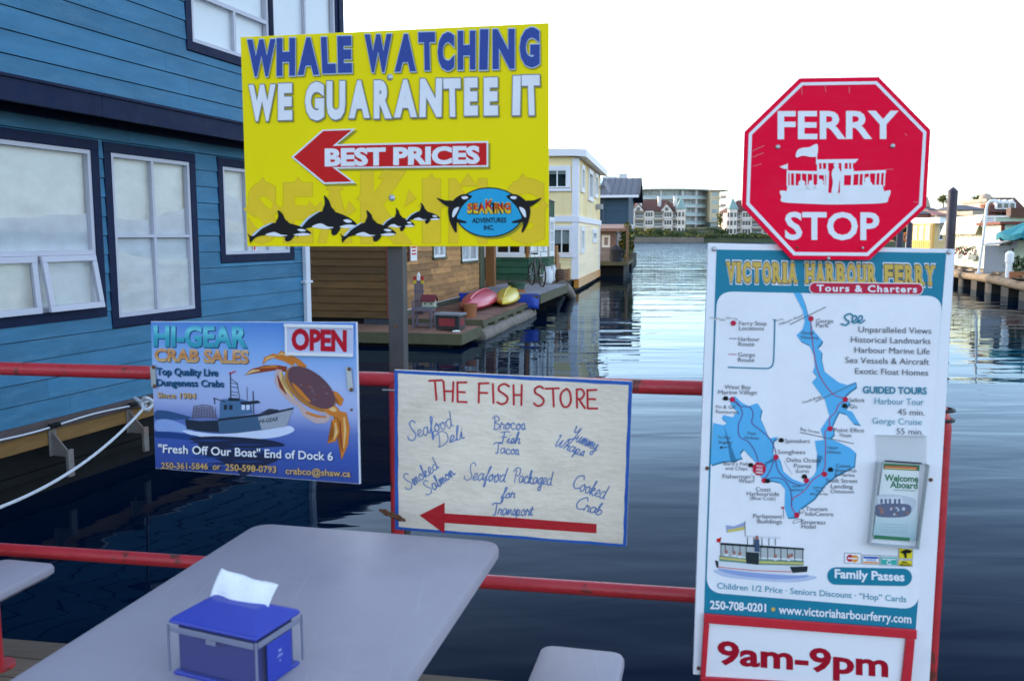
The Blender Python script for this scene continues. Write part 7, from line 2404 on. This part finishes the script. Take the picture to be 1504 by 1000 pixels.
for x, y, Y, r, ms, lab in ((930, 343, 302, (2.2, 1.6, 1.7), [M_yelgreen, M_green], 'yellowing shrub at the left end of the far seawall'),
                       (952, 344, 304, (2.9, 2.2, 2.0), [M_yelgreen, M_yelgreen, M_green], 'largest yellow leaved shrub below the apartment chimneys'),
                       (964, 345, 303, (2.6, 2.0, 1.9), [M_dkgreen, M_dkgreen, M_green], 'dark green shrub right of the largest yellow shrub'),
                       (981, 345, 304, (2.3, 2.0, 1.8), [M_yelgreen, M_green, M_green], 'yellow green shrub below the second gable'),
                       (994, 348, 302, (2.4, 1.6, 1.2), [M_dkgreen, M_green], 'low dark shrub below the pale turret'),
                       (1012, 346, 306, (3.2, 2.0, 1.3), [M_green, M_dkgreen], 'green shrub at the foot of the curved glass building'),
                       (1028, 342, 312, (5.0, 2.4, 1.4), [M_yelgreen, M_green, M_green], 'wide yellowish shrub on the bank below the glass building'),
                       (1044, 343, 311, (5.0, 2.4, 1.6), [M_dkgreen, M_green, M_green], 'wide green shrub on the bank below the cream tower'),
                       (1060, 344, 305, (3.6, 2.2, 1.9), [M_dkgreen, M_dkgreen, M_green], 'dark shrub on the bank beside the turret apartments'),
                       (1035, 349, 301, (4.0, 1.6, 1.0), [M_green, M_dkgreen, M_green], 'low green shrub just above the rocks'),
                       (1080, 348.5, 301, (5.5, 1.6, 1.0), [M_green, M_dkgreen, M_green], 'low green shrub in front of the turret apartments'),
                       (1110, 349, 301, (5.5, 1.6, 1.0), [M_green, M_dkgreen, M_green], 'low green shrub right of the turret apartments')):
    bush('shrub', lab, x, y, Y, r, 420, .34, ms, G1)
def undergrowth():
    mb = MB()
    for i in range(5200):
        x = rng.uniform(918, 1160)
        Y = rng.uniform(298.5, 314)
        p = DY(x, 340, Y)
        q = Vector((p.x, Y, 1.9 + (Y - 298) * .09 + rng.uniform(-.2, .9 * (0.6 + noise.noise(Vector((p.x * .3, Y * .3, 2)))))))
        a = Vector((rng.gauss(0, 1), rng.gauss(0, 1), rng.gauss(0, 1))).normalized() * rng.uniform(.2, .5)
        b = a.cross(Vector((rng.gauss(0, 1), rng.gauss(0, 1), 1))).normalized() * .22
        mb.add([q - a, q - b, q + a, q + b], [(0, 1, 2, 3)], (M_dkgreen, M_green, M_yelgreen, M_green)[int(2 + 2 * noise.noise(Vector((p.x * .12, Y * .2, 9)))) % 4 if i % 3 else i % 2])
    tag(mb.build('undergrowth'), kind='stuff', label='dense green and yellowish undergrowth covering the far bank above the seawall', cat='undergrowth')
undergrowth()
bush('tree', 'loose yellow green tree beside the cream tower on the far shore', 1066, 327, 318, (3.6, 3, 4.6), 520, .42, [M_green, M_yelgreen, M_green], 'trees on the far shore', True)
for i, (x, w) in enumerate(((1009, .9), (1027, .7), (1052, .8))):
    pass

# ------------------------------------------------------------------ RIGHT BANK: dock, boathouses, hotels
E0, E1 = G(1504, 442, 0), G(1404, 419, 0)
RD = (E1 - E0).normalized()
RN = Vector((-RD.y, RD.x, 0))                 # towards the channel (left)
if RN.x > 0: RN = -RN
def rb(s, z, n): return E0 + RD * s + RN * n + Vector((0, 0, z))
RZ = 0.72
def right_dock():
    dkp = mat('wet_dark_timber', (.05, .042, .035), .8, var=.3, scale=3)
    root = thing('float_dock', 'weathered right bank dock edged with a heavy log over dark gaps', 'dock', rb(0, 0, 0))
    o = root.location
    m = mat('grey_dock_planks', (.19, .18, .18), .85, var=.2, island=.25)
    mb = MB()
    s = -14
    while s < 60:
        mb.box(s, s + .19, -8.5, .0, RZ - .05, RZ, m, lambda a, n, z: rb(a, z, n)); s += .2
    mb.build('planks', root, off=o)
    lg = mat('bleached_log', (.27, .20, .13), .9, var=.4, scale=1.6, stretch=(1, 1, 3), bump=.6, bscale=6, dirt=(.08, .06, .05), dirt_amt=.8, dirt_scale=2)
    mb = MB()
    mb.tube([rb(-14 + i * 2.4, .50 + .03 * math.sin(i * 1.9), .02 + .05 * math.sin(i * 1.3)) for i in range(31)], [.16 + .03 * math.sin(i * 2.7) for i in range(31)], lg, 10)
    mb.build('edge_log', root, True, o)
    mb = MB()
    s = -13
    while s < 58:
        mb.box(s, s + .75, -.35, .08, .7205, .80, lg, lambda a, n, z: rb(a, z, n)); s += 1.55 + .3 * math.sin(s * 3)
    mb.build('kerb_block', root, off=o)
    mb = MB()
    s = -13
    while s < 58:
        mb.box(s, s + .9, -.6, .02, -.3, .36, dkp, lambda a, n, z: rb(a, z, n)); s += 2.1
    mb.box(-14, 60, -8, -.9, -.3, RZ - .06, M_hull, lambda a, n, z: rb(a, z, n))
    mb.build('float', root, off=o)
right_dock()
def pile(x, ytop, Y, r, lab, ybot=None):
    p = DY(x, ytop, Y)
    t = thing('dock_pile', lab, 'pile', (p.x, p.y, 0), group='dark piles beside the right dock')
    z = p.z
    m = mat('dark_pile', (.035, .032, .05), .6, var=.15, scale=3)
    MB().tube([(0, 0, -.8), (0, 0, z - r * 1.1)], r, m, 18).build('shaft', t, True)
    MB().lathe([(r * 1.04, z - r * 1.1), (r * 1.04, z - r * .85), (r * .5, z - r * .3), (.02, z)], m, n=18).build('cap', t, True)
q = rb(8.4, 0, .3)
pile(1400, 275, q.y, .19, 'tallest dark pile with a pointed top right of the octagonal sign')
pile(1322, 338, 52, .2, 'short dark pile behind the lower right edge of the octagon')
pile(1336.5, 325, 55, .17, 'middle dark pile just left of the yellow boathouse')

def green_right():
    c = G(1441, 395, RZ)
    D = RD
    Nl = RN
    root = thing('dock_house', 'pale green clapboard house with flower boxes on the right dock', 'house', c)
    F = Wall((0, 0, 0), -Nl, -D)             # faces the viewer
    W = Wall((0, 0, 0), D, Nl)                # faces the channel
    o = Vector(c)
    zt = DY(1441, 319, c.y).z - RZ
    pg = mat('pale_green_clapboard', (.44, .58, .50), .6, var=.06, island=.06); cr = mat('cream_and_lit_green_clapboard', (.62, .66, .5), .6, var=.06, island=.06)  # channel side takes a lighter copy, sunlight put into its colour
    mb = MB()
    siding(mb, F, .02, 5.5, 0, zt, .11, pg, lap=.015, butt=(3, 5)); F.box(mb, .121, 5.5, 0, zt, -.12, 0, pg)
    siding(mb, W, .02, 6.5, 0, zt - .4, .11, cr, lap=.015, butt=(3, 5)); W.box(mb, 0, 6.5, 0, zt, -.12, 0, cr)
    mb.build('wall', root)
    mb = MB()
    F.box(mb, .9, 5.7, zt - .02, zt + .36, -.4, .25, mat('brown_parapet', (.09, .04, .025), .7, var=.2))
    F.box(mb, -.1, .9, zt - .02, zt + .06, -6, .1, M_white)
    mb.prism([F(.3, zt + .36, .5), F(3.6, zt + .62, .5), F(5.5, zt + .45, .5), F(5.5, zt + .37, .5)], (0, 4, 0), mat('pale_roof_sheet', (.6, .57, .5), .6)) if False else None
    mb.build('parapet', root)
    # sloping cream canopy over the channel side
    mb = MB()
    mb.prism([W(-.1, zt + .05, .05), W(6.6, zt + .05, .05), W(6.6, zt - .7, .32), W(-.1, zt - .7, .32)], (0, 0, .06), mat('cream_canopy', (.7, .64, .42), .6, var=.06))
    mb.build('canopy', root)
    for s in (.5, 2.4, 4.2):
        window(root, W, s, s + 1.1, .6, 1.6, M_white, .1, M_white, 2, 1, (M_sheet, 0, 1), proud=.04)
    flr = mat('red_flowers', (.35, .05, .06), .7, island=.4)
    for s, lb in ((.6, 'flower box full of red blooms nearest on the pale green house'), (2.5, 'flower box of green plants in the middle of the pale green house')):
        t = thing('flower_box', lb, 'flower box', o + W(s + .4, .35, .25), group='flower boxes on the pale green house')
        f = frame_at(None, math.atan2(D.y, D.x))
        MB().box(-.5, .5, -.15, .15, 0, .2, M_white, f).build('trough', t)
        MB().leaves((0, 0, .35), (.6, .3, .25), 160, .07, [M_green, M_dkgreen, flr], .1, 5).build('foliage', t)
    # small white notice
    mb = MB()
    a = hit(1452, 326, o, D); s = (a - o).dot(-Nl)
    n = thing('wall_notice', 'white notice board on the front of the pale green house', 'sign', o + F(s, a.z - RZ, .02))
    MB().box(-.26, .26, -.03, 0, -.21, .21, M_white, lambda x, y, z: F.d * x - F.n * y + Vector((0, 0, z))).build('panel', n)
    mb = MB()
    for k, w in ((.1, .16), (.02, .2), (-.06, .2), (-.13, .14)): mb.box(-w, w, -.032, -.0305, k, k + .035, mat('faint_print', (.45, .45, .55), .6), lambda x, y, z: F.d * x - F.n * y + Vector((0, 0, z)))
    mb.build('print', n)
    # curved white lamp post in front
    p = G(1437, 402, RZ)
    t = thing('lamp_post', 'slim white lamp post with a bent top on the right dock', 'lamp post', p)
    h = DY(1443, 294, p.y).z - RZ
    k = p.y / F_PX
    MB().tube([(0, 0, 0), (.1, 0, h * .5), (.14, 0, h - .3), (.18, 0, h - .12), (.28, 0, h - .02), (.42, 0, h)], .045, M_white, 10).build('pole', t, True)
    MB().lathe([(.04, h + .03), (.12, h - .02), (.13, h - .08), (.05, h - .1)], M_white, (.46, 0, 0), 12).build('lamp_head', t, True)
    MB().tube([(0, 0, 0), (0, 0, .06)], .1, M_white, 10).build('base', t)
    # electrical cabinet
    p = G(1463, 404, RZ)
    p0, p1 = G(1444, 402, RZ), G(1475, 404, RZ)
    w = (p1 - p0).length
    hh = DY(1458, 361, p.y).z - RZ
    t = thing('utility_cabinet', 'grey metal utility cabinet with sloped top on the right dock', 'cabinet', p0)
    cm = mat('grey_cabinet_paint', (.42, .41, .42), .5, var=.06)
    MB().prism([(0, 0, 0), (w * .4, -.12, 0), (w * .95, .2, 0), (w * .55, .6, 0)], (0, 0, hh), cm).build('body', t, bevel=.01)
    MB().prism([(-.04, 0, hh + .001), (w * .4, -.17, hh + .03), (w * 1.0, .2, hh + .14), (w * .55, .65, hh + .1)], (0, 0, .05), M_trimw).build('top', t)
    mb = MB()
    for z in (.2, hh - .3):
        for x in (.55, .72): mb.box(w * x, w * x + .12, -.03 + (x - .4) * .9 * .3, -.0 + (x - .4) * .9 * .3, z, z + .12, mat('vent_grey', (.25, .25, .27), .6))
    mb.build('vent', t)
green_right()
def shed():
    p = G(1489, 404, RZ)
    c = p + RD * 1.5
    root = thing('dock_shed', 'cream clapboard shed with an electric meter at the right edge', 'shed', c)
    F = Wall((0, 0, 0), -RN, -RD)
    h = 1.75
    cs = mat('cream_and_lit_green_clapboard', (.62, .66, .5), .6)
    mb = MB(); siding(mb, F, 0, 4, 0, h, .11, cs, lap=.015, butt=(3, 5)); F.box(mb, 0, 4, 0, h, -3, 0, cs); mb.build('wall', root)
    mb = MB(); F.box(mb, -.1, -.001, 0, h, -.1, .03, mat('red_brown_trim', (0.18, 0.035, 0.018), 0.65)); mb.build('corner_post', root)
    mb = MB(); F.box(mb, -.2, 4.2, h, h + .1, -3.2, .2, M_redtrim); mb.build('roof', root)
    m = mat('meter_grey', (.5, .5, .52), .5)
    mb = MB(); F.box(mb, .2, .42, .9, 1.35, .03, .14, m); mb.tube([F(.31, 1.1, .14), F(.31, 1.1, .2)], .08, m, 14); mb.tube([F(.3, .9, .08), F(.3, .6, .08), F(.6, .5, .08)], .02, M_hull, 8); mb.build('electric_meter', root)
    # teal parasol over it
    q = DY(1514, 340, c.y - 1.2)
    t = thing('parasol', 'teal green canvas parasol with scalloped edge at the right edge', 'parasol', (q.x, q.y, RZ))
    tm = mat('teal_canvas', (.02, .20, .25), .8, var=.08)
    zz = q.z - RZ
    mb = MB(); n = 8; vs = [(0, 0, zz + .42)]
    R_ = 1.05
    for k in range(n * 4):
        a = 2 * math.pi * k / (n * 4); vs.append((R_ * math.cos(a), R_ * math.sin(a), zz - .1 + .05 * math.cos(a * n)))
    for k in range(n * 4):
        a = 2 * math.pi * k / (n * 4); vs.append((R_ * math.cos(a), R_ * math.sin(a), zz - .26 + .05 * math.cos(a * n) - .04 * (k % 2)))
    m_ = n * 4
    mb.add(vs, [(0, 1 + k, 1 + (k + 1) % m_) for k in range(m_)] + [(1 + k, 1 + m_ + k, 1 + m_ + (k + 1) % m_, 1 + (k + 1) % m_) for k in range(m_)], tm)
    cb_ = mb.build('canopy', t); md = cb_.modifiers.new('thickness', 'SOLIDIFY'); md.thickness = .01
    MB().tube([(0, 0, 0), (0, 0, zz + .6)], .03, M_steel, 8).build('pole', t)
    # gas bottle and plants on the dock
    p = G(1481, 408, RZ)
    t = thing('dock_pedestal', 'white power pedestal with a coiled hose on the right dock', 'pedestal', p)
    MB().lathe([(.1, 0), (.1, .5), (.13, .5), (.13, .78), (.06, .86)], M_white, n=14).build('body', t, True)
    MB().tube([(.16 + .14 * math.cos(a), .0, .5 + .14 * math.sin(a)) for a in [i * .4 for i in range(17)]], .025, M_hull, 8).build('hose', t, True)
    p = G(1500, 408, RZ)
    t = thing('potted_plant', 'leafy green plant in a trough at the right edge of the dock', 'plant', p)
    MB().box(-.45, .45, -.16, .16, 0, .2, mat('terracotta', (0.33, 0.12, 0.045), 0.75)).build('trough', t)
    MB().leaves((0, 0, .42), (.5, .3, .28), 260, .07, [M_green, M_dkgreen], .1, 17).build('foliage', t)
shed()
def boathouse():
    Y = 60
    a, b, c = DY(1340, 350, Y + 3), DY(1369, 350, Y), DY(1398, 350, Y + 2)
    root = thing('boathouse', 'low yellow boathouse with flat white roof between the octagon and the tall pile', 'boathouse', (b.x, b.y, .3))
    o = Vector((b.x, b.y, .3))
    ym = mat('sunlit_yellow_boards', (.68, .36, .06), .6, var=.08, island=.08); ym2 = mat('paler_yellow_boards', (.60, .42, .17), .6, var=.08)  # two copies of one yellow: low sun on the left face put into the colour
    zt = DY(1369, 328, Y).z - .3
    zr = DY(1369, 319.5, Y).z - .3
    A = Vector((a.x - b.x, a.y - b.y, 0)); Cc = Vector((c.x - b.x, c.y - b.y, 0))
    W1 = Wall(A, -A, (A.y, -A.x, 0) if A.y * 0 - A.x * 0 else Vector((-(-A).y, (-A).x, 0)) * -1)
    W2_ = Wall((0, 0, 0), Cc, Vector((Cc.y, -Cc.x, 0)))
    mb = MB()
    L1, L2 = A.length, Cc.length
    W1.box(mb, 0, L1, 0, zt, -.15, 0, ym); W2_.box(mb, 0, L2, 0, zt, -.15, 0, ym2)
    k = .15
    while k < L1: W1.box(mb, k, k + .05, 0, zt * .52, 0.001, .03, ym); k += .33
    W1.box(mb, 0, L1, zt * .52, zt * .56, 0.001, .05, ym); W2_.box(mb, 0, L2, zt * .5, zt * .54, .001, .05, ym2)
    mb.build('wall', root)
    mb = MB()
    P = [W1(-.3, 0, .4), W2_(0, 0, .45), W2_(L2 + .3, 0, .4), W2_(L2 + .3, 0, -5), W1(-.3, 0, -5)]
    mb.prism([p + Vector((0, 0, zt)) for p in P], (0, 0, zr - zt), M_white)
    mb.build('roof', root)
    for i in range(3):
        mb = MB(); s = .25 + i * L1 / 3.2; W1.box(mb, s, s + .5, zt * .58, zt * .95, .001, .04, M_white); w = mb.build('window', root)
        mb = MB(); W1.box(mb, s + .08, s + .42, zt * .61, zt * .92, .041, .05, mat('amber_glass', (.4, .3, .15), .2)); mb.build('pane', w)
    for s in (L2 * .32, L2 * .66):
        mb = MB(); W2_.box(mb, s, s + .55, zt * .56, zt * .98, .001, .04, M_white); w = mb.build('window', root)
        mb = MB(); W2_.box(mb, s + .06, s + .5, zt * .59, zt * .95, .041, .05, M_dglass); mb.build('pane', w)
    mb = MB(); mb.prism([p + Vector((0, 0, -.7)) for p in P], (0, 0, .69), M_hull); mb.build('float', root)
    # orange gas pump and a person-sized life ring stand left of it
    q = DY(1331, 358, 58)
    t = thing('life_ring_stand', 'orange life ring stand between the two short piles', 'stand', (q.x, q.y, .3))
    om = mat('safety_orange', (.7, .16, .02), .6)
    z = DY(1331, 346, 58).z - .3
    MB().tube([(0, 0, -.4), (0, 0, z)], .05, M_white, 8).build('post', t)
    MB().tube([(.26 * math.cos(a), -.06, z - .1 + .26 * math.sin(a)) for a in [i * math.pi / 8 for i in range(17)]], .08, om, 8).build('ring', t, True)
boathouse()

def hotels():
    # skyline beyond the right bank: a church-like spire, brick rooftops, a hotel with round corner
    Y = 150
    st = mat('sandstone', (.42, .34, .26), .8, var=.15, scale=.5); br = mat('brick_red', (.30, .12, .08), .8, var=.15, scale=.6); sl = mat('slate_roof', (.09, .09, .11), .7, var=.2, scale=.6); cr = mat('cream_render', (.5, .44, .36), .75, var=.1)
    def X(x, y, Yy=Y): return DY(x, y, Yy)
    def blockk(name, lab, x0, x1, y0, yroof, Yy, m, roofm, kind='hip', cat='building'):
        a, b = X(x0, y0, Yy), X(x1, y0, Yy)
        t = thing(name, lab, cat, (a.x, Yy, 2.0))
        w, h = b.x - a.x, a.z - 2.0
        zr = X(x0, yroof, Yy).z - 2.0
        MB().box(0, w, 0, 9, -1.5, h, m).build('wall', t)
        mb = MB()
        e = .35
        if kind == 'hip':
            mb.add([(-e, -e, h), (w + e, -e, h), (w + e, 9 + e, h), (-e, 9 + e, h), (w * .25, 4.5, zr), (w * .75, 4.5, zr)], [(0, 1, 5, 4), (1, 2, 5), (2, 3, 4, 5), (3, 0, 4), (3, 2, 1, 0)], roofm)
        else:
            mb.box(-e, w + e, -e, 9, h, zr, roofm)
        mb.build('roof', t)
        nx = max(2, int(w / 1.7))
        for i in range(nx):
            for k in range(max(1, int(h / 3))):
                mb = MB(); x = w * (i + .5) / nx
                zz = h - 2.3 - k * 3
                mb.box(x - .55, x + .55, -.12, -.0, zz - .1, zz + 1.7, M_white)
                wn = mb.build('window', t)
                MB().box(x - .4, x + .4, -.14, -.121, zz + .05, zz + 1.55, M_dglass).build('pane', wn)
        return t, w, h, zr
    blockk('rooftop_building', 'brick building with grey roof behind the yellow boathouse', 1344, 1368, 314, 305, 140, br, sl)
    t, w, h, zr = blockk('church', 'sandstone church with a pointed spire behind the boathouse', 1364, 1374, 308, 300, 150, st, sl)
    mb = MB(); c = (w * .5, 3, 0); z1 = X(1368, 286, Y).z - 2
    mb.lathe([(.95, h - 4), (.95, h + .5), (1.1, h + .6), (.55, h + 2.2), (.08, z1 - .4), (.03, z1)], st, c, 8); mb.build('spire', t)
    blockk('rooftop_building', 'low building with red roof just left of the tall pile', 1376, 1394, 316, 308, 138, cr, mat('dull_red_roof', (.30, .13, .11), .7))
    blockk('rooftop_building', 'stone building with long slate roof right of the tall pile', 1406, 1448, 308, 300, 155, st, sl)
    blockk('rooftop_building', 'small brick building below the right hand tree', 1430, 1446, 316, 310, 135, br, st, 'flat')
    t, w, h, zr = blockk('hotel', 'hotel with a flat roof terrace and round red corner at the right', 1450, 1484, 297, 292, 160, cr, st, 'flat')
    mb = MB(); mb.lathe([(1.3, -1), (1.3, h - .8), (1.45, h - .7), (1.4, h - .4)], mat('brick_red', (.3, .12, .08), .8), (w * .05, -.2, 0), 14); mb.build('round_corner', t, True)
    mb = MB(); mb.lathe([(1.1, zr + .01), (1.1, zr + .3), (.9, zr + .7), (.5, zr + 1.0), (.05, zr + 1.1)], st, (w * .3, 3, 0), 14); mb.build('dome', t, True)
    mb = MB()
    zs = X(1470, 312, 160).z - 2
    mb.add([(-.8, -2.4, zs), (w + 2.0, -2.4, zs), (w + .6, -.2, zs + 2.6), (.6, -.2, zs + 2.6)], [(0, 1, 2, 3)], mat('red_brown_roof', (.16, .055, .045), .8)); ob = mb.build('mansard', t); md = ob.modifiers.new('thickness', 'SOLIDIFY'); md.thickness = .15
    for i in range(3):
        mb = MB(); x = w * (.25 + i * .27); mb.prism([(x - .6, -2.3, zs + .5), (x + .6, -2.3, zs + .5), (x + .6, -2.3, zs + 1.5), (x, -2.3, zs + 2.2), (x - .6, -2.3, zs + 1.5)], (0, 1.8, 0), M_white); d = mb.build('dormer', t)
        MB().box(x - .35, x + .35, -2.34, -2.301, zs + .7, zs + 1.5, M_dglass).build('pane', d)
    blockk('rooftop_building', 'brick building with stepped roof at the far right', 1482, 1492, 306, 300, 158, br, sl)
    for x, y, lab in ((1386, 293, 'round dark tree rising left of the tall pile'), (1436, 293, 'round dark tree rising above the stone rooftops')):
        bush('tree', lab, x, y, 165, (1.15, 1.1, .95), 420, .16, [M_dkgreen, M_green, M_yelgreen], 'trees above the right rooftops', True, 2.0)
hotels()
def right_bank():
    mb = MB()
    m = mat('shore_ground', (0.09, 0.085, 0.05), 0.95)
    vs = [(48, 128, -.6), (400, 128, -.6), (48, 131, 1.2), (400, 131, 1.2), (120, 296, 1.9), (400, 296, 1.9)]
    mb.add(vs, [(0, 1, 3, 2), (2, 3, 5, 4)], m)
    tag(mb.build('terrain'), kind='structure')
    for x, w, lab in ((1320, 6, 'low bank shrub behind the octagon'), (1352, 6, 'low bank shrub below the brick building'), (1412, 6, 'low bank shrub right of the tall pile'), (1330, 5, 'taller bank shrub near the short piles')):
        bush('shrub', lab, x, 343, 133, (w * .6, 1.5, 1.3), 300, .3, [M_green, M_dkgreen], 'shrubs on the right bank', False, 1.2)
right_bank()
